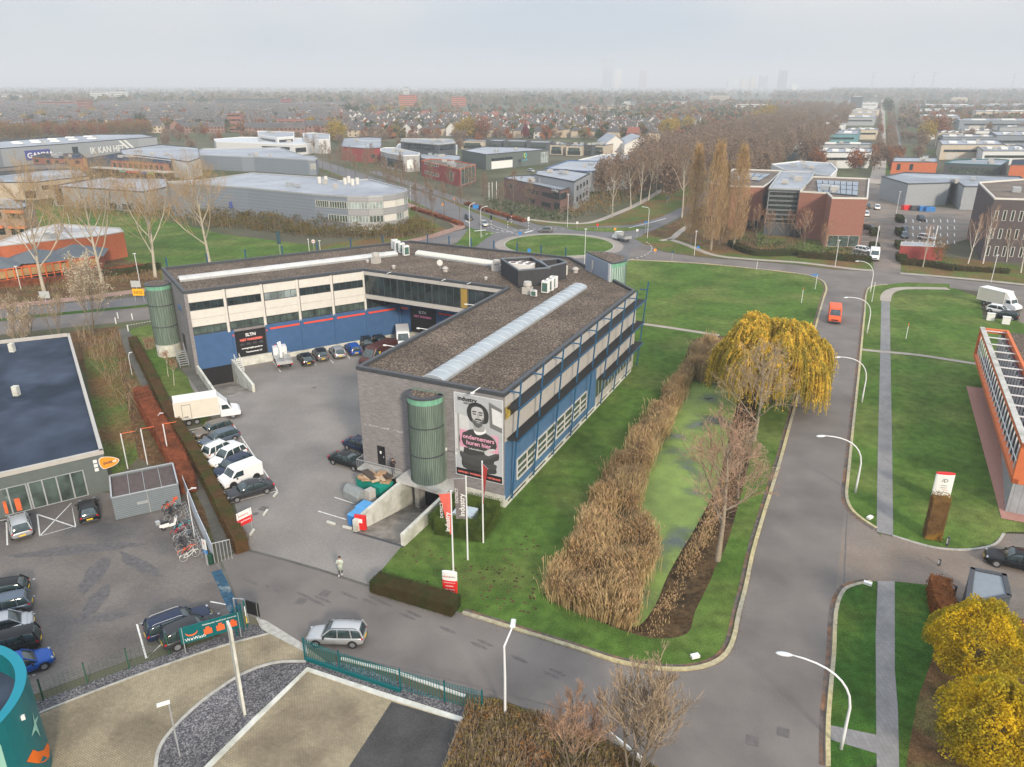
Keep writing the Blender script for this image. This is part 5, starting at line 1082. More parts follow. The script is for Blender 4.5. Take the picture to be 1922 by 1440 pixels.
def car(label, px, fpx, style='hatch', col_='black', L_=4.3, W_=1.78, H_=1.46, group=None, cat='car', name='parked_car', rails=False, roofm=None, tailc=None):
    c, f = g(*px), g(*fpx); rz = math.atan2(f.y-c.y, f.x-c.x); root = thing(name, label, cat, (0, 0, 0), group, build0=True)
    P = PAINT[col_]; w = W_/2; xr, rr, rf, xf, bz = STY[style]; zb = .2 if style != 'suv' else .26; belt = H_*bz; r = .315 if style != 'suv' else .35
    tz = belt if style == 'sedan' else belt*.98
    st = [(-.5, .74, zb+.16, .5*H_*.8, tz*.80), (-.494, .82, zb+.08, .44*H_, tz*.90), (-.47, .91, zb+.03, .42*H_, tz*.97), (-.42, .97, zb, .4*H_, tz+.01), (xr*.6, 1, zb, .4*H_, belt), (0, 1, zb, .4*H_, belt-.01), (xf-.02, 1, zb, .4*H_, belt-.02), (xf+.08, .985, zb, .4*H_, belt*.94), (.40, .95, zb, .37*H_, belt*.87), (.45, .90, zb+.02, .35*H_, belt*.80), (.483, .82, zb+.05, .33*H_, belt*.70), (.5, .64, zb+.1, .31*H_, belt*.58)]
    b = loft(MB(), [ring(w*k, z0, zm, zt, x*L_) for x, k, z0, zm, zt in st]); bo = b.build('body', P, root, smooth=True); sm_ = bo.modifiers.new('Sub', 'SUBSURF'); sm_.levels = 1; sm_.render_levels = 1
    arch(root, (-.31*L_, .315*L_), w*.985, r)
    zg = belt-.05; zt = H_-.05; hm = (H_+zg)/2
    gs = [(xf, zg+.02, .70, .82), ((xf*2+rf)/3, zg+(H_-zg)*.42, .72, .86), ((xf+rf*2)/3, zg+(H_-zg)*.76, .70, .89), (rf, H_-.075, .68, .91), (rf*.55, H_-.02, .70, .92), (0, H_, .71, .93), (rr*.5, H_-.01, .70, .92), (rr*.85, H_-.045, .68, .90), (rr, H_-.085, .665, .88), ((rr+xr)/2, hm+.05, .70, .86), (xr, zg+.03, .72, .82)]
    R7 = lambda x, z, wt, wb: [(x*L_, -w*wb, zg), (x*L_, -w*(wt+.05), zg+(z-zg)*.72), (x*L_, -w*wt, z-(z-zg)*.12), (x*L_, -w*wt*.8, z), (x*L_, 0, z+.02), (x*L_, w*wt*.8, z), (x*L_, w*wt, z-(z-zg)*.12), (x*L_, w*(wt+.05), zg+(z-zg)*.72), (x*L_, w*wb, zg)]
    loft(MB(), [R7(*q_) for q_ in gs]).build('windows', M_['cglass'], root, smooth=True)
    ro = MB(); rs = [[(x*L_, y_*w*wt*1.015, z+dz) for y_, dz in ((-1, -.05), (-.82, .012), (0, .034), (.82, .012), (1, -.05))] for x, z, wt, wb in gs[3:9]]
    ro.add([v for q_ in rs for v in q_], [(i*5+k, i*5+k+1, i*5+k+6, i*5+k+5) for i in range(5) for k in range(4)]); ro.build('roof', PAINT[roofm] if roofm else P, root, smooth=True)
    for s in (-1, 1):
        pl = MB(); pl.tube([(xf*L_, s*w*.80, zg), (rf*L_, s*w*.69, zt)], .045, 5); pl.tube([(xr*L_, s*w*.84, zg), (rr*L_, s*w*.67, zt)], .07 if style != 'sedan' else .05, 5); pl.tube([(-.06*L_, s*w*.93, zg), (-.06*L_, s*w*.76, zt)], .035, 4)
        if style in ('estate', 'suv', 'mpv'): pl.tube([(-.30*L_, s*w*.9, zg), (-.27*L_, s*w*.745, zt)], .045, 4)
        pl.build('pillars', P, root)
    if rails:
        for s in (-1, 1): MB().tube([(rr*L_*.9, s*w*.66, H_-.02), (rr*L_*.8, s*w*.66, H_+.05), (.02*L_, s*w*.68, H_+.05), (.05*L_, s*w*.68, H_-.02)], .025, 5).build('roof_rail', M_['steel'] if col_ != 'silver' else M_['dark'], root)
    for x in (-.31*L_, .315*L_):
        for s in (-1, 1): add_wheel(root, x, s*(w-.10), r)
    lights(root, L_, w, belt*.86, belt*.72)
    MB().box((L_/2-.01, 0, .36), (.05, w*1.2, .18)).build('grille', M_['black'], root); MB().box((-L_/2+.02, 0, .36), (.06, w*1.5, .14)).build('bumper_trim', M_['dark'], root)
    return put(root, c, rz, z=.03)
def profile(mb, prof, w, ch=.12, m=0):
    cx = sum(p[0] for p in prof)/len(prof); cz = sum(p[1] for p in prof)/len(prof); ins = []
    for x, z in prof: d = Vector((x-cx, z-cz)); ins.append((cx+d.x*(1-ch/max(.3, d.length)), cz+d.y*(1-ch/max(.3, d.length))))
    rg = [[(x, y, z) for x, z in pr] for y, pr in ((-w, ins), (-w+ch, prof), (w-ch, prof), (w, ins))]
    return loft(mb, rg, m)
def van(label, px, fpx, col_='white', L_=6.0, W_=2.0, H_=2.6, hood=.16, sidewin=False, name='delivery_van', group=None, cat='van', z=.03, roofwhite=False):
    c, f = g(*px), g(*fpx); rz = math.atan2(f.y-c.y, f.x-c.x); root = thing(name, label, cat, (0, 0, 0), group, build0=True); w = W_/2; h = L_/2; P = PAINT[col_]
    wx0, wx1 = h-L_*(hood+.13), h-L_*hood; zh = H_*.5 if H_ > 2.2 else H_*.56
    prof = [(-h, .35), (-h, H_*.93), (-h+.12, H_), (wx0-.35, H_), (wx0, H_*.955), (wx1, zh+.05), (h-.25, zh*.86), (h-.02, zh*.68), (h, .32)]
    profile(MB(), prof, w, .09).build('body', P, root); arch(root, (-.30*L_, .5*L_-.95), w, .36)
    d = Vector((wx1-wx0, 0, zh+.05-H_*.955)); n_ = Vector((-d.z, 0, d.x)).normalized(); a = Vector((wx0, 0, H_*.955))+d*.12; b = Vector((wx0, 0, H_*.955))+d*.95
    vs = []
    for q, ww in ((a, w*.76), (b, w*.86)): vs += [q+n_*.015+Vector((0, -ww, 0)), q+n_*.015+Vector((0, ww, 0))]
    GLS = mat('car_glass', (.025, .045, .05)); MB().add(vs, [(0, 2, 3, 1)]).build('windshield', GLS, root)
    for s in (-1, 1):
        q = [(wx0-.75, H_*.88), (wx0-.05, H_*.88), (wx1-.12, zh+.14), (wx1-.2, zh+.02), (wx0-.75, zh+.02)]
        q = [(x, z) for x, z in q]; MB().poly([(x, s*(w+.006), z) for x, z in (q if s > 0 else q[::-1])]).build('side_window', GLS, root)
        if sidewin: MB().poly([(x, s*(w+.006), z) for x, z in ([(-h+.3, zh+.1), (-h+.3, H_*.86), (wx0-1, H_*.86), (wx0-1, zh+.1)])][::s]).build('side_window', GLS, root)
    MB().box((-h-.004, 0, H_*.68), (.02, W_*.7, .01)).build('rear_door_seam', M_['dark'], root)
    for x in (-.30*L_, h-.95):
        for s in (-1, 1): add_wheel(root, x, s*(w-.1), .34)
    lights(root, L_, w, .9, zh*.66); MB().box((h+.005, 0, zh*.62), (.03, w*1.1, .2)).build('grille', M_['black'], root); MB().box((h-.03, 0, .42), (.14, W_*.96, .26)).build('bumper', M_['dark'], root)
    return put(root, c, rz, z=z)
def box_truck(label, px, fpx, L_=7.6, W_=2.3, H_=3.25, boxL=4.9, door=True, z=.03):
    c, f = g(*px), g(*fpx); rz = math.atan2(f.y-c.y, f.x-c.x); root = thing('box_truck', label, 'truck', (0, 0, 0), None, build0=True); h = L_/2; w = .98
    x1 = -h+boxL
    bx_ = MB().box((-h+boxL/2, 0, .95+(H_-.95)/2), (boxL, W_, H_-.95)).build('cargo_box', PAINT['cream'], root)
    tr = MB()
    for s in (-1, 1):
        for zz in (.97, H_-.02): tr.box((-h+boxL/2, s*W_/2, zz), (boxL+.04, .06, .08))
        for x in (-h, x1): tr.box((x, s*W_/2, .95+(H_-.95)/2), (.07, .07, H_-.95))
    tr.build('edge_trim', M_['white'], bx_)
    MB().box((-h+boxL/2, 0, H_+.012), (boxL-.1, W_-.1, .02)).build('roof', M_['white'], bx_)
    if door:
        d_ = MB().box((-h+1.3, -W_/2-.01, 1.9), (.95, .02, 1.7)).build('door', PAINT['cream'], bx_); fr_ = MB()
        for x, z_, sx, sz in ((-h+.82, 1.9, .04, 1.75), (-h+1.78, 1.9, .04, 1.75), (-h+1.3, 2.77, 1, .04), (-h+1.3, 1.04, 1, .04)): fr_.box((x, -W_/2-.02, z_), (sx, .03, sz))
        fr_.build('frame', M_['dark'], d_); MB().box((-h+1.2, -W_/2-.025, 1.25), (.45, .02, .12)).build('vent', M_['dark'], bx_)
    a = x1+.05; prof = [(a, .45), (a, 2.15), (a+.7, 2.2), (a+1.0, 2.1), (h-.95, 1.35), (h-.25, 1.15), (h, .9), (h, .4)]
    cb = profile(MB(), prof, w, .08).build('cab', PAINT['white'], root); GLS = MATS['car_glass']
    pa, pb = Vector((a+1.02, 0, 2.06)), Vector((h-1.0, 0, 1.42)); n_ = Vector((.72, 0, .7))*.03; MB().add([pa+n_+Vector((0, -.8, 0)), pa+n_+Vector((0, .8, 0)), pb+n_+Vector((0, -.86, 0)), pb+n_+Vector((0, .86, 0))], [(0, 2, 3, 1)]).build('windshield', GLS, cb)
    for s in (-1, 1): MB().poly([(x, s*(w+.007), z_) for x, z_ in [(a+.25, 1.4), (a+.25, 1.98), (a+.9, 1.98), (h-1.15, 1.4)]][::s]).build('side_window', GLS, cb)
    dfl = MB(); dfl.add([(a, -.95, 2.15), (a, .95, 2.15), (a+.95, .75, 2.15), (a+.95, -.75, 2.15), (a, -.95, H_-.05), (a, .95, H_-.05)], [(0, 1, 5, 4), (4, 5, 2, 3), (0, 4, 3), (1, 2, 5)]); dfl.build('air_deflector', PAINT['white'], root)
    MB().box((-h/2+.4, 0, .72), (L_*.72, .8, .22)).build('chassis', M_['dark'], root)
    for x in (-h+1.35, -h+2.25, h-.95):
        for s in (-1, 1): add_wheel(root, x, s*(w-.12), .36)
    lights(root, L_, w, .85, .95); MB().box((h-.02, 0, .45), (.12, 1.9, .28)).build('bumper', M_['dark'], root)
    return put(root, c, rz, z=z)
RW = 'cars parked in the row beside the long hedge'
box_truck('cream box truck with two rear axles parked at the head of the hedge-side row', (393, 788), (455, 778), 7.3)
car('black and bronze car with orange rear corner, next to the box truck', (401,815), (370,824), 'suv', 'bronze', 4.4, 1.8, 1.52, RW)
car('grey-blue car between the orange-cornered car and the white crossover', (413,831), (380,842), 'hatch', 'greyblue', 4.45, 1.8, 1.46, RW)
car('white crossover nose towards the yard with dark roof bars', (418,852), (450,838), 'suv', 'white', 4.2, 1.76, 1.6, RW, rails=True)
car('white crossover nose towards the hedge, below the other white one', (428,867), (398,882), 'suv', 'white', 4.3, 1.8, 1.6, RW)
car('dark blue-grey estate between the white crossover and the small white van', (436,885), (402,902), 'estate', 'darkblue', 4.6, 1.8, 1.47, RW)
van('small white panel van in the hedge-side row of cars', (452,904), (415,918), 'white', 4.35, 1.82, 1.85, .20, name='small_van')
car('dark grey saloon at the near end of the hedge-side row', (469,929), (425,942), 'sedan', 'anthracite', 4.7, 1.81, 1.44, RW)
WR = 'cars parked along the blue wall of the yard'
car('black hatchback beside the aerial platform truck', (574,680), (560,661), 'hatch', 'black', 4.5, 1.82, 1.42, WR)
car('bronze-grey crossover with a black roof, second along the blue wall', (602,672), (590,653), 'suv', 'grey', 4.4, 1.82, 1.56, WR, roofm='black')
car('silver-grey hatchback between the black-roofed crossover and the blue car', (634,667), (620,648), 'hatch', 'silver', 4.4, 1.8, 1.45, WR)
car('bright blue estate along the blue wall', (663,661), (650,645), 'estate', 'blue', 4.5, 1.8, 1.47, WR)
car('black car with orange door, half behind the maroon van', (690,652), (697,664), 'hatch', 'black', 4.3, 1.8, 1.45, WR)
car('black car last along the blue wall before the white van', (716,649), (728,660), 'hatch', 'black', 4.3, 1.8, 1.45, WR)
mv_ = van('maroon delivery van with a small gold shield, nose past the brick roof corner', (712,680), (680,694), 'brown', 6.6, 2.05, 2.75, .12)
MB().box((.9, 1.035, 1.9), (.35, .02, .42), 0, 0).build('shield_emblem', M_['plate'], None).parent = mv_
van('white high-roofed panel van backed up to the inner loading dock', (757,648), (760,668), 'white', 5.9, 2.0, 2.6, .13)
car('black coupe parked beyond the gable door of the brick wing', (655,873), (690,884), 'sedan', 'black', 4.6, 1.82, 1.40)
car('black car half hidden behind the corner of the brick wing', (680,845), (702,852), 'sedan', 'darkblue', 4.6, 1.82, 1.42)
car('silver estate with roof rails driving on the road past the green fence', (633,1203), (590,1202), 'estate', 'silver', 4.25, 1.66, 1.5, name='moving_car', rails=True)
PL = 'cars parked in the car park on the left'
car('dark blue estate beside the teal billboard, further from the fence', (338,1180), (392,1160), 'estate', 'darkblue', 4.7, 1.83, 1.48, PL, rails=True)
car('charcoal crossover directly behind the teal billboard', (365,1196), (415,1176), 'suv', 'anthracite', 4.4, 1.82, 1.55, PL)
car('silver hatchback seen from behind in front of the parcel shop windows', (40,996), (34,974), 'suv', 'silver', 4.2, 1.8, 1.58, PL)
car('black hatchback against the green wall next to the slatted shed', (168,966), (165,946), 'hatch', 'black', 4.1, 1.74, 1.47, PL)
car('black car uppermost at the left edge of the car park', (0,1123), (-50,1133), 'hatch', 'black', 4.2, 1.78, 1.45, PL)
car('dark grey-blue small crossover second down at the left edge', (6,1152), (-40,1163), 'suv', 'greyblue', 4.1, 1.78, 1.5, PL)
car('silver people carrier nose outwards at the left edge', (4,1190), (45,1178), 'mpv', 'silver', 4.3, 1.8, 1.55, PL)
car('dark green-black estate above the teal round tower', (14,1226), (-40,1240), 'mpv', 'black', 4.4, 1.76, 1.65, PL)
car('bright blue small car peeping out behind the teal round tower', (42,1262), (72,1250), 'hatch', 'blue', 4.0, 1.72, 1.46, PL)
van('orange high-roofed van driving down the road past the willow', (1565,601), (1566,625), 'orange', 5.6, 1.98, 2.45, .14, name='moving_van')
car('black saloon turning in the paved driveway at the right edge', (1905,1064), (1862,1054), 'suv', 'black', 4.7, 1.88, 1.6, name='moving_car')
box_truck('white box truck parked at the right edge beyond the lawn', (1874,578), (1922,590), 7.2, door=False)
car('white hatchback behind the black car, in front of the parked white truck', (1875,588), (1905,594), 'hatch', 'white', 4.1, 1.75, 1.48)
car('black hatchback beside the two white cabinets near the parked truck', (1885,598), (1855,593), 'hatch', 'black', 4.2, 1.78, 1.45)
car('dark car approaching the roundabout, furthest back on the north road', (880,412), (890,418), 'hatch', 'darkblue', 4.3, 1.8, 1.5, name='moving_car')
car('silver car waiting at the crossing beside the roundabout', (909,424), (918,430), 'hatch', 'silver', 4.3, 1.8, 1.5, name='moving_car')
car('grey hatchback on the far side of the roundabout', (1024,436), (1010,436), 'hatch', 'grey', 4.0, 1.75, 1.5, name='moving_car')
# tipper pickup on the roundabout
def pickup(px, fpx):
    c, f = g(*px), g(*fpx); root = thing('tipper_truck', 'white cab tipper truck with open grey load bed leaving the roundabout', 'truck', (0, 0, 0), None, build0=True)
    prof = [(.6, .45), (.6, 2.2), (1.5, 2.25), (2.3, 1.35), (3.0, 1.1), (3.1, .4)]; profile(MB(), prof, .98, .08).build('cab', PAINT['white'], root)
    MB().add([(1.6, -.8, 2.2), (1.6, .8, 2.2), (2.27, .85, 1.42), (2.27, -.85, 1.42)], [(0, 3, 2, 1)]).build('windshield', MATS['car_glass'], root)
    b = MB(); b.box((-1.3, 0, .95), (3.6, 2.1, .1)); b.box((-1.3, 1.03, 1.3), (3.6, .05, .7)); b.box((-1.3, -1.03, 1.3), (3.6, .05, .7)); b.box((-3.1, 0, 1.3), (.05, 2.1, .7)); b.box((.5, 0, 1.6), (.06, 2.1, 1.3)); b.build('load_bed', M_['steel'], root)
    MB().box((-2.0, .2, 1.25), (1.8, 1.4, .6), .2).build('cargo', mat('load_brown', (.14, .09, .06), var=.4, sc=3), root); MB().box((-.6, 0, .7), (5, .8, .2)).build('chassis', M_['dark'], root)
    for x in (-1.8, 2.2):
        for s in (-1, 1): add_wheel(root, x, s*.85, .35)
    put(root, c, math.atan2(f.y-c.y, f.x-c.x), z=.02)
pickup((1166,452), (1150,447))
# aerial platform truck
def platform_truck():
    c, f = g(530, 682), g(521, 664); root = thing('platform_truck', 'white truck with folded aerial work platform beside the black loading sign', 'truck', (0, 0, 0), None, build0=True)
    prof = [(1.0, .45), (1.0, 2.15), (2.2, 2.2), (2.75, 1.4), (2.95, 1.1), (2.95, .4)]; profile(MB(), prof, .98, .08).build('cab', PAINT['white'], root)
    MB().add([(2.26, -.8, 2.14), (2.26, .8, 2.14), (2.76, .85, 1.42), (2.76, -.85, 1.42)], [(0, 3, 2, 1)]).build('windshield', MATS['car_glass'], root)
    b = MB().box((-1.0, 0, .95), (3.9, 2.05, .08)); 
    for x in (-2.9, -1.6, -.3, .9):
        for s in (-1, 1): b.box((x, s*1.0, 1.08), (.08, .08, .3))
    b.build('deck', M_['steel'], root); MB().box((-2.75, 0, .98), (1.1, 2.2, .12)).build('tail_deck', M_['conc'], root)
    MB().cyl((.2, 0), .45, .98, 1.5, 14).build('turntable', M_['white'], root)
    bm_ = MB(); bm_.tube([(.3, .0, 1.5), (.7, 0, 2.9)], .16, 6); bm_.tube([(.75, -.05, 3.0), (-2.4, .35, 1.75)], .17, 6); bm_.tube([(.75, .25, 2.95), (-1.2, .1, 1.6)], .12, 6); bm_.build('boom', M_['white'], root)
    ck = MB(); x0 = -2.2
    for x in (-2.3, -1.1):
        for y in (-1.0, -.1): ck.tube([(x, y, 1.1), (x, y, 2.0)], .03, 5)
    for z_ in (1.1, 1.55, 2.0): ck.tube([(-2.3, -1, z_), (-1.1, -1, z_), (-1.1, -.1, z_), (-2.3, -.1, z_), (-2.3, -1, z_)], .03, 5)
    ck.build('work_basket', M_['panelg'], root)
    MB().box((2.0, .5, 2.3), (.2, .2, .14)).build('beacon', M_['tail'], root); MB().box((-.6, 0, .7), (5.2, .8, .2)).build('chassis', M_['dark'], root)
    for s in (-1, 1): MB().box((-3.3, s*.9, .9), (.06, .3, .16)).build('tail_light', M_['tail'], root)
    for x in (-1.9, 2.0):
        for s in (-1, 1): add_wheel(root, x, s*.85, .35)
    put(root, c, math.atan2(f.y-c.y, f.x-c.x), z=.03)
platform_truck()
# ================================================================ PEOPLE
SKIN = mat('skin', (.45, .26, .18), var=.05, rough=.6)
def person(label, px, face_px, coat, trousers, arms, hair=(.02, .015, .012), coatlen=.85, shoes=(.03, .03, .03), z=.03, H_=1.75, skirt=False, legs_m=None):
    """arms: per side (elbow, hand) offsets in body axes, x forward, y left"""
    c, f = (px if isinstance(px, Vector) else g(*px)), g(*face_px); rz = math.atan2(f.y-c.y, f.x-c.x); root = thing('person', label, 'person', (0, 0, 0), None, build0=True); k = H_/1.75
    J = [(0, 0, .95), (0, 0, 1.15), (0, 0, 1.38), (0, 0, 1.47), (.01, 0, 1.55), (.02, 0, 1.64), (.01, 0, 1.73)]; Rr = [.15, .13, .16, .065, .075, .10, .07]; E = [(0, 1), (1, 2), (2, 3), (3, 4), (4, 5), (5, 6)]
    J.append((.105, 0, 1.62)); Rr.append(.022); E.append((5, 7))                      # nose
    for s in (-1, 1): J.append((.0, s*.1, 1.63)); Rr.append(.025); E.append((5, len(J)-1))   # ears
    for s, (el, ha) in zip((-1, 1), arms):
        b = len(J); J += [(0, s*.19, 1.40), el, ha, tuple(Vector(ha)+(Vector(ha)-Vector(el)).normalized()*.08)]; Rr += [.062, .045, .03, .032]; E += [(2, b), (b, b+1), (b+1, b+2), (b+2, b+3)]
        d = (Vector(ha)-Vector(el)).normalized(); sd = Vector((0, 0, 1)).cross(d).normalized() if abs(d.z) < .9 else Vector((0, 1, 0)); p = Vector(J[b+3])
        for i, (o_, l_) in enumerate(((-.033, .075), (-.011, .09), (.011, .085), (.033, .065))):
            n0 = len(J); a = p+sd*o_; J += [tuple(a+d*.03), tuple(a+d*(l_*.65)+Vector((.0, 0, -.012))), tuple(a+d*l_+Vector((0, 0, -.03)))]; Rr += [.009, .009, .008]; E += [(b+3, n0), (n0, n0+1), (n0+1, n0+2)]
        n0 = len(J); a = Vector(ha)+sd*(-.04*s)+d*.03; J += [tuple(a), tuple(a+sd*(-.03*s)+d*.04)]; Rr += [.011, .009]; E += [(b+2, n0), (n0, n0+1)]
    for s, fx in ((-1, .12), (1, -.1)):
        b = len(J); J += [(0, s*.09, .88), (fx*.6+.02, s*.1, .50), (fx, s*.1, .09), (fx+.15, s*.11, .04)]; Rr += [.095, .062, .042, .035]; E += [(0, b), (b, b+1), (b+1, b+2), (b+2, b+3)]
    me = bpy.data.meshes.new('body'); me.from_pydata([tuple(Vector(v)*k) for v in J], E, []); o = bpy.data.objects.new('body', me); col.objects.link(o)
    md = o.modifiers.new('Skin', 'SKIN'); sv = me.skin_vertices[0].data if me.skin_vertices else None
    if sv is None: bm = bmesh.new(); bm.from_mesh(me); bm.verts.layers.skin.verify(); bm.to_mesh(me); bm.free(); sv = me.skin_vertices[0].data
    for i, r_ in enumerate(Rr): sv[i].radius = (r_*k, r_*k); sv[i].use_root = (i == 0)
    o.modifiers.new('Sub', 'SUBSURF').levels = 1; o.modifiers['Sub'].render_levels = 1
    bpy.context.view_layer.update(); mm = bpy.data.meshes.new_from_object(o.evaluated_get(bpy.context.evaluated_depsgraph_get())); bpy.data.objects.remove(o)
    tm = mat('trousers_'+label.split()[0]+label.split()[-1], trousers, var=.1); mm.materials.clear(); mm.materials.append(SKIN); mm.materials.append(tm); mm.name = 'body'
    for p_ in mm.polygons: 
        if p_.center.z < .98*k and abs(p_.center.y) < .25: p_.material_index = 1
        p_.use_smooth = True
    o = bpy.data.objects.new('body', mm); col.objects.link(o); o.parent = root; cm = mat('coat_'+label.split()[0]+label.split()[-1], coat, var=.12, sc=6)
    ct = MB(); rgs = []
    for zz, rx, ry in ((1.75-coatlen-.0, .17, .22), (1.0, .16, .20), (1.15, .14, .185), (1.33, .15, .22), (1.44, .11, .19), (1.49, .07, .085)):
        if zz < 1.75-coatlen: continue
        rgs.append([(rx*k*math.cos(a), ry*k*math.sin(a), zz*k) for a in [2*math.pi*i/14 for i in range(14)]])
    loft(ct, rgs)
    for s, (el, ha) in zip((-1, 1), arms): ct.tube([Vector((0, s*.18, 1.42))*k, Vector(el)*k, Vector(ha)*k], [.08*k, .062*k, .045*k], 8)
    ct.build('coat', cm, root, smooth=True)
    hm = MB(); 
    for i in range(5): pass
    bm = bmesh.new(); bmesh.ops.create_icosphere(bm, subdivisions=2, radius=.118*k); hv = [(v.co.x-.025, v.co.y, v.co.z*1.05+1.665*k) for v in bm.verts if True]; idx = {v: i for i, v in enumerate(bm.verts)}
    hm.add(hv, [tuple(idx[v] for v in f_.verts) for f_ in bm.faces if (f_.calc_center_median().z > .02 or f_.calc_center_median().x < -.02)]); bm.free(); hm.build('hair', mat('hair_'+label.split()[0]+label.split()[-1], hair, var=.1), root, smooth=True)
    for s, fx in ((-1, .12), (1, -.1)): MB().box(((fx+.07)*k, s*.105*k, .045*k), (.27*k, .1*k, .08*k)).build('shoe', mat('shoe_'+label.split()[0]+label.split()[-1], shoes, var=0), root)
    ey = MB()
    for s in (-1, 1): ey.box((.105*k, s*.035*k, 1.655*k), (.012, .022, .01))
    ey.build('eyes', M_['black'], root)
    return put(root, c, rz, z=z)
person('person in a black jacket with arms crossed standing behind the small white van', (489, 892), (470, 930), (.012, .012, .015), (.22, .21, .22), [((.05, -.27, 1.18), (.2, -.1, 1.15)), ((.05, .27, 1.18), (.22, .08, 1.12))], coatlen=.9, hair=(.03, .022, .02))
person('person in a long pale mint coat standing on the yard near the road', (640, 1079), (630, 1110), (.42, .48, .40), (.02, .02, .022), [((.04, -.26, 1.17), (.2, -.1, 1.2)), ((.05, .26, 1.17), (.25, .1, 1.25))], coatlen=1.25, hair=(.01, .01, .01), shoes=(.6, .6, .6))
person('person in dark clothes leaning by the wall behind the railing', L(-12.15, -.75), (745, 950), (.02, .018, .024), (.02, .02, .03), [((.0, -.27, 1.17), (.08, -.26, .95)), ((.06, .26, 1.2), (.22, .1, 1.32))], coatlen=.85, z=1.15, hair=(.03, .02, .015))
# ================================================================ BICYCLES
BK = dict(o=paint('bike_orange', (.65, .10, .03), 0), k=paint('bike_black', (.03, .03, .035), 0), w=paint('bike_white', (.6, .6, .58), 0), c=paint('bike_cyan', (.1, .45, .5), 0), r=paint('bike_red', (.45, .03, .04), 0), s=paint('bike_silver', (.4, .4, .42), .3))
def torus(mb, c, r, t, n=18, m=0):
    mb.tube([(c[0]+r*math.cos(2*math.pi*k/n), c[1], c[2]+r*math.sin(2*math.pi*k/n)) for k in range(n+1)], t, 4, m, cap=False)
def bike(label, px, fpx, colr, lean=.12, basket=False, rimw=False):
    c, f = g(*px), g(*fpx); root = thing('bicycle', label, 'bicycle', (0, 0, 0), 'bicycles in the racks beside the fence', build0=True); P = BK[colr]
    for x in (-.53, .53):
        w_ = MB(); torus(w_, (x, 0, .35), .33, .022); w_ = w_.build('wheel', M_['rubber'] if not rimw else M_['panelg'], root)
        s_ = MB()
        for k in range(8): a = k*math.pi/4; s_.tube([(x, 0, .35), (x+.32*math.cos(a), 0, .35+.32*math.sin(a))], .006, 3)
        s_.build('spokes', M_['steel'], w_)
    fr_ = MB()
    for a, b in [((-.53, 0, .35), (-.1, 0, .32)), ((-.1, 0, .32), (-.22, 0, .82)), ((-.53, 0, .35), (-.2, 0, .75)), ((-.1, 0, .32), (.38, 0, .62)), ((-.16, 0, .62), (.36, 0, .82)), ((.35, 0, .95), (.53, 0, .35))]: fr_.tube([a, b], .028, 5)
    fr_.build('frame', P, root); MB().box((-.23, 0, .9), (.26, .15, .07), 0, 0, .8).build('saddle', M_['black'], root)
    MB().tube([(.25, -.28, 1.05), (.37, -.1, 1.06), (.37, .1, 1.06), (.25, .28, 1.05)], .02, 5).tube([(.36, 0, .92), (.36, 0, 1.06)], .02, 5).build('handlebar', M_['steel'], root)
    mg = MB(); mg.tube([(-.53+.37*math.cos(a), 0, .35+.37*math.sin(a)) for a in [.3+k*.35 for k in range(8)]], .03, 4, 0, False); mg.tube([(.53+.37*math.cos(a), 0, .35+.37*math.sin(a)) for a in [.9+k*.35 for k in range(5)]], .03, 4, 0, False); mg.build('mudguards', P, root)
    MB().box((-.5, 0, .76), (.4, .14, .03)).build('rack', M_['dark'], root)
    if basket: MB().box((.55, 0, .98), (.32, .38, .25), 0, 0, 1.15).build('basket', P if colr == 'o' else M_['dark'], root)
    put(root, c, math.atan2(f.y-c.y, f.x-c.x), z=.03); root.rotation_euler = (lean, 0, root.rotation_euler.z); return root
bd = (22, -9)
for lb, x, y, cc, bs, rw in [('orange post bicycle with front crate, furthest of the bicycles', 322,957,'o',True,False),('black bicycle beside the orange post bicycle',327,966,'k',False,False),('black bicycle with pale tyres above the white scooter',326,975,'k',False,True),
        ('turquoise bicycle just below the white scooter',346,996,'c',False,False),('red bicycle with basket below the turquoise one',339,1003,'r',True,False),('silver bicycle in the middle of the lower racks',344,1012,'s',False,True),('black bicycle with front basket in the lower racks',345,1022,'k',True,False),
        ('dark bicycle with white tyres above the orange-red one',350,1031,'k',False,True),('orange-red bicycle second from the near end',354,1041,'o',False,True),('white bicycle at the near end of the racks',358,1050,'w',False,True)]:
    bike(lb, (x, y), (x+bd[0], y+bd[1]), cc, random.Random(x*y).uniform(-.15, .18), bs, rw)
def scooter(px, fpx):
    c, f = g(*px), g(*fpx); root = thing('motor_scooter', 'white motor scooter with black seat parked across from the bicycle racks', 'scooter', (0, 0, 0), None, build0=True)
    for x in (-.6, .65): 
        w_ = MB(); torus(w_, (x, 0, .24), .19, .05); w_ = w_.build('wheel', M_['rubber'], root); MB().cyl((x, 0), .1, .2, .28, 10).build('hub', M_['rim'], w_)
    profile(MB(), [(-.95, .45), (-.9, .68), (-.1, .66), (-.05, .3), (-.6, .3)], .17, .05).build('tail_body', M_['white'], root); MB().box((-.45, 0, .76), (.75, .28, .1), 0, 0, .85).build('seat', M_['black'], root)
    profile(MB(), [(-.1, .25), (.4, .25), (.62, .9), (.5, 1.0), (.33, .36), (-.1, .33)], .16, .03).build('front_shield', M_['white'], root); MB().tube([(.5, -.33, 1.08), (.55, 0, 1.02), (.5, .33, 1.08)], .025, 5).build('handlebar', M_['black'], root)
    MB().box((.62, 0, .98), (.14, .22, .16)).build('headlight', M_['headl'], root); MB().tube([(.6, 0, .95), (.65, 0, .24)], .04, 6).build('fork', M_['steel'], root); MB().box((-1.0, 0, .95), (.35, .36, .3)).build('top_box', M_['steel'], root)
    put(root, c, math.atan2(f.y-c.y, f.x-c.x), z=.03)
scooter((321, 992), (343, 985))
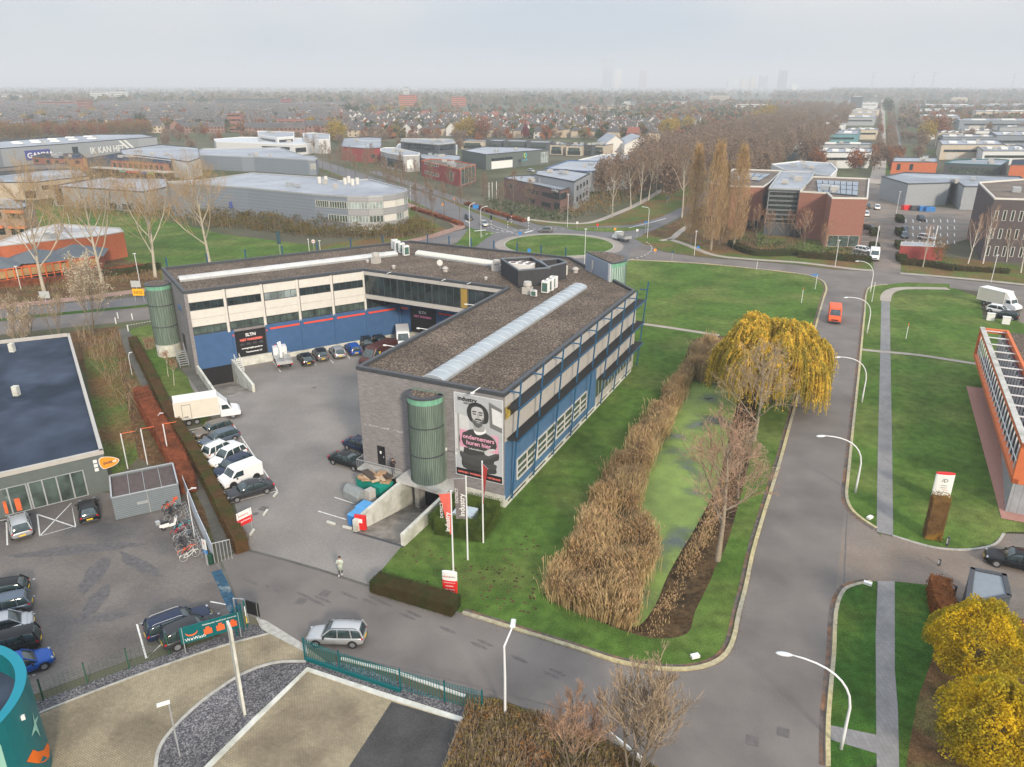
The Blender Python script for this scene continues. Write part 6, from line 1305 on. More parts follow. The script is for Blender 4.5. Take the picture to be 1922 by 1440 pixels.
# racks
rk = thing('bicycle_rack', 'grey steel bicycle rack with many wheel loops beside the fence', 'bicycle rack', g(360, 1000)); a_, b_ = g(347, 950), g(388, 1048)
for k in range(16):
    p = a_.lerp(b_, (k+.5)/16); d = (g(22, 0+990)-g(0, 999)).normalized(); MB().tube([(*(p-d*.35), .05), (*(p-d*.3), .55), (*(p+d*.1), .6), (*(p+d*.2), .1)], .025, 5).build('wheel_loop', M_['steel'], rk)
MB().tube([(*a_, .12), (*b_, .12)], .04, 5).build('rail', M_['steel'], rk)
# ================================================================ STREET FURNITURE
def bez(a, b, c, n=8): return [a*(1-t)**2+b*2*t*(1-t)+c*t*t for t in [k/n for k in range(n+1)]]
def arc_lamp(label, px, tip, zt=6.6):
    b = g(*px); t = g(*tip, zt); root = thing('street_lamp', label, 'street lamp', (b.x, b.y, 0), 'tall curved street lamps along the road'); B = Vector((b.x, b.y, 0)); T = Vector((t.x, t.y, zt))
    MB().tube([B, B+Vector((0, 0, 1.2)), B+Vector((0, 0, 3.4))]+bez(B+Vector((0, 0, 3.6)), B.lerp(T, .12)+Vector((0, 0, 6.2-B.lerp(T, .12).z+.0)), T)[1:], [.11, .1, .085]+[.075-.004*k for k in range(8)], 8).build('pole', M_['polew'], root, smooth=True)
    d = (T-B); d.z = 0; d.normalize(); e = T+d*.9; h = MB(); n = 10; q = []
    for k, (s_, w_, hgt_) in enumerate(((0, .06, .05), (.25, .17, .09), (.6, .19, .1), (.85, .12, .07), (.95, .03, .02))):
        c = T+d*(s_-.1)+Vector((0, 0, -.02)); nn = Vector((-d.y, d.x, 0)); q.append([tuple(c+nn*w_*math.cos(a)+Vector((0, 0, hgt_*math.sin(a)))) for a in [2*math.pi*i/n for i in range(n)]])
    loft(h, q); h.build('lamp_head', M_['lampw'], root, smooth=True)
for lb, p, t in [('curved street lamp at the bottom of the road beside the paved crossing', (1578,1408), (1484,1229)), ('curved street lamp just above the driveway corner', (1605,927), (1548,818)), ('curved street lamp opposite the willow', (1617,757), (1577,670)), ('curved street lamp beside the orange van', (1627,627), (1592,558)), ('curved street lamp at the junction beyond the orange van', (1633,550), (1612,490))]: arc_lamp(lb, p, t)
def lamp(label, px, ty, arm=None, name='street_lamp', r=.06, group=None, mt='polew', head=(.6, .25, .12), base=0, cat='street lamp'):
    b = g(*px); H_ = hh(px[0], px[1], ty); root = thing(name, label, cat, (b.x, b.y, base), group); B = Vector((b.x, b.y, base)); T = B+Vector((0, 0, H_)); pts = [B, T]
    if arm: A = Vector((*g(*arm, H_), H_+.1)); pts = [B, B+Vector((0, 0, H_-.5)), B.lerp(A, .25)+Vector((0, 0, H_-.1-B.lerp(A, .25).z)), A]
    MB().tube(pts, r, 6).build('pole', M_[mt], root)
    e = pts[-1]; d = (pts[-1]-B); MB().box(e, head, math.atan2(d.y, d.x) if arm else .3).build('lamp_head', M_['lampw'], root); return root
b = g(948, 1340); rt_ = thing('street_lamp', 'white street lamp with a kinked neck in front of the scrub at the bottom', 'street lamp', (b.x, b.y, 0)); MB().tube([(b.x, b.y, 0), (b.x, b.y, 3), (b.x-.05, b.y+.05, 5.4), (b.x+.45, b.y+.75, 6.3)], [.09, .08, .065, .05], 8).build('pole', M_['polew'], rt_)
MB().box((b.x+.5, b.y+1.05, 6.42), (.34, .75, .16), -.1, 0, .7).build('lamp_head', M_['lampw'], rt_)
b = g(338, 1420); rt_ = thing('lamp_post', 'slim grey lamp post with flat white head on the gravel island', 'street lamp', (b.x, b.y, 0)); MB().tube([(b.x, b.y, 0), (b.x, b.y, 4.2)], .05, 8).build('pole', M_['steel'], rt_); MB().box((b.x-.25, b.y-.12, 4.25), (.7, .26, .08), .45).build('lamp_head', M_['white'], rt_)
for lb, p, ty, a in [('path lamp uppermost of the three along the dark path', (248,704), 664, (245,663)), ('path lamp in the middle of the dark path', (300,805), 777, (303,777)), ('path lamp next to the white fence panels', (366,1010), 918, (364,918))]: lamp(lb, p, ty, a, r=.035, group='small lamps along the dark path', head=(.45, .12, .07))
for lb, p, ty, a in [('lamp post on the verge in front of the red brick offices', (1567,502), 451, None), ('lamp post with a red and blue sign on the footpath corner', (1303,480), 434, None), ('lamp post on the lawn at the far right', (1860,530), 479, None), ('double headed lamp post in the right car park', (1682,402), 360, None), ('tall lamp on the near edge of the roundabout lawn', (1097,497), 430, None), ('hooked lamp post where the avenue meets the roundabout', (1215,447), 389, (1207,389)), ('lamp post at the right of the brown office, by the cycle lane', (1065,427), 365, None),
                     ('hooked lamp post left of the roundabout, nearer one', (882,466), 384, (890,382)), ('hooked lamp post left of the roundabout, beside the triangle lawn', (903,446), 389, (913,388)), ('hooked lamp post by the red railing', (882,460), 417, (875,416)), ('lamp post by the bend of the north road', (771,380), 348, (775,347)), ('lamp post at the edge of the west field', (581,476), 452, (578,450)), ('second lamp post at the west field, right of the round sign', (601,470), 452, None),
                     ('lamp post in front of the west road poplars', (263,535), 476, None), ('lamp post behind the white roofed school', (133,432), 400, None), ('thin lamp post by the school frames', (40,545), 500, None)]: lamp(lb, p, ty, a, group='lamp posts beyond the office')
# flags
def flag(label, px, ty, colr, tpx, tri=False, words=True):
    b = g(*px); H_ = hh(px[0], px[1], ty); root = thing('flagpole', label, 'flagpole', (b.x, b.y, 0)); MB().tube([(b.x, b.y, 0), (b.x, b.y, H_)], [.075, .055], 8).cyl(b, .07, H_, H_+.08, 8).build('pole', M_['polew'], root)
    d = Vector((-1, .06, 0)) if not tri else Vector((.55, -.83, 0)); d.normalize(); z1 = H_-.15; z0 = z1-3.9; mt = mat('flag_'+colr, dict(salmon=(.62, .12, .09), grey=(.17, .155, .155), red=(.6, .06, .05))[colr], var=.12, sc=2, stretch=(1, 1, .3), rough=.8)
    vv = []; N = 10; wt_, wb = (.95, .12) if colr == 'salmon' else ((.95, .85) if colr == 'grey' else (.75, .1))
    for k in range(N+1):
        t = k/N; z = z1+(z0-z1)*t; w_ = wt_+(wb-wt_)*t
        for j in range(4): x = .06+w_*j/3; q = Vector((b.x, b.y, 0))+d*x+Vector((-d.y, d.x, 0))*.08*math.sin(3*x+t*3); vv.append((q.x, q.y, z+(-.15*j/3 if k == 0 else 0)))
    ff = [(k*4+j, k*4+j+1, (k+1)*4+j+1, (k+1)*4+j) for k in range(N) for j in range(3)]; fo = MB().add(vv, ff).build('flag', mt, root, smooth=True)
    MB().tube([(b.x, b.y, z1+.02), tuple(Vector((b.x, b.y, z1))+d*(wt_+.25)+Vector((0, 0, -.1)))], .018, 4).build('crossbar', M_['steel'], root)
    if words:
        # the lettering runs up the flag and reads mirrored from this side, as the cloth shows its back
        q = Vector((b.x, b.y, z0+.35))+d*.16+Vector((0, -.12, 0)); text('lettering', 'industry', tuple(q), (0, 0, 1), .66 if colr != 'salmon' else .55, M_['white'], fo, updir=tuple(d), bold=.01, ext=.004) if colr != 'red' else None
        q = Vector((b.x, b.y, z0+1.6))+d*.68+Vector((0, -.12, 0)); text('lettering', 'DISTRICT', tuple(q), (0, 0, 1), .34, M_['white'], fo, updir=tuple(d), ext=.004) if colr != 'red' else None
        if colr == 'red': q = Vector((b.x, b.y, z0+.6))+d*.1+Vector((-.06, -.1, 0)); text('lettering', 'industry', tuple(q), (0, 0, 1), .4, M_['white'], fo, updir=tuple(d), ext=.004)
flag('flagpole with salmon flag tapering to a point, nearest the totem', (851,1073), 922, 'salmon', 0); flag('flagpole with dark grey flag lettered industry', (878,1051), 895, 'grey', 0); flag('flagpole with a narrow red flag in front of the banner', (907,1019), 867, 'red', 0, True)
for i, (x, y, ty, ax, ay) in enumerate([(240,880,814,245,809),(277,872,805,281,799),(318,863,796,307,789)]):
    b = g(x, y); H_ = hh(x, y, ty); a = g(ax, ay, H_) if i < 2 else g(308, 789, H_); root = thing('flagpole', ['empty white flagpole with orange arm nearest the green shop','empty white flagpole with orange arm in the middle of the three','empty white flagpole in front of the orange hedge'][i], 'flagpole', (b.x, b.y, 0), 'empty flagpoles behind the shed')
    MB().tube([(b.x, b.y, 0), (b.x, b.y, H_)], .06, 7).build('pole', M_['polew'], root); e = b+Vector((1.2, .55)); MB().tube([(b.x, b.y, H_-.02), (e.x, e.y, H_+.02)], .035, 5).build('arm', mat('arm_orange', (.7, .15, .06), var=0), root)
# totems and signs
def totem(label, px, ty, wd, th, parts, words, rz=AU, base=0):
    b = g(*px); H_ = hh(px[0], px[1], ty); root = thing('totem_sign', label, 'sign', (b.x, b.y, base), None); n = 12
    for i, (f0, f1, mt) in enumerate(parts):
        def pr(s): return [Vector((b.x+(wd/2*math.cos(a))*math.cos(rz)-(th/2*math.sin(a))*math.sin(rz), b.y+(wd/2*math.cos(a))*math.sin(rz)+(th/2*math.sin(a))*math.cos(rz))) for a in [2*math.pi*k/24 for k in range(24)]]
        MB().prism(pr(1), base+H_*f0, base+H_*f1).build('panel', mt, root)
    d = Vector((math.cos(rz), math.sin(rz))); nn = Vector((d.y, -d.x))
    for s, u, f, size, mt in words: q = b+nn*(th/2+.02)+d*(u*wd); text('lettering', s, (q.x, q.y, base+H_*f), (d.x, d.y, 0), size, mt, root, ext=.005, align='CENTER')
    return root
RD = mat('sign_red', (.62, .02, .02), var=.03, rough=.5); BT = mat('grey_text', (.12, .12, .12), var=0); RT_ = mat('red_text', (.55, .05, .04), var=0)
totem('red and white totem sign standing behind the low roadside hedge', (845,1113), 1073, 1.25, .3, [(0, .62, RD), (.62, 1, M_['white'])], [('industry', -.2, .78, .2, RT_), ('DISTRICT', .22, .79, .13, BT), ('Transistorstraat 167', 0, .52, .12, MW), ('receptie', 0, .36, .2, MW), ('laden lossen', 0, .2, .18, MW), ('expeditie', 0, .08, .18, MW)], AU+.25)
totem('white totem sign with red cap and AD letters beside the column hedge', (1762,945), 889, 1.75, .42, [(0, .04, M_['steel']), (.04, .2, RD), (.2, .96, M_['white']), (.96, 1, RD)], [('/D', 0, .72, .55, BT), ('architecten', 0, .6, .14, BT), ('ingenieurs', 0, .53, .14, BT), ('adviseurs', .1, .46, .14, RT_), ('bouwmanagement', 0, .39, .12, BT), ('167', .2, .08, .22, MW)], AU+.3, base=.08)
def board(label, px, wd, z0, z1, rz, mt, words=(), legs=True, name='sign_board', mt2=None, split=.5, cat='sign'):
    b = g(*px); root = thing(name, label, cat, (b.x, b.y, 0)); d = Vector((math.cos(rz), math.sin(rz))); nn = Vector((d.y, -d.x)); p0, p1 = b-d*wd/2, b+d*wd/2
    MB().wbox(p0, p1, 0, wd, z0+(z1-z0)*(split if mt2 else 0), z1, -.03, .03).build('board', mt, root)
    if mt2: MB().wbox(p0, p1, 0, wd, z0, z0+(z1-z0)*split, -.03, .03).build('board', mt2, root)
    if legs:
        for u in (.15, wd-.15): q = p0+d*u; MB().tube([(*q, 0), (*q, z1)], .04, 6).build('leg', M_['steel'], root)
    for s, u, z, size, m2 in words: q = p0+d*u+nn*.045; text('lettering', s, (q.x, q.y, z), (d.x, d.y, 0), size, m2, root, ext=.004)
    return root
board('white and red board on two legs at the end of the long hedge', (463,1000), 1.5, .9, 2.3, R(52), M_['white'], [('industry', .15, 1.85, .3, RT_), ('parkeren', .3, 1.25, .28, MW)], mt2=RD)
board('black road board with a white top edge beside the steel frame', (477,1172), 1.35, .9, 2.1, R(-22), M_['black']); 
bb = board('teal car wash billboard with a smile and three orange tickets', (402,1212), 4.1, .9, 2.3, R(27), M_['teal'], [('WeWash', .25, 1.05, .36, MW), ('Wasbeurten vanaf onze wasstraat', 1.5, 2.0, .17, MW)], name='billboard')
d = Vector((math.cos(R(27)), math.sin(R(27)))); p0 = g(402, 1212)-d*2.05; OR = mat('orange_print', (.75, .12, .03), var=0); nn = Vector((d.y, -d.x))
for u in (1.55, 2.4, 3.25): 
    k = MB(); k.wbox(p0, p0+d, u, u+.55, 1.2, 1.65, .03, .05); k.wbox(p0, p0+d, u+.15, u+.4, 1.65, 1.82, .03, .05); k.build('ticket_print', OR, bb)
sm = MB(); pts = [(.35+.42*(1+math.cos(a))*.5*1.9, 1.75+.28*math.sin(a)) for a in [math.pi+math.pi*k/8 for k in range(9)]]
for (a, za), (c, zc) in zip(pts, pts[1:]): sm.poly([(*(p0+d*a+nn*.04), za-.06), (*(p0+d*c+nn*.04), zc-.06), (*(p0+d*c+nn*.04), zc+.06), (*(p0+d*a+nn*.04), za+.06)])
sm.build('smile_print', OR, bb)
b = g(457, 1335); tb = thing('pylon_sign', 'tall thin white pylon slab on the gravel island', 'sign', (b.x, b.y, 0)); MB().box((b.x, b.y, 3.45), (.16, .95, 6.9), R(32), 0).build('slab', M_['conc2'], tb)
st_ = thing('steel_frame', 'open galvanised frame between the billboard and the black board', 'frame', g(455, 1168)); b = g(455, 1168); MB().tube([(b.x-.4, b.y, 0), (b.x-.4, b.y, 2.2), (b.x+.4, b.y-.1, 2.2), (b.x+.4, b.y-.1, 0)], .06, 6).build('frame', M_['steel'], st_)
gt = thing('gate_leaf', 'narrow teal gate post pair with a yellow sticker at the billboard end', 'gate', g(445, 1195)); b = g(445, 1195); gm = MB()
for k in range(4): gm.tube([(b.x+k*.16, b.y+k*.3, .1), (b.x+k*.16, b.y+k*.3, 2.5)], .06, 6)
gm.build('bars', M_['teal'], gt); MB().box((b.x+.62, b.y+.62, 1.1), (.06, .4, .5), .4).build('sticker', M_['plate'], gt); MB().box((b.x+.62, b.y+.62, 1.8), (.06, .4, .6), .4).build('sticker', M_['white'], gt)
board('no-parking board, white above blue, at the near end of the bicycle racks', (390,1062), .42, 1.2, 2.6, R(-28), M_['white'], [('P', .1, 2.1, .3, RT_)], mt2=mat('sign_blue', (.03, .2, .5), var=0), split=.3, name='parking_sign', legs=True)
# fences
def fence(label, pts, h, mt, step=.13, posts=2.5, name='fence', z=.05, bars=True, r=.018, group=None, gateboard=False):
    root = thing(name, label, 'fence', (pts[0].x, pts[0].y, 0), group)
    for a, b in zip(pts, pts[1:]):
        ln = (b-a).length; n = max(1, round(ln/posts))
        for k in range(n+1): q = a.lerp(b, k/n); MB().box((q.x, q.y, (h+.1)/2), (.09, .09, h+.1), math.atan2((b-a).y, (b-a).x)).build('post', mt, root)
        p = MB()
        for zz in ((z+.12, h-.05, h-.25) if bars else [z+.2*i for i in range(int(h/.2))]): p.tube([(*a, zz), (*b, zz)], .022 if bars else .008, 4)
        for k in range(int(ln/step)): q = a.lerp(b, k*step/ln); p.tube([(*q, z), (*q, h)], r, 3, 0, False)
        p.build('mesh_panel', mt, root)
    return root
fence('teal steel railing with sliding gate between the road and the gravel', [g(573, 1236), g(638, 1262), g(752, 1296)], 1.75, M_['teal'], .17, 6, r=.03); fence('teal railing continuing down to the scrub', [g(752, 1296), g(835, 1318), g(905, 1336)], 1.7, M_['teal'], .19, 2.6, r=.022)
MB_ = MB(); a, b = g(573, 1240), g(752, 1300); d = (b-a).normalized(); solo(MB_.wbox(a, b, 0, (b-a).length, .05, .32, -.08, .08), 'gate_beam', M_['teal'], 'thick teal bottom beam of the sliding gate', 'gate')
fence('dark green wire mesh fence between the car park and the gravel strip', [g(60, 1330), g(82, 1315), g(165, 1284), g(243, 1256), g(318, 1228), g(400, 1198)], 1.7, mat('green_wire', (.02, .08, .05), var=0), .28, 5, bars=False, r=.006, name='mesh_fence')
fence('red railing beside the cycle path near the roundabout', [g(795, 457), g(820, 446), g(845, 438), g(862, 429)], 1.2, M_['cycle'], .5, 3, name='railing')
fn_ = thing('panel_fence', 'pale grey solid fence panels along the bicycle racks', 'fence', (*g(348, 925), 0)); pts = G([(348,925),(362,960),(376,995),(392,1030),(404,1058)])
for i, (a, b) in enumerate(zip(pts, pts[1:])): MB().wbox(a, b, .02, (b-a).length-.04, .1, 1.75, -.03, .03).build('panel', mat('pale_panel', (.46, .50, .55), var=.06), fn_); MB().tube([(*a, 0), (*a, 1.95)], .045, 6).build('post', M_['steel'], fn_)
for k in range(6): q = g(404, 1058)+Vector((.25*k, .12*k)); MB().tube([(*q, .05), (*q, 2.0)], .035, 5).build('bar', M_['steel'], fn_)
q = g(404, 1058); MB().tube([(*q, 2.0), (*(q+Vector((1.25, .6))), 2.0)], .04, 5).build('rail', M_['steel'], fn_)
solo(MB().cyl(g(396, 1058), .26, 0, .85, 12).cyl(g(396, 1058), .28, .85, .95, 12, 0, .2), 'litter_bin', mat('bin_green', (.01, .05, .03), var=0), 'dark green litter bin at the end of the panel fence', 'bin')
p, q = g(1143, 1390), g(1205, 1440); solo(MB().wbox(p, q, 0, (q-p).length, .25, .75, -.05, .05).wbox(p, q, .2, .35, 0, .25, -.05, .05).wbox(p, q, 1.6, 1.75, 0, .25, -.05, .05), 'road_barrier', M_['white'], 'low white barrier half hidden by the bare tree at the bottom edge', 'barrier')
# bay end blocks
for i, (a, b, lb) in enumerate([((514,934),(521,926),'concrete wheel stop nearest the dark grey saloon'), ((495,969),(502,959),'concrete wheel stop between the saloon and the white and red board'), ((470,1006),(477,996),'concrete wheel stop in front of the white and red board'), ((614,981),(629,986),'concrete wheel stop by the white bay line'), ((644,990),(660,994),'concrete wheel stop by the blue container')]):
    p, q = g(*a), g(*b); solo(MB().wbox(p, q, 0, (q-p).length, .02, .2, -.09, .09), 'wheel_stop', M_['conc2'], lb, 'wheel stop', group='wheel stops in the yard')
# containers by the brick wall
def obox(name, label, cat, px, size, rz, mt, z=.03, taper=1.0): b = g(*px); root = thing(name, label, cat, (b.x, b.y, z)); return root, b, MB().box((b.x, b.y, z+size[2]/2), size, rz, 0, taper).build('body', mt, root)
DKG = mat('skip_green', (.0, .22, .17), var=.1, sc=2); rz = AU-.25
root, b, body = obox('skip', 'green skip piled with pallets and planks against the brick wall', 'skip', (704,921), (3.6, 1.7, 1.15), rz, DKG, .1); body.data.transform(Matrix.Identity(4))
rng = random.Random(4)
for k in range(16): MB().box((b.x+rng.uniform(-1.3, 1.5), b.y+rng.uniform(-.6, .6), 1.3+rng.random()*.5), (rng.uniform(.8, 1.6), rng.uniform(.3, .9), .08+.2*rng.random()), rz+rng.gauss(0, .4)).build('plank', mat(['pallet_wood', 'pallet_light', 'pallet_dark'][k % 3], [(.38, .24, .14), (.5, .38, .26), (.08, .06, .05)][k % 3], var=.25, sc=4), root)
rm = MB(); 
for s in (-1, 1): rm.box((b.x-math.sin(rz)*s*.85, b.y+math.cos(rz)*s*.85, 1.24), (3.7, .1, .1), rz)
rm.build('rim', DKG, root); MB().cyl((b.x-1.3, b.y+.35), .5, 1.3, 1.5, 14).build('cable_drum', mat('cable_drum', (.25, .18, .12), var=.3, sc=5), root)
rt_ = thing('tank', 'grey steel tank with rounded top beside the skip', 'tank', g(668, 938)); b = g(668, 938); tk = MB(); rgs = []
for x in (-1.15, -1.05, 1.05, 1.15):
    k = .9 if abs(x) > 1.1 else 1; rgs.append([(b.x+x*math.cos(rz)-y*k*math.sin(rz), b.y+x*math.sin(rz)+y*k*math.cos(rz), z_) for y, z_ in ((-.65, .1), (-.68, .9), (-.4, 1.3), (0, 1.42), (.4, 1.3), (.68, .9), (.65, .1))])
loft(tk, rgs); tk.build('body', mat('tank_grey', (.22, .24, .24), var=.1), rt_); MB().box((b.x+1.55, b.y-.5, .75), (.7, .8, 1.4), rz).build('control_box', M_['panelg'], rt_)
BL = mat('bin_blue', (.03, .17, .45), var=.08)
for i, (x, y, lb) in enumerate([(686, 968, 'blue waste container second from the red box'), (672, 983, 'blue waste container beside the red box')]):
    root, b, body = obox('waste_container', lb, 'container', (x, y), (1.35, 1.2, 1.05), R(64), BL, .1); MB().box((b.x, b.y, 1.22), (1.4, 1.28, .12), R(64), 0, .85).build('lid', mat('lid_blue', (.08, .28, .55), var=.05), root)
root, b, body = obox('red_cabinet', 'red cabinet with white symbols on the end of the ramp wall', 'cabinet', (678, 994), (1.05, .28, 1.45), AU+.2, RD, .05); MB().box((b.x+.02, b.y-.17, 1.0), (.36, .03, .4), AU+.2).build('symbol', M_['white'], root)
solo(MB().prism([L(-2.9, -5.1), L(-.9, -4.9), L(-1.1, -3.2), L(-3.1, -3.4)], 0, 1.35), 'cabinet', mat('pale_blue_box', (.45, .52, .57), var=.05), 'pale blue-white cabinet inside the square hedge', 'cabinet')
# white cabinets, bollards, marker posts, utility lids
for i, (x, y, lb) in enumerate([(1858,602,'white utility cabinet left of the pair on the lawn'), (1887,609,'white utility cabinet right of the pair on the lawn')]): b = g(x, y); solo(MB().box((b.x, b.y, .68), (1.15, .6, 1.2), AU).box((b.x, b.y, 1.31), (1.25, .7, .08), AU), 'utility_cabinet', M_['white'], lb, 'cabinet', group='white utility cabinets')
for x, y, ty, lb in [(1777,1026,1008,'slim bollard light with white face on the lawn corner by the driveway'), (1790,1118,1100,'dark bollard light at the driveway by the beech hedge'), (1762,1062,1050,'pale bollard on the paved driveway')]:
    b = g(x, y); H_ = hh(x, y, ty); r_ = thing('bollard', lb, 'bollard', (b.x, b.y, 0)); MB().box((b.x, b.y, H_/2), (.16, .16, H_)).build('post', M_['dark'], r_); MB().box((b.x-.09, b.y-.02, H_*.6), (.03, .1, H_*.5)).build('light_face', M_['white'], r_)
for x, y, ty, lb in [(1700,637,607,'white marker post with orange tip on the right lawn'), (1504,569,540,'white marker post with orange tip on the field above the willow'), (1636,568,530,'thin grey post beside the junction kerb'), (1420,506,491,'small pale road sign seen edge-on at the field corner'), (1530,543,516,'street name sign with blue plate by the field corner')]:
    b = g(x, y); H_ = hh(x, y, ty); r_ = thing('marker_post', lb, 'post', (b.x, b.y, 0)); MB().tube([(b.x, b.y, 0), (b.x, b.y, H_)], .05, 6).build('post', M_['polew'], r_)
    if 'orange' in lb: MB().tube([(b.x, b.y, H_-.45), (b.x, b.y, H_+.01)], .058, 6).build('tip', mat('arm_orange', (.7, .15, .06)), r_)
    if 'blue' in lb: MB().box((b.x-.5, b.y, H_), (1.3, .06, .28)).build('plate', MATS['sign_blue'], r_)
for x, y, rz, lb in [(1304,1236,.3,'pale square lid on the grass at the lower road bend'), (1632,975,.6,'white slab lid on the grass above the driveway'), (1628,1099,-.6,'white slab lid on the grass below the driveway')]: b = g(x, y); solo(MB().box((b.x, b.y, .22), (.62, .34, .22), rz), 'utility_box', M_['white'], lb, 'utility box')
for i, (x, y, c) in enumerate([(922,427,'black'), (953,428,'black'), (960,418,'black'), (992,430,'white')]):
    b = g(x, y); H_ = hh(x, y, y-22); r_ = thing('traffic_light', ['traffic light nearest the silver car at the crossing','traffic light in the middle of the crossing','traffic light on the far verge of the crossing','traffic light with white backboard by the cycle lane'][i], 'traffic light', (b.x, b.y, 0), 'traffic lights at the crossing')
    for k in range(6): MB().tube([(b.x, b.y, H_*.7*k/6), (b.x, b.y, H_*.7*(k+1)/6)], .09, 6).build('pole_band', [M_['white'], M_['black']][k % 2], r_)
    MB().box((b.x, b.y, H_*.85), (.55, .3, 1.2)).build('signal_head', M_[c if i == 3 else 'black'], r_)
def rsign(label, px, ty, kind):
    b = g(*px); H_ = hh(px[0], px[1], ty); r_ = thing('road_sign', label, 'road sign', (b.x, b.y, 0)); MB().tube([(b.x, b.y, 0), (b.x, b.y, H_)], .05, 6).build('post', M_['steel'], r_)
    if kind == 'stopyellow':
        pass
    c = dict(blue=(.03, .22, .55), red=(.6, .03, .03), yellow=(.85, .42, .01), dark=(.03, .07, .09), white=(.65, .65, .65), back=(.4, .42, .42), orange=(.8, .28, .02))[kind.split('-')[0]]; mt = mat('sign_'+kind.split('-')[0], c, var=0); w_, h_ = dict(big=(1.9, 1.3), tall=(.9, 3.0), round=(.8, .8), small=(.6, .6))[kind.split('-')[1]]
    if kind.endswith('round'):
        MB().add([(b.x+.45*math.cos(a), b.y-.06, H_-.4+.45*math.sin(a)) for a in [i*math.pi/8 for i in range(16)]], [range(16)]).build('disc', mt, r_)
        if kind.startswith('white'): MB().box((b.x, b.y-.09, H_-.4), (.6, .02, .16)).build('bar', MATS.get('sign_red') or RD, r_)
    else: MB().box((b.x, b.y-.06, H_-h_/2), (w_, .06, h_)).build('plate', mt, r_)
    return r_
for a in [('blue information board by the north road',(893,397),384,'blue-big'),('yellow roadworks board further along the north road',(853,383),371,'orange-small'),('orange upright board on the north road verge',(831,398),382,'orange-small'),('blue arrow sign at the near edge of the roundabout',(976,446),435,'blue-round'),('blue round sign on the roundabout lawn behind the office roof',(993,479),467,'blue-round'),('red and white yield sign by the cycle lane',(1121,432),420,'red-small'),('blue board beside the avenue mouth',(1211,438),415,'blue-small'),('white and blue sign plate on the avenue corner',(1195,448),430,'white-small'),('yellow striped splitter post on the right of the roundabout',(1229,478),467,'orange-small'),('yellow striped splitter post in the avenue mouth',(1154,436),428,'orange-small'),('white no-entry disc at the edge of the west field',(590,474),450,'white-round'),('tall dark sign pylon behind the office roof',(527,486),434,'dark-tall'),('dark slim totem on the field by the roundabout exit',(1261,491),470,'dark-small'),('grey backed board by the first poplar',(87,568),547,'back-big'),('grey backed board by the west road, above the yellow one',(257,545),527,'back-big'),('white disc sign seen from behind near the avenue trees',(1252,383),369,'dark-round'),('small blue street plate on the footpath corner',(1310,470),462,'blue-small'),('pale sign by the cycle lane, edge-on',(1083,430),416,'white-small')]: rsign(*a)
b = g(263, 566); H_ = hh(263, 566, 542); r_ = thing('roadworks_sign', 'yellow temporary road sign on two legs beside the west road', 'road sign', (b.x, b.y, 0))
for s in (-1, 1): MB().tube([(b.x+s*.8, b.y, 0), (b.x+s*.8, b.y, H_)], .05, 5).build('leg', M_['steel'], r_)
MB().box((b.x, b.y-.08, H_-.65), (2.1, .06, 1.3)).build('plate', mat('sign_yellow', (.85, .42, .01), var=0), r_); text('lettering', 'N702', (b.x, b.y-.13, H_-.95), (1, 0, 0), .7, M_['black'], r_, align='CENTER', ext=.004)
for k in range(4):
    b = g(*[(241,622),(249,600),(218,608),(222,598)][k]); solo(MB().tube([(b.x, b.y, 0), (b.x, b.y, 1.1)], .09, 6), 'cycle_bollard', M_['white'], 'small red and white post where the dark path meets the west road', 'bollard', group='small posts at the path mouth')

# ================================================================ NEIGHBOURING BUILDINGS
RWH = mat('roofing_pale', (.31, .335, .375), var=.08, sc=.3, big=.16, bsc=.06, c2=(.22, .24, .28), f2=.45, rough=.5, spec=.4); lines(RWH, .35, 'X', .14, width=.04); RGR = mat('roofing_grey', (.19, .21, .24), var=.1, sc=.3, big=.15, bsc=.06, c2=(.27, .30, .34), f2=.35, rough=.4, spec=.5); RDK = mat('roofing_dark', (.03, .042, .065), var=.15, sc=.4, big=.2, bsc=.12, c2=(.045, .06, .09), f2=.4, rough=.9, spec=.08); RBR = gravel('roofing_brown', ((.07, .055, .045), (.14, .11, .09), (.22, .18, .15)), 3)
WL = dict(grey=mat('cladding_grey', (.27, .29, .31), var=.05), blue=lines(mat('cladding_steel_blue', (.19, .22, .26), var=.06), 1.1, 'Z', .12), silver=lines(mat('cladding_silver', (.40, .40, .41), var=.05, rough=.4, metal=.3), 1.6, 'Z', .12), white=mat('cladding_white', (.55, .56, .56), var=.05), dark=mat('cladding_dark', (.07, .08, .09), var=.08), brick=mat('red_brick', (.26, .115, .085), var=.18, sc=2, stretch=(1, 1, 5)), brown=mat('brown_brick', (.17, .105, .09), var=.18, sc=2, stretch=(1, 1, 5)), purple=mat('dark_brick', (.085, .07, .072), var=.2, sc=2, stretch=(1, 1, 5)), orange=mat('orange_brick', (.43, .12, .05), var=.12, sc=2), beige=mat('beige_cladding', (.44, .38, .30), var=.08), green=mat('cladding_green_grey', (.105, .125, .12), var=.06), teal=mat('cladding_teal', (.10, .24, .27), var=.08), red=mat('red_cladding', (.27, .05, .045), var=.06))
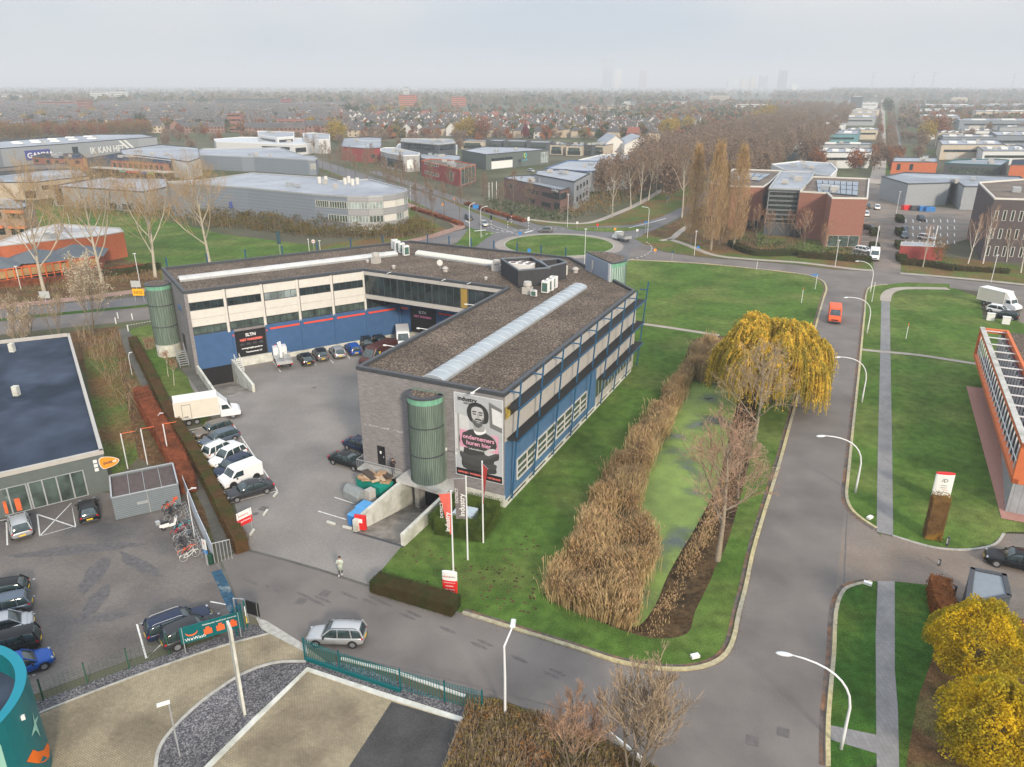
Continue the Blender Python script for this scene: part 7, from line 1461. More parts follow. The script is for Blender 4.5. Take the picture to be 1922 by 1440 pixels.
def block(label, px, h, wall='grey', roof=None, wins=(), rim='dark', par=.3, cat='building', name='building', group=None, extra=(), world=None):
    """walls, roof and rim of a flat-roofed building from its surveyed roof corners (counterclockwise)"""
    q = world or G(px, h); a = sum(q[i].x*q[(i+1) % len(q)].y-q[(i+1) % len(q)].x*q[i].y for i in range(len(q)))
    if a < 0: q = q[::-1]
    c = sum(q, Vector((0, 0)))/len(q); root = thing(name, label, cat, (c.x, c.y, 0), group); n = len(q); wm = MB(); W_ = WL[wall] if isinstance(wall, str) else wall
    for i in range(n): wm.add([v3(q[i], 0), v3(q[(i+1) % n], 0), v3(q[(i+1) % n], h), v3(q[i], h)], [(0, 1, 2, 3)])
    wm.build('wall', W_, root); sheet('roof', inset(q, .1), h-par, roof or RWH, parent=root); rm = MB()
    for i in range(n): e = (q[(i+1) % n]-q[i]).length; rm.wbox(q[i], q[(i+1) % n], -.02, e+.02, h-par, h+.08, -.3, .05)
    rm.build('roof_rim', M_[rim] if isinstance(rim, str) else rim, root)
    if 5.4 < h < 18:
        rg = random.Random(int(c.x*7+c.y)); A0 = min((q[i]-q[i-1]).length for i in range(n))
        for k in range(4):
            p = c.lerp(q[rg.randrange(n)], rg.uniform(.1, .55)); s_ = rg.uniform(.8, 2.2); MB().box((p.x, p.y, h+.35), (s_, s_*rg.uniform(.6, 1.4), rg.uniform(.8, 1.6)), AU).build('roof_unit', M_['panelg' if k % 2 else 'steel'], root)
    for w_ in wins:
        e, f0, f1, z0, z1, pn = w_[:6]; p0, p1 = q[e % n], q[(e+1) % n]; ln = (p1-p0).length; fr_ = w_[6] if len(w_) > 6 else None; gl = w_[7] if len(w_) > 7 else None
        strip_window(p0, p1, f0*ln, f1*ln, z0, z1, pn, root, frame=fr_, glass=gl, mull=.12)
    return root, q
# --- parcel shop
r_, q = block('green-black parcel shop with a dark blue-black flat roof and glass front', [(-230,952),(0,890),(193,846),(130,626),(0,640),(-230,668)], 4.4, 'green', RDK, rim='panelg', par=.35)
f1, f0 = g(193, 846, 4.4), g(0, 890, 4.4); ln = (f1-f0).length; D_ = (f1-f0).normalized()
for i, (a, b_) in enumerate([(-9, -5.5), (-5.5, -2.6), (-2.6, .55), (.62, 5.35)]): strip_window(f0, f1, a+1.2, b_+1.2, .1, 2.9, 2 if i < 3 else 4, r_, frame=M_['steel'], glass=M_['glassg'], name='shop_window', mull=.12)
OP = mat('shop_orange', (.65, .13, .04), var=.2, sc=3)
sw = MB()
for u in (-3.4, -2.3, -.6, .5): sw.wbox(f0, f1, u, u+.45, .3, 1.6, .03, .05)
sw.build('shop_display', OP, r_)
sgp = [(-.05,.9),(.35,1),(1.1,.8),(1.55,.45),(1.2,.1),(.5,-.05),(.1,.0),(-.1,.45)]
p0 = f0+D_*8.15; nn = Vector((D_.y, -D_.x))
for sc_, t_, mt in ((1.08, .04, M_['white']), (1.0, .055, mat('sign_orange', (.85, .22, .06), var=.15, sc=1))): MB().poly([(*(p0+D_*(.7+(x-.7)*sc_)+nn*t_), 2.55+(.45+(y-.45)*sc_)*1.15) for x, y in [tuple(v) for v in spline(sgp, 4, True)]]).build('sign', mt, r_)
qq = p0+D_*.18+nn*.075; text('lettering', 'post', (qq.x, qq.y, 2.95), (D_.x, D_.y, 0), .46, M_['dark'], r_, bold=.012, ext=.005); qq = p0+D_*1.02+nn*.075; text('lettering', 'nl', (qq.x, qq.y, 2.95), (D_.x, D_.y, 0), .46, M_['white'], r_, bold=.012, ext=.005)
for k, z_ in enumerate((3.3, 2.85, 2.4)): MB().wbox(f0+D_*7.5, f1, 0, .34, z_, z_+.34, .02, .05).build('icon_plate', M_['white'], r_)
for x, y in ((32, 742), (24, 660)): p = g(x, y, 4.1); o = MB().box((p.x, p.y, 4.65), (.6, .6, 1.2)).build('chimney', M_['conc2'], r_); MB().cyl(p, .9 if y > 700 else .4, 4.06, 4.1, 16).build('collar', RDK, o)
# --- slatted shed
c4_ = [g(218, 978), g(342, 950), g(316, 865, 2.4), g(205, 893, 2.4)]; c4_[2] = c4_[1]+(c4_[3]-c4_[0]); cc = sum(c4_, Vector((0, 0)))/4
sh = thing('bin_shed', 'slatted grey shed with a dark recessed roof beside the bicycle racks', 'shed', (cc.x, cc.y, 0)); SL = lines(mat('grey_slats', (.17, .20, .22), var=.05), 5, 'Z', .5, width=.22); 
for i in range(4): a, b_ = c4_[i], c4_[(i+1) % 4]; MB().wbox(a, b_, .0, (b_-a).length, .1, 2.4, -.06, .0).build('wall', SL, sh)
sheet('roof', inset(c4_, .12), 2.2, mat('shed_roof', (.085, .065, .062), var=.2, sc=3), parent=sh); rm = MB()
for i in range(4): a, b_ = c4_[i], c4_[(i+1) % 4]; rm.wbox(a, b_, -.03, (b_-a).length+.03, 2.4, 2.46, -.1, .04)
for k in (.27, .5, .75): a, b_ = c4_[0].lerp(c4_[1], k), c4_[3].lerp(c4_[2], k); rm.wbox(a, b_, .1, (b_-a).length-.1, 2.21, 2.25, -.02, .02)
rm.build('rim', M_['steel'], sh); a, b_ = c4_[0], c4_[1]; dd = MB(); dd.wbox(a, b_, 2.95, 3.0, .1, 2.4, 0, .04); dd.build('door_post', M_['kerbg'], sh); MB().wbox(a, b_, 2.0, 2.9, 1.2, 1.45, 0, .05).build('handle_plate', M_['steel'], sh)
# --- orange framed offices at the right edge
zb, zt = 3.2, 7.35; fa, na = g(1826.7, 668, zb), g(1898.5, 906.6, zb); ob = thing('orange_office', 'office with an orange framed glazed box on slender white fins at the right edge', 'building', (na.x+8, na.y+10, 0)); OM = mat('orange_render', (.56, .15, .055), var=.06, sc=1.5); W2 = 17; dn = (fa-na).normalized(); en = Vector((dn.y, -dn.x)); fr_ = MB(); LN = (fa-na).length
P3 = lambda s, t, z: (*(na+dn*s+en*t), z)
def obx(mb, s0, s1, t0, t1, z0, z1): q = [na+dn*s0+en*t0, na+dn*s0+en*t1, na+dn*s1+en*t1, na+dn*s1+en*t0]; return mb.prism(q, z0, z1)
obx(fr_, 0, LN, 0, .5, zb, zb+.45); obx(fr_, 0, LN, 0, .5, zt-.5, zt); obx(fr_, 0, .45, 0, 3.0, zb, zt); obx(fr_, LN-.45, LN, 0, .4, zb+.45, zt-.5); obx(fr_, LN-.45, LN, .4, 3.0, zt-.6, zt-.002); obx(fr_, 0, LN, 3.0, 3.35, zt-.7, zt+.003); obx(fr_, 0, .5, 3, W2, zb, zt-.003); fr_.build('frame', OM, ob)
cp = MB(); obx(cp, 0, LN, -.04, .55, zt, zt+.06); cp.build('coping', M_['conc'], ob)
dk = MB(); obx(dk, .4, LN-.4, .5, 3.0, zb, zb+.2); dk.build('deck', mat('black_grating', (.022, .022, .024)), ob)
gl = MB(); obx(gl, .4, LN-.4, 2.6, 2.9, zb+.2, zt-.6); gl.build('glazing', mat('purple_glass', (.03, .03, .06), var=.4, sc=1, rough=.1, spec=.8), ob)
for k in range(24): s_ = .9+k*(LN-1.6)/23; f_ = MB(); obx(f_, s_-.05, s_+.05, .28, .4, zb+.45, zt-.5); obx(f_, s_-.04, s_+.04, 2.3, 2.5, zb+.2, zt-.7); f_.build('fin', M_['polew'], ob)
for k in range(13): s_ = 1.4+k*(LN-2)/12; f_ = MB(); obx(f_, s_-.06, s_+.06, .5, 3.0, zt-.32, zt-.2); f_.build('crossbeam', M_['polew'], ob)
f_ = MB(); obx(f_, .45, LN-.45, .2, .26, zb+1.6, zb+1.68); f_.build('rail', M_['polew'], ob)
ro_ = MB(); obx(ro_, 0.5, LN, 3.35, W2, zt-.35, zt-.3); ro_.build('roof', M_['roofg'], ob)
wl_ = MB(); obx(wl_, LN-.3, LN-.01, 3.35, W2, 0, zt-.36); obx(wl_, .5, LN-.3, W2-.3, W2, 0, zt-.36); obx(wl_, .5, LN-.5, 3.4, W2-.3, zb, zb+.2); wl_.build('wall', OM, ob)
ft = g(1886, 962); gf = MB(); q = [ft, ft+en*14, ft+en*14+dn*30, ft+dn*24+en*2]; 
gf.prism(q, 0, zb-.02); gf.build('ground_floor', lines(mat('vertical_cladding', (.30, .31, .33), var=.12, sc=1), 1.7, 'X', .25, width=.12), ob)
struct(sheet('terrace', [g(1813, 726), g(1879, 975), g(1879, 975)+en*17, g(1813, 726)+en*17], .13, M_['pink']))
text('lettering', 'A', P3(-.06, 2.0, 3.9), (*en, 0), .7, M_['dark'], ob)
# --- shed roof among the yellow trees
h_ = 2.9; r_, q = block('dark carport with a slate-grey sheet roof behind the upper yellow tree', [(1812,1138),(1898,1120),(1888,1079),(1822,1066)], h_, 'dark', mat('sheet_roof', (.20, .23, .26), var=.06, sc=2), name='carport', rim='dark', par=.02)
# --- school
r_, q = block('low school of orange brick with a pale curved roof behind the first poplars', [(-160,490),(0,462),(120,449),(186,443),(232,435),(225,428),(180,425),(110,420),(60,430),(0,453),(-160,478)], hh(238, 481, 434), 'orange', mat('school_roof', (.50, .48, .46), var=.1, sc=.5, c2=(.33, .33, .34), f2=.4), rim='panelg', par=.1)
TF = mat('orange_timber', (.60, .13, .03), var=.08); ps, pe = g(-60, 548), g(185, 510); dln = (pe-ps).length; vr = thing('veranda', 'orange timber veranda with yellow panels along the school front', 'veranda', (ps.x, ps.y, 0)); HV = 3.3; 
fm = MB()
for k in range(18): q_ = ps.lerp(pe, k/17); fm.box((q_.x, q_.y, HV/2), (.22, .22, HV), .4)
for z_ in (.2, 1.2, HV): fm.wbox(ps, pe, 0, dln, z_-.08, z_+.08, -.06, .06)
fm.build('frame', TF, vr); MB().wbox(ps, pe, 0, dln, 1.5, 2.9, -.22, -.16).build('infill_panel', mat('tan_panel', (.36, .23, .10), var=.15, sc=.8), vr); MB().wbox(ps, pe, 0, dln, .2, 1.4, -.25, -.2).build('glass', M_['glass'], vr)
for i, (x, y, s_) in enumerate([(-10,512,5.5), (75,498,6), (148,488,6)]):
    b = g(x, y+16); r2 = thing('slate_pavilion', ['slate pyramid roof pavilion at the left edge of the school front','slate pyramid roof pavilion in the middle of the school front','slate pyramid roof pavilion at the right end of the school front'][i], 'pavilion', (b.x, b.y, 0)); mb = MB().box((b.x, b.y, 1.6), (s_*1.6, s_*1.2, 3.2), .35).build('wall', WL['orange'], r2); co, si = math.cos(.35), math.sin(.35)
    cs = [(b.x+x_*co-y_*si, b.y+x_*si+y_*co, 3.2) for x_, y_ in ((-s_, -s_*.75), (s_, -s_*.75), (s_, s_*.75), (-s_, s_*.75))]; MB().add(cs+[(b.x, b.y, 5.4)], [(0, 1, 4), (1, 2, 4), (2, 3, 4), (3, 0, 4), (3, 2, 1, 0)]).build('roof', mat('slate', (.10, .12, .14), var=.15, sc=2), r2)
r_, q = block('pale brick flats with orange awnings at the left edge', [(-120,390),(40,392),(64,382),(40,376),(-120,376)], 9, mat('speckled_brick', (.30, .22, .17), var=.25, sc=1.5), RGR, [(0,.55,.75,6.5,8,2),(0,.82,.98,6.5,8,2),(0,.55,.75,2.5,4.2,2),(0,.82,.98,2.5,4.2,2)]); p_ = q[0]
for u in (.55, .82): 
    for z_ in (8, 4.2): MB().wbox(q[0], q[1], (q[1]-q[0]).length*u, (q[1]-q[0]).length*(u+.2), z_, z_+.6, .1, 1.0).build('awning', mat('awning_orange', (.6, .2, .08), var=.05), r_)
# --- banded silver office
hS = hh(766, 425, 357); sil = [(180,372),(318,343),(380,346),(463,352),(588,364),(651,368),(690,368.5),(718,367),(742,364),(757,361),(764,358),(763,355),(692,336),(636,339),(620,334),(474,324),(380,337),(312,341)]
r_, q = block('curved silver-banded office with a wet pale flat roof behind the shrubs', sil[1:], hS, 'blue', RWH, [(1,.75,1,2,3,2),(3,.05,.45,hS-3.4,hS-1.6,6,M_['panel'],M_['glassg']),(3,.47,.98,hS-3.4,hS-1.6,7,M_['panel'],M_['glassg']),(4,.02,.98,hS-3.4,hS-1.6,6,M_['panel'],M_['glassl']),(5,.02,.98,hS-3.4,hS-1.6,4,M_['panel'],M_['glassl']),(6,.02,.98,hS-3.4,hS-1.6,3,M_['panel'],M_['panel']),(7,.02,.98,hS-3.4,hS-1.6,3,M_['panel'],M_['panel']),(8,.02,.98,hS-3.4,hS-1.6,2,M_['panel'],M_['glassl']),(9,.02,.98,hS-3.4,hS-1.6,1,M_['panel'],M_['glassg']),
   (3,.4,.98,hS-7,hS-5.2,7,M_['panel'],M_['glassg']),(4,.02,.98,hS-7,hS-5.2,6,M_['panel'],M_['glassl']),(5,.02,.98,hS-7,hS-5.2,4,M_['panel'],M_['glassg']),(6,.02,.98,hS-7,hS-5.2,3,M_['panel'],M_['panel']),(7,.02,.98,hS-7,hS-5.2,3,M_['panel'],M_['glassl']),(8,.02,.98,hS-7,hS-5.2,2,M_['panel'],M_['panel']),(9,.02,.98,hS-7,hS-5.2,1,M_['panel'],M_['glassl'])], rim='steel')
sv = MB()
for e in range(4, 10): a, b_ = q[e], q[e+1]; [sv.wbox(a, b_, 0, (b_-a).length, z0, z1, 0, .12) for z0, z1 in ((hS-1.5, hS-.3), (hS-5.1, hS-3.5), (.2, hS-7.1))]
sv.build('silver_band', WL['silver'], r_)
for x, y in ((600,344),(612,343),(648,346),(655,343),(662,348),(671,346)): p = g(x, y, hS-.3); MB().cyl(p, .55, hS-.3, hS+1.6, 12).build('roof_vent', M_['panel'], r_)
p = g(432, 390, 4); text('lettering', 'S', (p.x, p.y-.6, 4), (1, -.2, 0), 2.6, mat('blue_letter', (.02, .06, .35), var=0), r_, bold=.05)
# --- the estate behind it
B = [
 ('steel blue office with a rounded silver corner beyond the banded office', [(368,291),(380,291),(453,294),(476,294),(578,300),(592,300),(596,297),(588,293),(570,292),(526,277),(380,279),(367,284)], hh(594,328,299), 'blue', RWH, [(4,.3,.98,2.6,5,9,M_['panel'],M_['glassg'])], 'steel'),
 ('long grey hall lettered IK KAN HET with rooflights', [(-160,300),(0,278.5),(133,269),(258,259),(294,257),(267,252),(187,252),(0,265),(-160,280)], hh(0,317,278.5), 'grey', RWH, [(2,.0,.08,3,7.5,2,None,M_['glass'])], 'dark'),
 ('dark office with a red upper storey over coloured shopfronts', [(162,297),(208,299),(317,306),(334,292),(267,286),(225,287)], hh(350,333,306)+1, 'dark', RDK, [(1,.02,.98,1,3.4,9,M_['white'],M_['glassg'])], 'dark'),
 ('small orange brick office below the blue shop sign', [(60,294),(98,297),(133,298),(162,296),(150,287),(110,289),(80,288)], 6, 'brick', RDK, [(0,.1,.3,3.6,5,2),(0,.65,.85,3.6,5,2),(1,.1,.3,3.6,5,2),(1,.65,.85,3.6,5,2),(2,.2,.5,3.6,5,2)], 'dark'),
 ('brown flat building with blue-ribbed roof and white roof plant', [(-120,350),(0,342),(40,342),(65,342),(167,330),(150,317),(90,318),(0,328),(-120,336)], 6, 'beige', RGR, [(3,.1,.25,3,4.5,1),(2,.1,.9,.5,3,3,M_['black'],M_['glass'])], 'dark'),
 ('dark roofed hall at the left edge below the grey hall', [(-120,335),(0,322),(60,318),(150,316),(120,306),(60,309),(0,315),(-120,326)], 5, 'dark', RBR, [], 'dark'),
 ('grey warehouse with a pale blue roof and open loading bay behind the first poplars', [(96,349),(200,355),(269,360),(317,350),(312,334),(187,333)], hh(321,388,350), 'grey', RWH, [(0,.05,.18,.5,6,1,M_['black'],M_['black']),(1,.0,.2,.5,2.2,3),(1,.35,.6,.5,2.2,3),(1,.75,.95,.5,2.2,3)], 'dark'),
 ('cluster hall with pale roof and dark loading doors in front of the grey hall', [(230,290),(262,292),(330,300),(352,304),(376,296),(372,277),(300,271),(225,281)], 7.5, 'white', RWH, [(4,.1,.5,2,6,1,M_['dark'],M_['glass'])], 'dark'),
 ('long low white-roofed hall beyond the steel blue office', [(405,266),(551,272),(576,270),(603,265),(567,259),(453,257),(401,261)], hh(567,291,271), 'white', mat('roofing_white', (.50, .52, .55), var=.06, sc=.3, rough=.4), [(1,.1,.9,1.5,4,4),(0,.6,.95,3,4.5,5)], 'white'),
 ('white office with a flat canopy roof in the middle of the white-roofed halls', [(485,253),(520,258),(552,256),(552,248),(500,246),(483,246)], 8.5, 'white', RWH, [(0,.1,.9,4,7,5),(1,.1,.9,4,7,5)], 'white'),
 ('grey gabled white block by the yellow willow', [(570,259),(598,262),(619,261),(619,252),(590,249),(568,250)], 8, 'white', RWH, [(0,.3,.7,4,6,2)], 'white'),
 ('long dark red hall behind the shrubs left of the white curved office', [(640,275),(690,279),(716,277),(716,258),(690,257),(645,259)], 7, 'red', RGR, [(1,.2,.5,2,4,3)], 'dark'),
 ('white curved showroom with silver front beside the north road', [(714,283),(724,286),(757,292),(787,291),(788,287),(742,277),(722,277),(714,279)], hh(789,322,291), 'silver', RWH, [(0,.1,.9,1,5,3),(1,.05,.95,1,5,3),(2,.2,.6,1.5,5.5,1,M_['white'],M_['white'])], 'white'),
 ('white two-storey block under a dark glazed upper floor', [(744,276),(820,284),(858,283),(858,272),(800,268),(748,270)], 6.5, 'white', RWH, [(0,.1,.2,3,5,1),(0,.4,.6,3,5,2),(1,.2,.8,3,5,4)], 'white'),
 ('dark glazed upper floor with an overhanging roof on the white block', [(752,265),(822,271),(855,268),(850,261),(800,260),(754,260)], 10.5, 'dark', RGR, [(0,.1,.9,7.5,9.8,12),(1,.1,.9,7.5,9.8,4)], 'conc'),
 ('low grey flat behind the red brick gable office', [(790,297),(826,303),(864,300),(864,292),(800,284),(788,288)], 5.5, 'green', RWH, [], 'dark'),
 ('red brick office with a tall glazed end beside the junction', [(790,301),(863,318),(893,309),(846,300),(808,298)], hh(863,351,318), 'red', RBR, [(0,.1,.48,5.6,6.8,8,M_['white']),(0,.1,.48,1.6,2.8,8,M_['white']),(0,.76,.84,1.5,5,1,M_['panel'],M_['glassg']),(1,.06,.94,.4,7.2,4,M_['panel'],M_['glassg'])], 'orange'),
 ('dark green-grey warehouse with a green and blue shield logo', [(867,282),(912,290),(1031,280),(977,276),(908,275)], hh(912,320,290), 'green', RWH, [(1,.08,.4,.3,3.8,4,M_['white'],M_['white']),(1,.08,.4,3.9,5.2,10,M_['green' if False else 'dark']),(1,.86,.98,1,6,4,M_['white'],M_['glassl'])], 'dark'),
 ('brown brick office with projecting flat roof and corner lettering', [(946,334),(985,342),(1052,357),(1071,352),(1071,345),(1000,328),(955,330)], hh(1054,400,357), 'brown', RWH, [(0,.2,.5,4,5.4,3),(1,.05,.4,4,5.4,4),(1,.5,.8,4,5.4,4),(1,.05,.3,.8,2.2,3),(1,.8,.98,4,6,3),(1,.5,.75,.8,2.2,3),(1,.85,.98,.6,3,2),(2,.0,.6,4,6,2)], 'dark'),
 ('pale grey office wing with small square windows beside the brown office', [(1003,327),(1078,341),(1108,325),(1062,318),(1008,319)], hh(1108,368,325)+1.2, 'grey', RWH, [(1,.15,.25,6,7.5,1),(1,.35,.45,6,7.5,1),(1,.55,.65,6,7.5,1),(1,.75,.85,6,7.5,1),(1,.15,.25,2.5,4,1),(1,.35,.45,2.5,4,1),(1,.55,.65,2.5,4,1),(1,.75,.85,2.5,4,1)], 'dark'),
 ('large pale blue hall with long rooflights behind the brown office', [(1023,316),(1108,322),(1180,318),(1200,310),(1180,303),(1066,301)], 7.5, 'white', RWH, [], 'blue'),
 ('hall with a pale ribbed roof on thin columns beyond the pale blue hall', [(1086,300),(1150,303),(1240,302),(1250,294),(1130,290)], 6, 'teal', RWH, [(0,.05,.95,1,4.5,8,M_['white'],M_['glass'])], 'white'),
 ('red brick office block with solar panels and white coping by the driveway', [(1501.5,359),(1553,362),(1562,371),(1629,372),(1632,335),(1525.6,331)], hh(1560,452,363), 'brick', RBR, [(0,.02,.3,.2,2.6,2),(2,.05,.95,.1,2.9,3,M_['panelg'],M_['glassg'])], 'panel'),
 ('red brick office block with white script letters half hidden by poplars', [(1331,342),(1374,349),(1434,350),(1446,342),(1468,320),(1377,317)], hh(1432,430,350), 'brick', RBR, [(0,.1,.9,.2,2.4,3),(1,.6,.98,.2,2.4,3),(2,.1,.9,2,9,3,M_['panelg'],M_['glassg'])], 'panel'),
 ('glass atrium with horizontal bars between the two red brick blocks', [(1443,353),(1503,355),(1520,340),(1530,322),(1466,321)], hh(1440,440,352), 'dark', RWH, [(0,.02,.98,z_,z_+1.0,1,M_['steel'],M_['glass']) for z_ in (3.4, 4.6, 5.8, 7, 8.2, 9.4, 10.6)], 'steel'),
 ('pale stepped offices behind the red brick blocks', [(1470,318),(1560,330),(1572,318),(1560,306),(1500,302),(1448,308)], 9, 'white', RGR, [], 'white'),
 ('faceted grey hall with a cream ribbed side beyond the car park', [(1655,331),(1705,345),(1783,343),(1790,336),(1810,350),(1834,350),(1930,345),(1916,331),(1699,323)], hh(1705,388,345), 'grey', RGR, [(4,.0,.01,1,2,1)], 'dark'),
 ('dark brick office with tall white framed windows at the right edge', [(1837,342),(1867,372),(2010,376),(2010,340),(1922,336)], hh(1850,488,371), 'purple', RBR, [(1,a,a+.05,z_,z_+2.3,1,M_['panel'],M_['glass']) for z_ in (1.2, 5.2, 9.3) for a in (.05,.16,.27,.38,.5,.62)], 'panel'),
 ('orange brick hall with two dark windows at the end of the green axis', [(1675,303),(1760,304),(1760,296),(1679,295)], 8, 'orange', RWH, [(0,.12,.2,4.5,7,1),(0,.4,.48,4.5,7,1)], 'dark'),
 ('long dark glazed office with a wide flat roof left of the right-hand orange hall', [(1773,306),(1880,310),(1895,300),(1865,298),(1790,300)], 6.5, 'dark', RGR, [(0,.1,.9,2,5,9,M_['dark'],M_['glassg'])], 'teal'),
 ('orange brick hall cut by the right edge', [(1897,309),(2000,310),(2000,296),(1900,300)], 8, 'orange', RDK, [], 'dark'),
]
for lb, px, h_, wl, rf, wn, rm_ in B: r_, q = block(lb, px, h_, wl, rf, wn, rim=rm_ if rm_ in M_ else WL.get(rm_, M_['dark'])); B_last = r_
def on_block(lbstart, fn):
    for o in bpy.data.objects:
        if o.type == 'EMPTY' and str(o.get('label', '')).startswith(lbstart): fn(o); return
def logo(o):
    a, b_ = g(912, 290, 8), g(1031, 280, 8); d = (b_-a).normalized(); nn = Vector((d.y, -d.x)); p = a+d*(b_-a).length*.60+nn*.15; z0 = 4.9
    for pts, c in (([(-1.1,1.9),(0,2.3),(1.1,1.9),(.9,.6),(0,-.2),(-.9,.6)], (.35, .5, .06)), ([(0,2.3),(1.1,1.9),(.9,.6),(0,-.2),(.3,.8),(.2,1.5)], (.03, .35, .45)), ([(-.5,1.5),(0,1.7),(.5,1.5),(0,.6)], (.08, .1, .1))): p = p+nn*.03; MB().poly([(*(p+d*x), z0+y) for x, y in pts]).build('logo', mat('logo_%d' % int(c[0]*100), c, var=0), o)
    text('lettering', 'ecoservice', (*(p-d*2.3), 3.7), (*d, 0), 1.0, mat('logo_3', (.03, .35, .45)), o, bold=.02)
on_block('dark green-grey warehouse', logo)
def ikkan(o):
    z_ = 2.6
    a, b_ = g(133, 269, hh(0,317,278.5)), g(258, 259, hh(0,317,278.5)); d = (b_-a).normalized(); nn = Vector((d.y, -d.x)); q = a+d*(b_-a).length*.24+nn*.2; text('lettering', 'IK KAN HET', (*q, 3.3), (*d, 0), 4.5, M_['white'], o, bold=.08, ext=.02, sx=.95)
    for u in (.68, .76): 
        q = a+d*(b_-a).length*u+nn*.2; MB().poly([(*q, 8.8), (*(q+d*1.8), 8.8), (*(q+d*8.3), 3.4), (*(q+d*6.3), 3.4)][::-1]).build('stripe', M_['white'], o)
    a2, b2 = g(0, 278.5, hh(0,317,278.5)), a; d2 = (b2-a2).normalized(); n2 = Vector((d2.y, -d2.x)); L2 = (b2-a2).length; sb = MB().wbox(a2, b2, L2*.31, L2*.66, 2.9, 7.4, .1, .3).build('shop_sign', mat('gamma_blue', (.05, .06, .25), var=0), o); q = a2+d2*L2*.33+n2*.36; text('lettering', 'GAMMA', (*q, 3.9), (*d2, 0), 3.4, M_['white'], sb, bold=.1, ext=.02, sx=1.12)
    for i, (x, y) in enumerate([(32,268),(66,265),(99,262),(132,259),(166,257),(35,270),(69,268),(104,266),(138,263),(173,261)]): p = g(x, y, 9.6); MB().box((p.x, p.y, 9.9), (4.5, 2, .7), .2).build('rooflight', M_['white'], o)
on_block('long grey hall', ikkan)
def maat(o):
    zq = 5.9
    a, b_ = g(985, 342, hh(1054,400,357)), g(1052, 357, hh(1054,400,357)); d = (b_-a).normalized(); nn = Vector((d.y, -d.x)); q = b_-d*5.2+nn*.15; text('lettering', 'De Maat', (*q, 6.3), (*d, 0), 1.2, M_['white'], o, bold=.02)
on_block('brown brick office', maat)
on_block('red brick office block with white script', lambda o: text('lettering', 'armare', (*(g(1402, 352, 10)+Vector((0, -.6))), 9), (1, -.02, 0), 2.4, M_['white'], o, shear=.3))
def solar(o, pts, z_, nx, ny):
    q = G(pts, z_)
    for i in range(nx):
        m_ = MB()
        for j in range(ny):
            f = lambda u, v: q[0].lerp(q[1], u).lerp(q[3].lerp(q[2], u), v); c_ = [f((i+.06)/nx, (j+.06)/ny), f((i+.94)/nx, (j+.06)/ny), f((i+.94)/nx, (j+.94)/ny), f((i+.06)/nx, (j+.94)/ny)]; m_.prism(c_, z_, z_+.12)
        m_.build('solar_panel_row', mat('solar_blue', (.10, .15, .22), var=.1, rough=.15, spec=.8), o)
def sol1(o): h_ = hh(1560,452,363); solar(o, [(1535,361),(1610,368),(1612,342),(1532,338)], h_-.1, 7, 3)
def sol2(o): h_ = hh(1432,430,350); solar(o, [(1380,337),(1425,340),(1448,327),(1376,324)], h_-.1, 5, 2)
on_block('red brick office block with solar', sol1); on_block('red brick office block with white script', sol2)
def reds(o): 
    h_ = hh(350,333,306)+1; a, b_ = g(208, 299, h_), g(317, 306, h_); MB().wbox(a, b_, 0, (b_-a).length, h_-4.3, h_-.4, .02, .25).build('red_band', WL['brick'], o)
    for k in range(10): strip_window(a+Vector((0, -.27)), b_+Vector((0, -.27)), (b_-a).length*(.04+k*.09), (b_-a).length*(.09+k*.09), h_-3.2, h_-1.4, 1, o)
    MB().wbox(a, b_, -8, (b_-a).length+3, 3.4, 3.8, 0, 5).build('canopy', M_['panelg'], o)
    for k, c in enumerate([(.1,.35,.3),(.5,.06,.05),(.5,.06,.05),(.03,.08,.4),(.15,.45,.1)]): MB().wbox(a, b_, (b_-a).length*(.3+k*.12), (b_-a).length*(.41+k*.12), 2.6, 3.3, 4.8, 5.05).build('shop_sign', mat('shop_%d' % k, c, var=0), o)
on_block('dark office with a red upper', reds)
# carport and paved things in the right car park
r_, q = block('long low carport with a pale roof and dark red back wall', [(1690,461),(1772,464),(1774,457),(1692,454)], 3.2, 'red', RWH, rim='panelg', name='carport', par=.05)
for i, a in enumerate([((1640,478),(1642,490),'white','van'),((1622,474),(1634,476),'white','estate'),((1632,432),(1645,434),'black','hatch'),((1621,470),(0,0),'',''),((1697,435),(1697,442),'greyblue','suv'),((1697,446),(1697,452),'greyblue','suv'),((1728,414),(1734,418),'darkblue','hatch'),((1738,450),(1745,451),'white','hatch'),((1712,480),(1722,483),'blue','sedan'),((1646,393),(1648,398),'white','hatch'),((1627,391),(1629,396),'black','suv'),((1625,406),(1627,411),'white','suv')]):
    if not a[2]: continue
    lb = ['white van driving out of the red brick office driveway','white estate car parked at the corner of the red brick office','black car behind the white van in the brick office driveway','','upper of two grey crossovers parked nose to tail in the right car park','lower of two grey crossovers in the right car park','dark car in the middle row of the right car park','white car beside the pale carport roof','dark blue saloon parked below the pale carport roof','white car in the far row of bays by the hall','black car furthest back by the brick office wall','white car parked by the brick office wall'][i]
    if a[3] == 'van': van(lb, (1640,487), (1640,494), 'white', 5.6, 2.0, 2.5, .14)
    else: car(lb, a[0], a[1], a[3], a[2], 4.4, 1.8, 1.5)
for i, (x, y, c, lb) in enumerate([(1702,394,'red','red waste container in the row behind the car park'),(1716,395,'black','black waste container in the row behind the car park'),(1732,396,'blue','left blue waste container in the row behind the car park'),(1743,397,'blue','right blue waste container in the row behind the car park')]): b = g(x, y); solo(MB().box((b.x, b.y, .75), (3, 2, 1.4)), 'waste_container', dict(red=RD, black=M_['dark'], blue=BL)[c], lb, 'container')
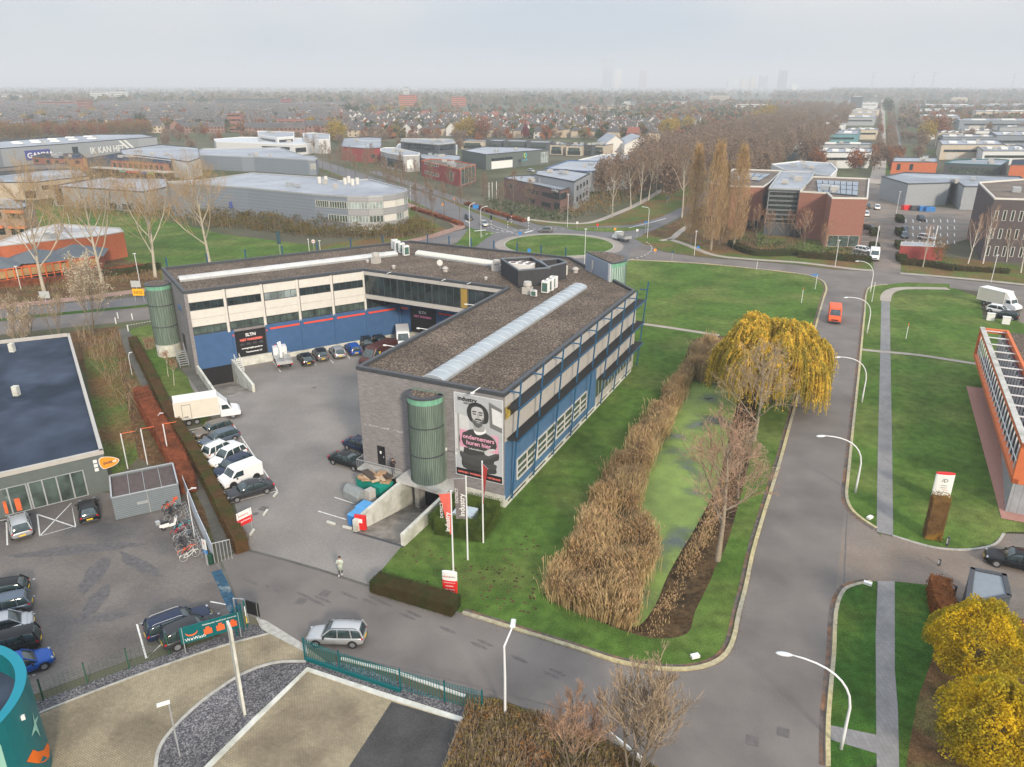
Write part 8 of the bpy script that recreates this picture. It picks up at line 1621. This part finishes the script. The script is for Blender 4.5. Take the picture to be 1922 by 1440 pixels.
for i, (x, y, ty, lb) in enumerate([(1641,478,424,'white flagpole beside the white van'),(1735,484,425,'white flagpole in front of the carport'),(1748,484,424,'second white flagpole in front of the carport'),(918,375,343,'thin flagpole left of the brown office'),(924,374,342,'middle thin flagpole by the brown office'),(932,373,341,'thin flagpole nearest the brown office')]): b = g(x, y); H_ = hh(x, y, ty); solo(MB().tube([(b.x, b.y, 0), (b.x, b.y, H_)], .12, 6), 'flagpole', M_['polew'], lb, 'flagpole')
for i, (x, y) in enumerate([(836,335),(846,338),(852,341),(862,336),(870,333),(868,345),(880,338),(1015,242+78),(1060,262),(1075,258)][:7]): car(['white car in the yard left of the shield warehouse','red car among the parked cars at the shield warehouse','white car nearest the brown office yard','silver car parked at the white warehouse doors','red car parked at the warehouse doors','white pickup-like car at the front of the warehouse yard','white car on the right of the warehouse yard'][i], (x, y), (x+6, y+2), 'hatch', ['white','red','white','silver','red','white','white'][i], 4.4, 1.8, 1.5, 'cars in the yard by the shield warehouse')
car('pale estate on the roof-level yard behind the brown office', (997,323), (1003,324), 'estate', 'silver', 4.6, 1.8, 1.5)
# --- round tower of the car wash
tw = thing('round_tower', 'teal round tower with an open top, star and orange swoosh at the lower left corner', 'building', (-31.5, 29, 0)); HT = 6.5; t1, t2, t3_ = g(0, 1211, HT), g(0, 1358, HT), g(50, 1270, HT)
dd_ = 2*(t1.x*(t2.y-t3_.y)+t2.x*(t3_.y-t1.y)+t3_.x*(t1.y-t2.y)); s1, s2, s3 = t1.length_squared, t2.length_squared, t3_.length_squared
cn = Vector(((s1*(t2.y-t3_.y)+s2*(t3_.y-t1.y)+s3*(t1.y-t2.y))/dd_, (s1*(t3_.x-t2.x)+s2*(t1.x-t3_.x)+s3*(t2.x-t1.x))/dd_)); rT = (t1-cn).length
arcp = [Vector((cn.x+rT*math.cos(a), cn.y+rT*math.sin(a))) for a in [2*math.pi*k/64 for k in range(64)]]; ai = [cn+(p-cn)*((rT-.55)/rT) for p in arcp]
TM = mat('tower_teal', (.0, .14, .155), var=.05, sc=1.5, rough=.4); sw = MB(); N = 64
for k in range(N): j = (k+1) % N; sw.add([v3(arcp[k], 0), v3(arcp[j], 0), v3(arcp[j], HT), v3(arcp[k], HT), v3(ai[k], HT), v3(ai[j], HT), v3(ai[k], HT-1.6), v3(ai[j], HT-1.6)], [(0, 1, 2, 3), (4, 5, 7, 6)])
sw.build('wall', TM, tw); cp = MB()
for k in range(N): j = (k+1) % N; cp.add([v3(arcp[k], HT+.01), v3(arcp[j], HT+.01), v3(ai[j], HT+.01), v3(ai[k], HT+.01)], [(0, 1, 2, 3)])
cp.build('coping', mat('tower_rim', (.0, .2, .27), var=.04, rough=.4), tw); sheet('roof', ai, HT-1.5, RDK, parent=tw)
def onT(px, py): # point on the tower's outside under a surveyed pixel
    d = (fw+RT*((px-961)/FP)-UP*((py-720)/FP)); o = Vector((-cn.x, -cn.y)); a = d.x*d.x+d.y*d.y; b = 2*(o.x*d.x+o.y*d.y); c_ = o.x*o.x+o.y*o.y-(rT+.03)**2; t = (-b-math.sqrt(max(0, b*b-4*a*c_)))/(2*a); return Vector((d.x*t, d.y*t, CZ+d.z*t))
MB().poly([onT(*p) for p in [(61,1335),(65,1352),(72,1343),(68,1358),(76,1383),(67,1370),(59,1384),(64,1360)]]).build('star_print', mat('mint_print', (.33, .6, .48), var=0), tw)
MB().poly([onT(*p) for p in [(50,1430),(62,1407),(72,1411),(82,1408),(89,1394),(93,1400),(93,1420),(85,1430),(72,1433)]]).build('swoosh_print', mat('swoosh_orange', (.85, .17, .01), var=0), tw)
MB().poly([onT(*p) for p in [(-8,1385),(2,1400),(16,1450),(-8,1450)]]).build('mint_panel', MATS['mint_print'], tw); e_ = onT(42, 1347); MB().box(e_, (.25, .12, .3), .5).build('wall_lamp', M_['white'], tw)
# ================================================================ FURTHER TREES
rng = random.Random(99)
def fproto(name, lab, kind, seed, h, rad, **k): return leafy_tree(name, lab, seed, h, rad, .22, kind, k.get('n', 650), k.get('s', .85), k.get('shape', 'round'), limbs=6, rough=.25, z0=k.get('z0', .1), hollow=.2)
SL_ = [bare_tree('street_tree', 'slim leafless street tree on the verge of the north road', 200+i, 10.5, .13, (9, 5, 4), .5, .14, 3, 'bark', M_['twig'], clear=.22, lsz=.3, leaf=LF['brownt'], nleaf=350) for i in range(3)]
P_ = [(784,409),(813,419),(834,405),(863,416),(909,399),(940,409),(993,405),(963,388),(881,376),(765,382),(748,371),(727,360),(706,350),(800,395),(735,386),(690,352),(668,343),(650,332),(636,324),(622,330),(690,335),(720,342),(752,350),(780,358),(812,367),(846,372),(660,322),(640,312),(612,300),(590,292),(700,326),(606,316),(578,288)]
for i, p in enumerate(P_): inst(SL_[i % 3], g(*p), i*1.3, rng.uniform(.85, 1.12), group='slim trees along the north road')
for t_ in SL_: USED.discard(t_)
WT = [bare_tree('avenue_tree', 'tall tree with a straight white trunk along the avenue footpath', 210+i, 16, .24, (9, 6, 5), .6, .12, 3, 'barkw', M_['twig'], clear=.38, leaf=LF['brownt'], nleaf=500, lsz=.35) for i in range(2)]
for i, p in enumerate([(1149,409),(1184,391),(1202,382),(1217,376),(1231,368),(1246,361),(1257,355),(1269,349),(1280,409)]): inst(WT[i % 2], g(*p), i*1.7, [.95, .9, 1, 1, .95, .9, 1, .9, 1.25][i], group='white trunked trees at the avenue footpath')
GT = bare_tree('garden_tree', 'bare reddish tree in front of the red brick offices', 215, 8.5, .12, (9, 6, 5), .6, .12, 3, 'bark', tw3, clear=.15, leaf=LF['rust'], nleaf=120, lsz=.25)
for i, p in enumerate([(1418,456),(1440,460),(1508,466),(1475,458),(1543,480)]): inst(GT, g(*p), i*1.1, rng.uniform(.85, 1.15), group='bare trees in front of the red brick offices')
BT_ = bare_tree('birch', 'bare birch with a white trunk beside the dark brick office', 216, 10.5, .13, (10, 6, 5), .45, .14, 3, 'barkb', tw3, clear=.25)
for i, p in enumerate([(1817,495),(1845,495),(1889,492),(1916,512)]): inst(BT_, g(*p), i*1.1, [1, 1.15, .75, 1][i], group='birches beside the dark brick office')
put(leafy_tree('small_tree', 'thin orange-leaved tree in the right car park hedge', 217, 7, 2.2, .12, LF['scrub'], 700, .3, hollow=.1), g(1757, 498)); put(bare_tree('bare_tree', 'bare tree in the lawn before the carport, leaning', 218, 9, .12, (8, 5, 4), .5, .12, 3, 'barkw', tw3, clear=.3), g(1732, 502))
# avenue mass
AV = [fproto('bare_avenue_tree', 'tall leafless brown tree in the dense avenue rows', LF['brownt'], 220+i, 15, 4.3, n=1500, s=.75, z0=.15) for i in range(3)]
cl_ = spline(G([(1285,388),(1340,360),(1400,325),(1470,283),(1530,242),(1570,210),(1597,188)]), 30); ac = [0]
for a, b in zip(cl_, cl_[1:]): ac.append(ac[-1]+(b-a).length)
def atd(s):
    for i in range(len(ac)-1):
        if ac[i+1] >= s: f = (s-ac[i])/(ac[i+1]-ac[i]); return cl_[i].lerp(cl_[i+1], f), (cl_[i+1]-cl_[i]).normalized()
    return cl_[-1], (cl_[-1]-cl_[-2]).normalized()
k = 0; s_ = 8
while s_ < ac[-1] and k < 290:
    p, d = atd(s_); nn = Vector((d.y, -d.x))
    for o_ in (-46, -34, -22, -9.5, 9.5, 21):
        if (o_ > 15 and s_ < 150) or (o_ == -46 and s_ < 90): continue
        q = p+nn*(o_+rng.uniform(-2, 2)); inst(AV[k % 3], q, k*1.1, rng.uniform(.8, 1.12), group='brown trees of the long avenue'); k += 1
    s_ += 11+s_*.025
# autumn trees in and around the town
FT = dict(rust=fproto('autumn_tree', 'rust coloured autumn tree among the far houses', LF['rust'], 230, 10, 4.2), orange=fproto('autumn_tree', 'orange autumn tree behind the grey hall', LF['scrub'], 231, 10, 4), yellow=fproto('autumn_tree', 'yellow autumn tree standing out among the far roofs', LF['yellow'], 232, 12, 5.2, n=900), brown=fproto('bare_tree', 'leafless brown tree between the far houses', LF['brownt'], 233, 10, 4.2), dark=fproto('evergreen_tree', 'dark evergreen tree between the far houses', LF['green'], 234, 11, 3.6), red=fproto('autumn_tree', 'dark red cone-shaped tree behind the shield warehouse', LF['redd'], 235, 10, 3.4, shape='cone'))
def ft(kind, x, y, s=1.0, grp=None): inst(FT[kind], g(x, y), rng.random()*6, s*rng.uniform(.85, 1.15), group=grp or {'rust': 'rust coloured far trees', 'orange': 'orange trees behind the grey hall', 'yellow': 'yellow far trees', 'brown': 'leafless far trees', 'dark': 'dark far evergreens', 'red': None}[kind])
for i in range(34): ft('orange' if i % 3 else 'rust', -10+i*8.6, 263-i*.3+rng.uniform(-3, 3), 1.1)
for i in range(9): ft('orange', 226+i*7, 253+rng.uniform(-2, 3), 1)
for x, y, s in [(630,266,1.3),(637,268,1.1),(880,262,1.5),(905,262,1.7),(862,262,1.1),(492,247,1.3),(585,243,1.1),(610,245,1),(1262,256,1.5),(1250,260,1.2),(1290,248,1.3),(1340,262,1.4),(700,214,1),(730,212,1.2),(757,213,1),(1440,235,2),(1420,240,1.6),(1755,262,1.6),(1738,268,1.2),(1300,215,1)]: ft('yellow' if rng.random() < .8 else 'rust', x, y, s)
ft('red', 986, 262, 1.1)
for x, y, s in [(265,245,1.5),(270,248,1.2),(1667,215,2.2),(1660,208,2),(655,220,1.4),(670,222,1.3)]: ft('dark', x, y, s)
for i in range(230):
    x = rng.uniform(-40, 1500); y = 180+rng.random()**1.4*76
    if x > 1250 and y > 225: continue
    ft(rng.choices(['brown', 'rust', 'dark', 'yellow'], [7, 1.6, 1.5, 1])[0], x, y, rng.uniform(.7, 1.1))
for i in range(60): ft('brown' if i % 4 else 'rust', rng.uniform(300, 950), rng.uniform(252, 268) if i < 42 else rng.uniform(268, 285), .75)
for i in range(90): s_ = i/90; y = 466-(466-190)*s_**.62; ft('brown' if rng.random() < .8 else 'rust', [1668, 1676, 1650][i % 3]+(0 if y < 300 else 8)+rng.uniform(-2, 2), min(y, 300 if i % 3 else 320), .7)
for i in range(60): ft(rng.choice(['brown', 'rust', 'brown', 'dark']), rng.uniform(1690, 1940), 196+rng.random()**1.3*75, .8)
for x, y in [(1725,268),(1732,280),(1722,300),(1636,300),(1640,320),(1602,322),(1612,316),(1527,312),(1538,318)]: ft('rust' if x < 1640 else 'brown', x, y, .9)
# ================================================================ FAR HOUSES AND BLOCKS
RT_D, RT_R = mat('roof_tiles_dark', (.07, .068, .07), var=.3, sc=.12, c2=(.13, .10, .085), bsc=.05), mat('roof_tiles_red', (.24, .085, .06), var=.15, sc=.5); WC, WW, WB = mat('house_cream', (.50, .41, .30), var=.1), mat('house_white', (.62, .60, .57), var=.06), mat('house_brick', (.24, .13, .10), var=.12)
def house(name, label, wd, dp, he, hr, wall, roof, hip=0.0, flat=False, n=1, cat='house'):
    r_ = thing(name, label, cat, (0, 0, 0), None, build0=True); w_, d_ = wd/2, dp/2
    m_ = MB().box((0, 0, he/2), (wd, dp, he)); m_.add([(-w_, -d_, he), (-w_, d_, he), (-w_+hip, 0, he+hr), (w_, -d_, he), (w_, d_, he), (w_-hip, 0, he+hr)], [(0, 2, 1), (3, 4, 5)]); m_.build('wall', wall, r_)
    o = .35; rf = MB().add([(-w_-o+0, -d_-o, he-.1), (w_+o, -d_-o, he-.1), (w_+o-hip, 0, he+hr+.12), (-w_-o+hip, 0, he+hr+.12), (-w_-o, d_+o, he-.1), (w_+o, d_+o, he-.1)], [(0, 1, 2, 3), (3, 2, 5, 4)]+([(0, 3, 4), (1, 5, 2)] if hip else [])); rf = rf.build('roof', roof, r_)
    for k in range(n): MB().box((-w_+wd*(k+.75)/n, .6, he+hr*.9), (.7, .7, 1.3)).build('chimney', M_['white'], rf)
    for k in range(n*2): x = -w_+wd*(k+.5)/(2*n); [MB().box((x, -d_-.02, z_), (1.4, .08, 1.3)).build('window', M_['glass'], r_) for z_ in (1.6, he-1.1)]
    MB().box((w_+.02, 0, he-.6), (.08, 1.6, 1.4)).build('window', M_['glass'], r_)
    if flat: MB().box((w_*.3, -d_-1.5, he*.55), (wd*.8, 3.2, he*1.1)).build('front_wing', WC, r_); MB().box((w_*.3, -d_-1.6, he*1.1+.1), (wd*.9, 3.8, .2)).build('wing_roof', RT_D, r_)
    return r_
HP = [house('house', 'white gabled house with a dark tiled roof in the far rows', 9, 9, 5.6, 4.2, WW, RT_D), house('house', 'cream house with flat front wing and dark roof in the far rows', 10, 8, 5.4, 3.2, WC, RT_D, 3.2, True), house('house', 'house with a red tiled roof in the far rows', 9, 9, 5.4, 4.2, WB, RT_R), house('house', 'cream hipped-roof house in the far rows', 11, 9, 5.6, 3.4, WC, RT_D, 4.2)]
HG = ['white gabled far houses', 'cream far houses with a front wing', 'red roofed far houses', 'hipped cream far houses']
PZ = [tuple(p) for p in G([(650,258),(860,258),(1100,262),(1245,266),(1275,246),(1345,226),(1440,214),(1400,200),(1100,194),(640,197)])]; k = 0
for v in range(-2, 60):
    for u in range(-60, 60):
        p = L(u*15+(v % 2)*6, 360+v*21+(v//2 % 2)*5)
        if not inpoly(p, PZ) or rng.random() < .12 or k > 280: continue
        w4 = [3, 4, 2.2 if p.x > 120 else .5, 3]; t_ = rng.choices(range(4), w4)[0]; inst(HP[t_], p, AU+rng.choice([0, math.pi/2, math.pi])+rng.gauss(0, .05), rng.uniform(.85, 1.02), group=HG[t_]); k += 1
TR = [house('terrace', 'long terrace of brown brick houses with dark tiled roofs on the left', 38, 9, 5.6, 3.8, WB, RT_D, n=6, cat='terrace'), house('terrace', 'long terrace of cream houses with dark tiled roofs on the left', 36, 9, 5.6, 3.8, WC, RT_D, n=5, cat='terrace')]
PT = [tuple(p) for p in G([(-60,256),(300,252),(640,256),(640,197),(300,192),(-60,194)])]; k = 0
for v in range(0, 46):
    for u in range(-34, 20):
        p = Vector((u*52+(v % 2)*20-100, 480+v*30))
        if inpoly(p, PT) and rng.random() < .85 and k < 230: t_ = int(rng.random() < .28); inst(TR[t_], p, rng.choice([.1, .1, .1, 1.67])+rng.gauss(0, .03), rng.uniform(.85, 1.05), group=['brown brick far terraces', 'cream far terraces'][t_]); k += 1
FB = [('brick red flats with dark end at the left among terraces',72,145,205,14,12,'brick'),('red brick tower block beside the long dark flats',148,170,214,14,18,'brick'),('long dark green-grey apartment slab beyond the terraces',405,528,203,14,15,'green'),('short red block at the end of the dark apartment slab',528,545,203,14,15,'red'),('white row right of the short red block',545,590,205,14,9,'white'),('pale pink brick row beyond the white row',590,640,206,14,9,'beige'),('stepped white apartments above the terraces',172,205,192,14,22,'white'),('second stepped white apartments above the terraces',207,240,190,14,22,'white'),('long white hall on the left horizon',-30,58,190,30,14,'white'),('white hall in the trees at mid left',308,370,183,30,10,'white'),('twin red towered flats with pale caps by the yellow tree',430,455,247,10,15,'brick'),('brick flats with a pale gable right of the twin towers',520,575,243,10,9,'brick'),('left orange brick flats of a pair',750,782,200,14,20,'orange'),('pale tower behind the orange flats',758,768,190,14,32,'white'),('right orange brick flats of a pair',848,874,200,14,17,'orange'),
  ('long white flat behind the orange flats',880,930,186,14,10,'white'),('dark block with yellow windows at mid right',1315,1330,188,14,14,'dark'),('ochre windowed block at mid right',1332,1368,190,14,14,'beige'),('white row at the foot of the skyline, right',1380,1440,205,14,8,'white'),('white row at the foot of the skyline, left',1170,1300,197,14,7,'white'),('white slab on the far left of the skyline',722,752,168,20,24,'white'),('second white slab on the skyline',765,797,168,20,24,'white'),('white apartment row behind the shield warehouse',1090,1180,207,14,7,'beige')]
FW = mat('hazy_facade', (.4, .4, .42), var=.3, sc=.06)
for lb, x0, x1, yb, dep, h_, wl in FB:
    a, b_ = g(x0, yb), g(x1, yb); d = (b_-a).normalized(); nn = Vector((-d.y, d.x)); r_, q = block(lb, None, h_, wl, RGR if wl != 'white' else RWH, world=[a, b_, b_+nn*dep, a+nn*dep]); ln = (b_-a).length; nf = max(2, int(h_/3.2))
    for f_ in range(nf): MB().wbox(a, b_, ln*.04, ln*.96, f_*h_/nf+1.1, f_*h_/nf+2.3, 0, .1).build('window_band', M_['glassl'] if wl == 'dark' else M_['glass'], r_)
# modern offices before the houses
for i, (x0, x1, yt, yb, wl) in enumerate([(866,908,264,276,'beige'),(912,942,264,276,'dark'),(945,985,265,278,'dark'),(988,1030,267,280,'dark'),(1032,1056,271,286,'beige'),(1062,1092,273,288,'beige'),(1096,1110,272,288,'dark'),(1112,1134,272,288,'beige')]):
    a, b_ = g(x0, yb+4), g(x1, yb+5); d = (b_-a).normalized(); nn = Vector((-d.y, d.x)); h_ = hh(x0, yb+4, yt); r_, q = block(['beige office with a dark window band at the left end of the terrace row','dark glazed office second in the terrace row','dark glazed office third in the terrace row','dark glazed office fourth in the terrace row, behind the logo','beige boxy office right of the shield warehouse','beige boxy office above the blue vans','narrow dark office between two beige ones','beige office touching the white gabled hall'][i], None, h_, wl, RWH, [(0,.15,.85,h_-3.2,h_-1.2,3,M_['dark'],M_['glassg']),(0,.1,.9,.4,2.6,3,M_['dark'],M_['glass'])], world=[a, b_, b_+nn*14, a+nn*14])
for i, (x0, x1, yb) in enumerate([(1133,1172,290),(1168,1232,292)]):
    a, b_ = g(x0, yb), g(x1, yb+1); d = (b_-a); ln = d.length; r_ = house('gabled_hall', ['white gabled hall left of its wider twin','wide white gabled hall near the avenue'][i], ln, 24, 6, 4.5, WW, RWH, cat='hall'); r_.location = ((a.x+b_.x)/2, a.y+14, 0); r_.rotation_euler.z = math.pi/2+.1; r_.scale = (24/ln, ln/24, 1)
# business park either side of the green axis
BP = [('w',1475,1630,276,300,8,'pale flat hall with a grey front west of the axis','grey'),('w',1494,1556,292,306,6,'dark low hall behind the red brick block','dark'),('w',1543,1629,296,316,7.5,'white house-like office with dark windows west of the axis','white'),('w',1500,1606,262,272,7,'teal-edged hall west of the axis','teal'),('w',1517,1580,238,256,9,'tall pale hall with a curved top west of the axis','white'),('w',1585,1645,247,262,7,'cream workshop row west of the axis','beige'),('w',1545,1640,226,236,8,'grey shed with dark end west of the axis','grey'),('w',1568,1648,210,218,8,'long pale roofed shed further west of the axis','beige'),('w',1608,1645,196,203,9,'white shed near the dark tower west of the axis','white'),('w',1594,1614,186,206,20,'dark tower block at the head of the axis','dark'),('w',1580,1640,219,226,8,'low beige shed far west of the axis','beige'),
  ('e',1762,1880,282,300,8,'beige office with white roof storeys east of the axis','beige'),('e',1756,1800,248,276,9,'beige block with dark tall windows east of the axis','beige'),('e',1765,1865,262,282,8,'long blue-grey hall with rooflights east of the axis','blue'),('e',1728,1758,246,262,8,'white block by the yellow tree east of the axis','white'),('e',1800,1862,248,264,7,'white-roofed hall behind the blue-grey one','white'),('e',1865,1990,262,282,9,'blue-grey hall reaching the right edge','blue'),('e',1872,1990,240,262,9,'grey office with ribbed front at the right edge','grey'),('e',1798,1990,232,244,8,'long wavy grey roofed hall east of the axis','blue'),('e',1722,1800,226,234,8,'dark grey low hall east of the axis','grey'),('e',1725,1790,208,218,8,'pale hall beside the reddish trees','white'),('e',1830,1990,212,224,9,'long cream hall before the far wood','beige'),('e',1720,1830,201,207,8,'far long grey hall east of the axis','grey'),('e',1785,1815,186,194,12,'cream block inside the far wood','beige'),('e',1840,1930,296,310,7,'pale ribbed roof hall behind the long dark office','white'),('e',1840,1990,200,206,8,'far blue-grey sheds at the right edge','blue'),('w',1615,1650,178,184,10,'white shed among the trees at the head of the axis','white')]
for i, (sd_, x0, x1, yt, yb, h_, lb, wl) in enumerate(BP):
    a, b_ = g(x0, yb), g(x1, yb); dep = max(14, min(70, (g(x0, yt, h_)-g(x0, yb)).length*.95)); nn = DV; d = (b_-a).normalized(); r_, q = block(lb, None, h_, wl, RWH if i % 3 else RGR, world=[a, b_, b_+nn*dep, a+nn*dep]); ln = (b_-a).length
    MB().wbox(a, b_, ln*.05, ln*.95, h_*.5, h_*.5+1.3, 0, .1).build('window_band', M_['glass'], r_); MB().wbox(a, b_, ln*.1, ln*.3, .1, 3.6, 0, .12).build('loading_door', M_['panelg'], r_); [MB().box((*(a.lerp(b_, .2+.3*j)+nn*dep*.4), h_+.2), (ln*.12, dep*.2, .9), AU).build('rooflight', M_['white'], r_) for j in range(3)]
struct(sheet('green_axis', G([(1655,330),(1682,330),(1668,186),(1662,186)]), .03, M_['grass'])); roadline('axis_road', [(1645,345),(1652,300),(1655,250),(1657,200),(1658,182)], 6, .035, M_['path']); roadline('axis_road', [(1700,345),(1690,300),(1680,250),(1672,200)], 6, .035, M_['asphalt2'])
# skyline
for i, (x0, x1, yt, h0) in enumerate([(1121,1137,119,'tall pale tower, highest on the skyline'),(1141,1154,135,'shorter white tower beside the highest one'),(1186,1198,136,'pinkish slab tower on the skyline'),(1342,1360,148,'low white block in the right skyline group'),(1366,1378,149,'cream block in the right skyline group'),(1382,1392,147,'narrow cream block in the right skyline group'),(1398,1412,145,'grey slab in the right skyline group'),(1432,1446,136,'dark slab tower right of the skyline group'),(1456,1466,157,'low white block at the foot of the dark slab')]):
    D_ = 6300; a = Vector(((x0-961)/FP*D_*.985, D_)); b_ = Vector(((x1-961)/FP*D_*.985, D_)); z_ = CZ+(158.5-yt)/FP*D_*1.05; o = thing('skyline_tower', h0, 'tower', (a.x, a.y, 0)); MB().box(((a.x+b_.x)/2, D_+15, z_/2), (b_.x-a.x, 30, z_)).box((a.x+8, D_+15, z_+2), (10, 20, 5)).build('shaft', mat('tower_%d' % i, [(.25,.29,.36),(.6,.55,.5),(.33,.27,.3),(.5,.5,.5),(.5,.42,.3),(.5,.42,.3),(.25,.27,.33),(.06,.09,.15),(.85,.8,.7)][i], var=.25, sc=.05), o)
for i, (x, yt) in enumerate([(1607,140),(1680,140),(1716,139),(1860,141),(1918,139)]):
    D_ = 3300; px_ = (x-961)/FP*D_*.97; z_ = CZ+(158.5-yt)/FP*D_+4; mb = MB(); mb.tube([(px_-5, D_, 0), (px_-1, D_, z_)], .6, 4); mb.tube([(px_+5, D_, 0), (px_+1, D_, z_)], .6, 4)
    for zz, w_ in ((z_*.98, 17), (z_*.82, 14)): mb.tube([(px_-w_, D_+4, zz), (px_, D_, zz+1.5), (px_+w_, D_-4, zz)], .5, 4)
    for k in range(6): mb.tube([(px_-5+4*k/6, D_, z_*k/6), (px_+5-4*(k+1)/6, D_, z_*(k+1)/6)], .35, 3)
    solo(mb, 'power_pylon', M_['steel'], ['power pylon faintest and furthest left on the hazy horizon','power pylon second from the left on the horizon','power pylon third, with wide arms above the wood','power pylon near the right edge above the wood','power pylon cut by the right edge of the horizon'][i], 'pylon')
# woods and tree belts that read as masses
def woods(name, label, boxes, n_, hlo, hhi, mats, seed):
    rg = random.Random(seed); mb = MB()
    for k in range(n_):
        x0, x1, y0, y1 = boxes[k % len(boxes)]; x = rg.uniform(x0, x1); y = y0+(y1-y0)*rg.random(); p = g(x, y) if y > 166 else Vector(((x-961)/FP*(37.9*1500/ (y-158.5)), 37.9*1416/(y-158.5))); h_ = rg.uniform(hlo, hhi); r_ = h_*.42; m_ = rg.randrange(len(mats))
        for j in range(9):
            d = rvec(rg); c_ = Vector((p.x+d.x*r_, p.y+d.y*r_, h_*.55+d.z*h_*.42)); leafq(mb, c_, r_*1.5, rg, m_); leafq(mb, c_+rvec(rg)*r_*.4, r_*1.2, rg, m_)
    return tag(mb.build(name, mats, None), label, None, None, 'stuff')
woods('treeline', 'hazy belts of trees between the far districts', [(-150,2080,171,185),(-150,2080,166,172),(-150,1300,178,198),(1450,2080,172,188)], 5200, 9, 16, [LF['brownt'], LF['olive'], LF['green']], 301)
woods('treeline', 'mixed garden trees between far roofs', [(-60,700,186,250),(640,1330,190,262),(1200,1500,192,232),(1690,2000,190,240)], 3600, 5, 9, [LF['brownt'], LF['rust'], LF['olive'], LF['green']], 302)
woods('forest', 'dark wood on the right horizon', [(1560,1760,168,182),(1690,2080,166,184)], 1500, 16, 24, [LF['brownt'], LF['olive'], LF['green']], 303)
# ---------------------------------------------------------------- haze
HZ = mat('haze_air', (.5, .5, .5)); n = HZ.node_tree; n.nodes.clear(); out = n.nodes.new('ShaderNodeOutputMaterial'); pv = n.nodes.new('ShaderNodeVolumePrincipled')
pv.inputs['Color'].default_value = (.90, .95, 1.0, 1); pv.inputs['Density'].default_value = HAZE; pv.inputs['Anisotropy'].default_value = 0
n.links.new(pv.outputs[0], out.inputs['Volume'])
hz = MB().box((0, 7900, 89), (18600, 16600, 186)).build('haze', HZ); hz['kind'] = 'stuff'
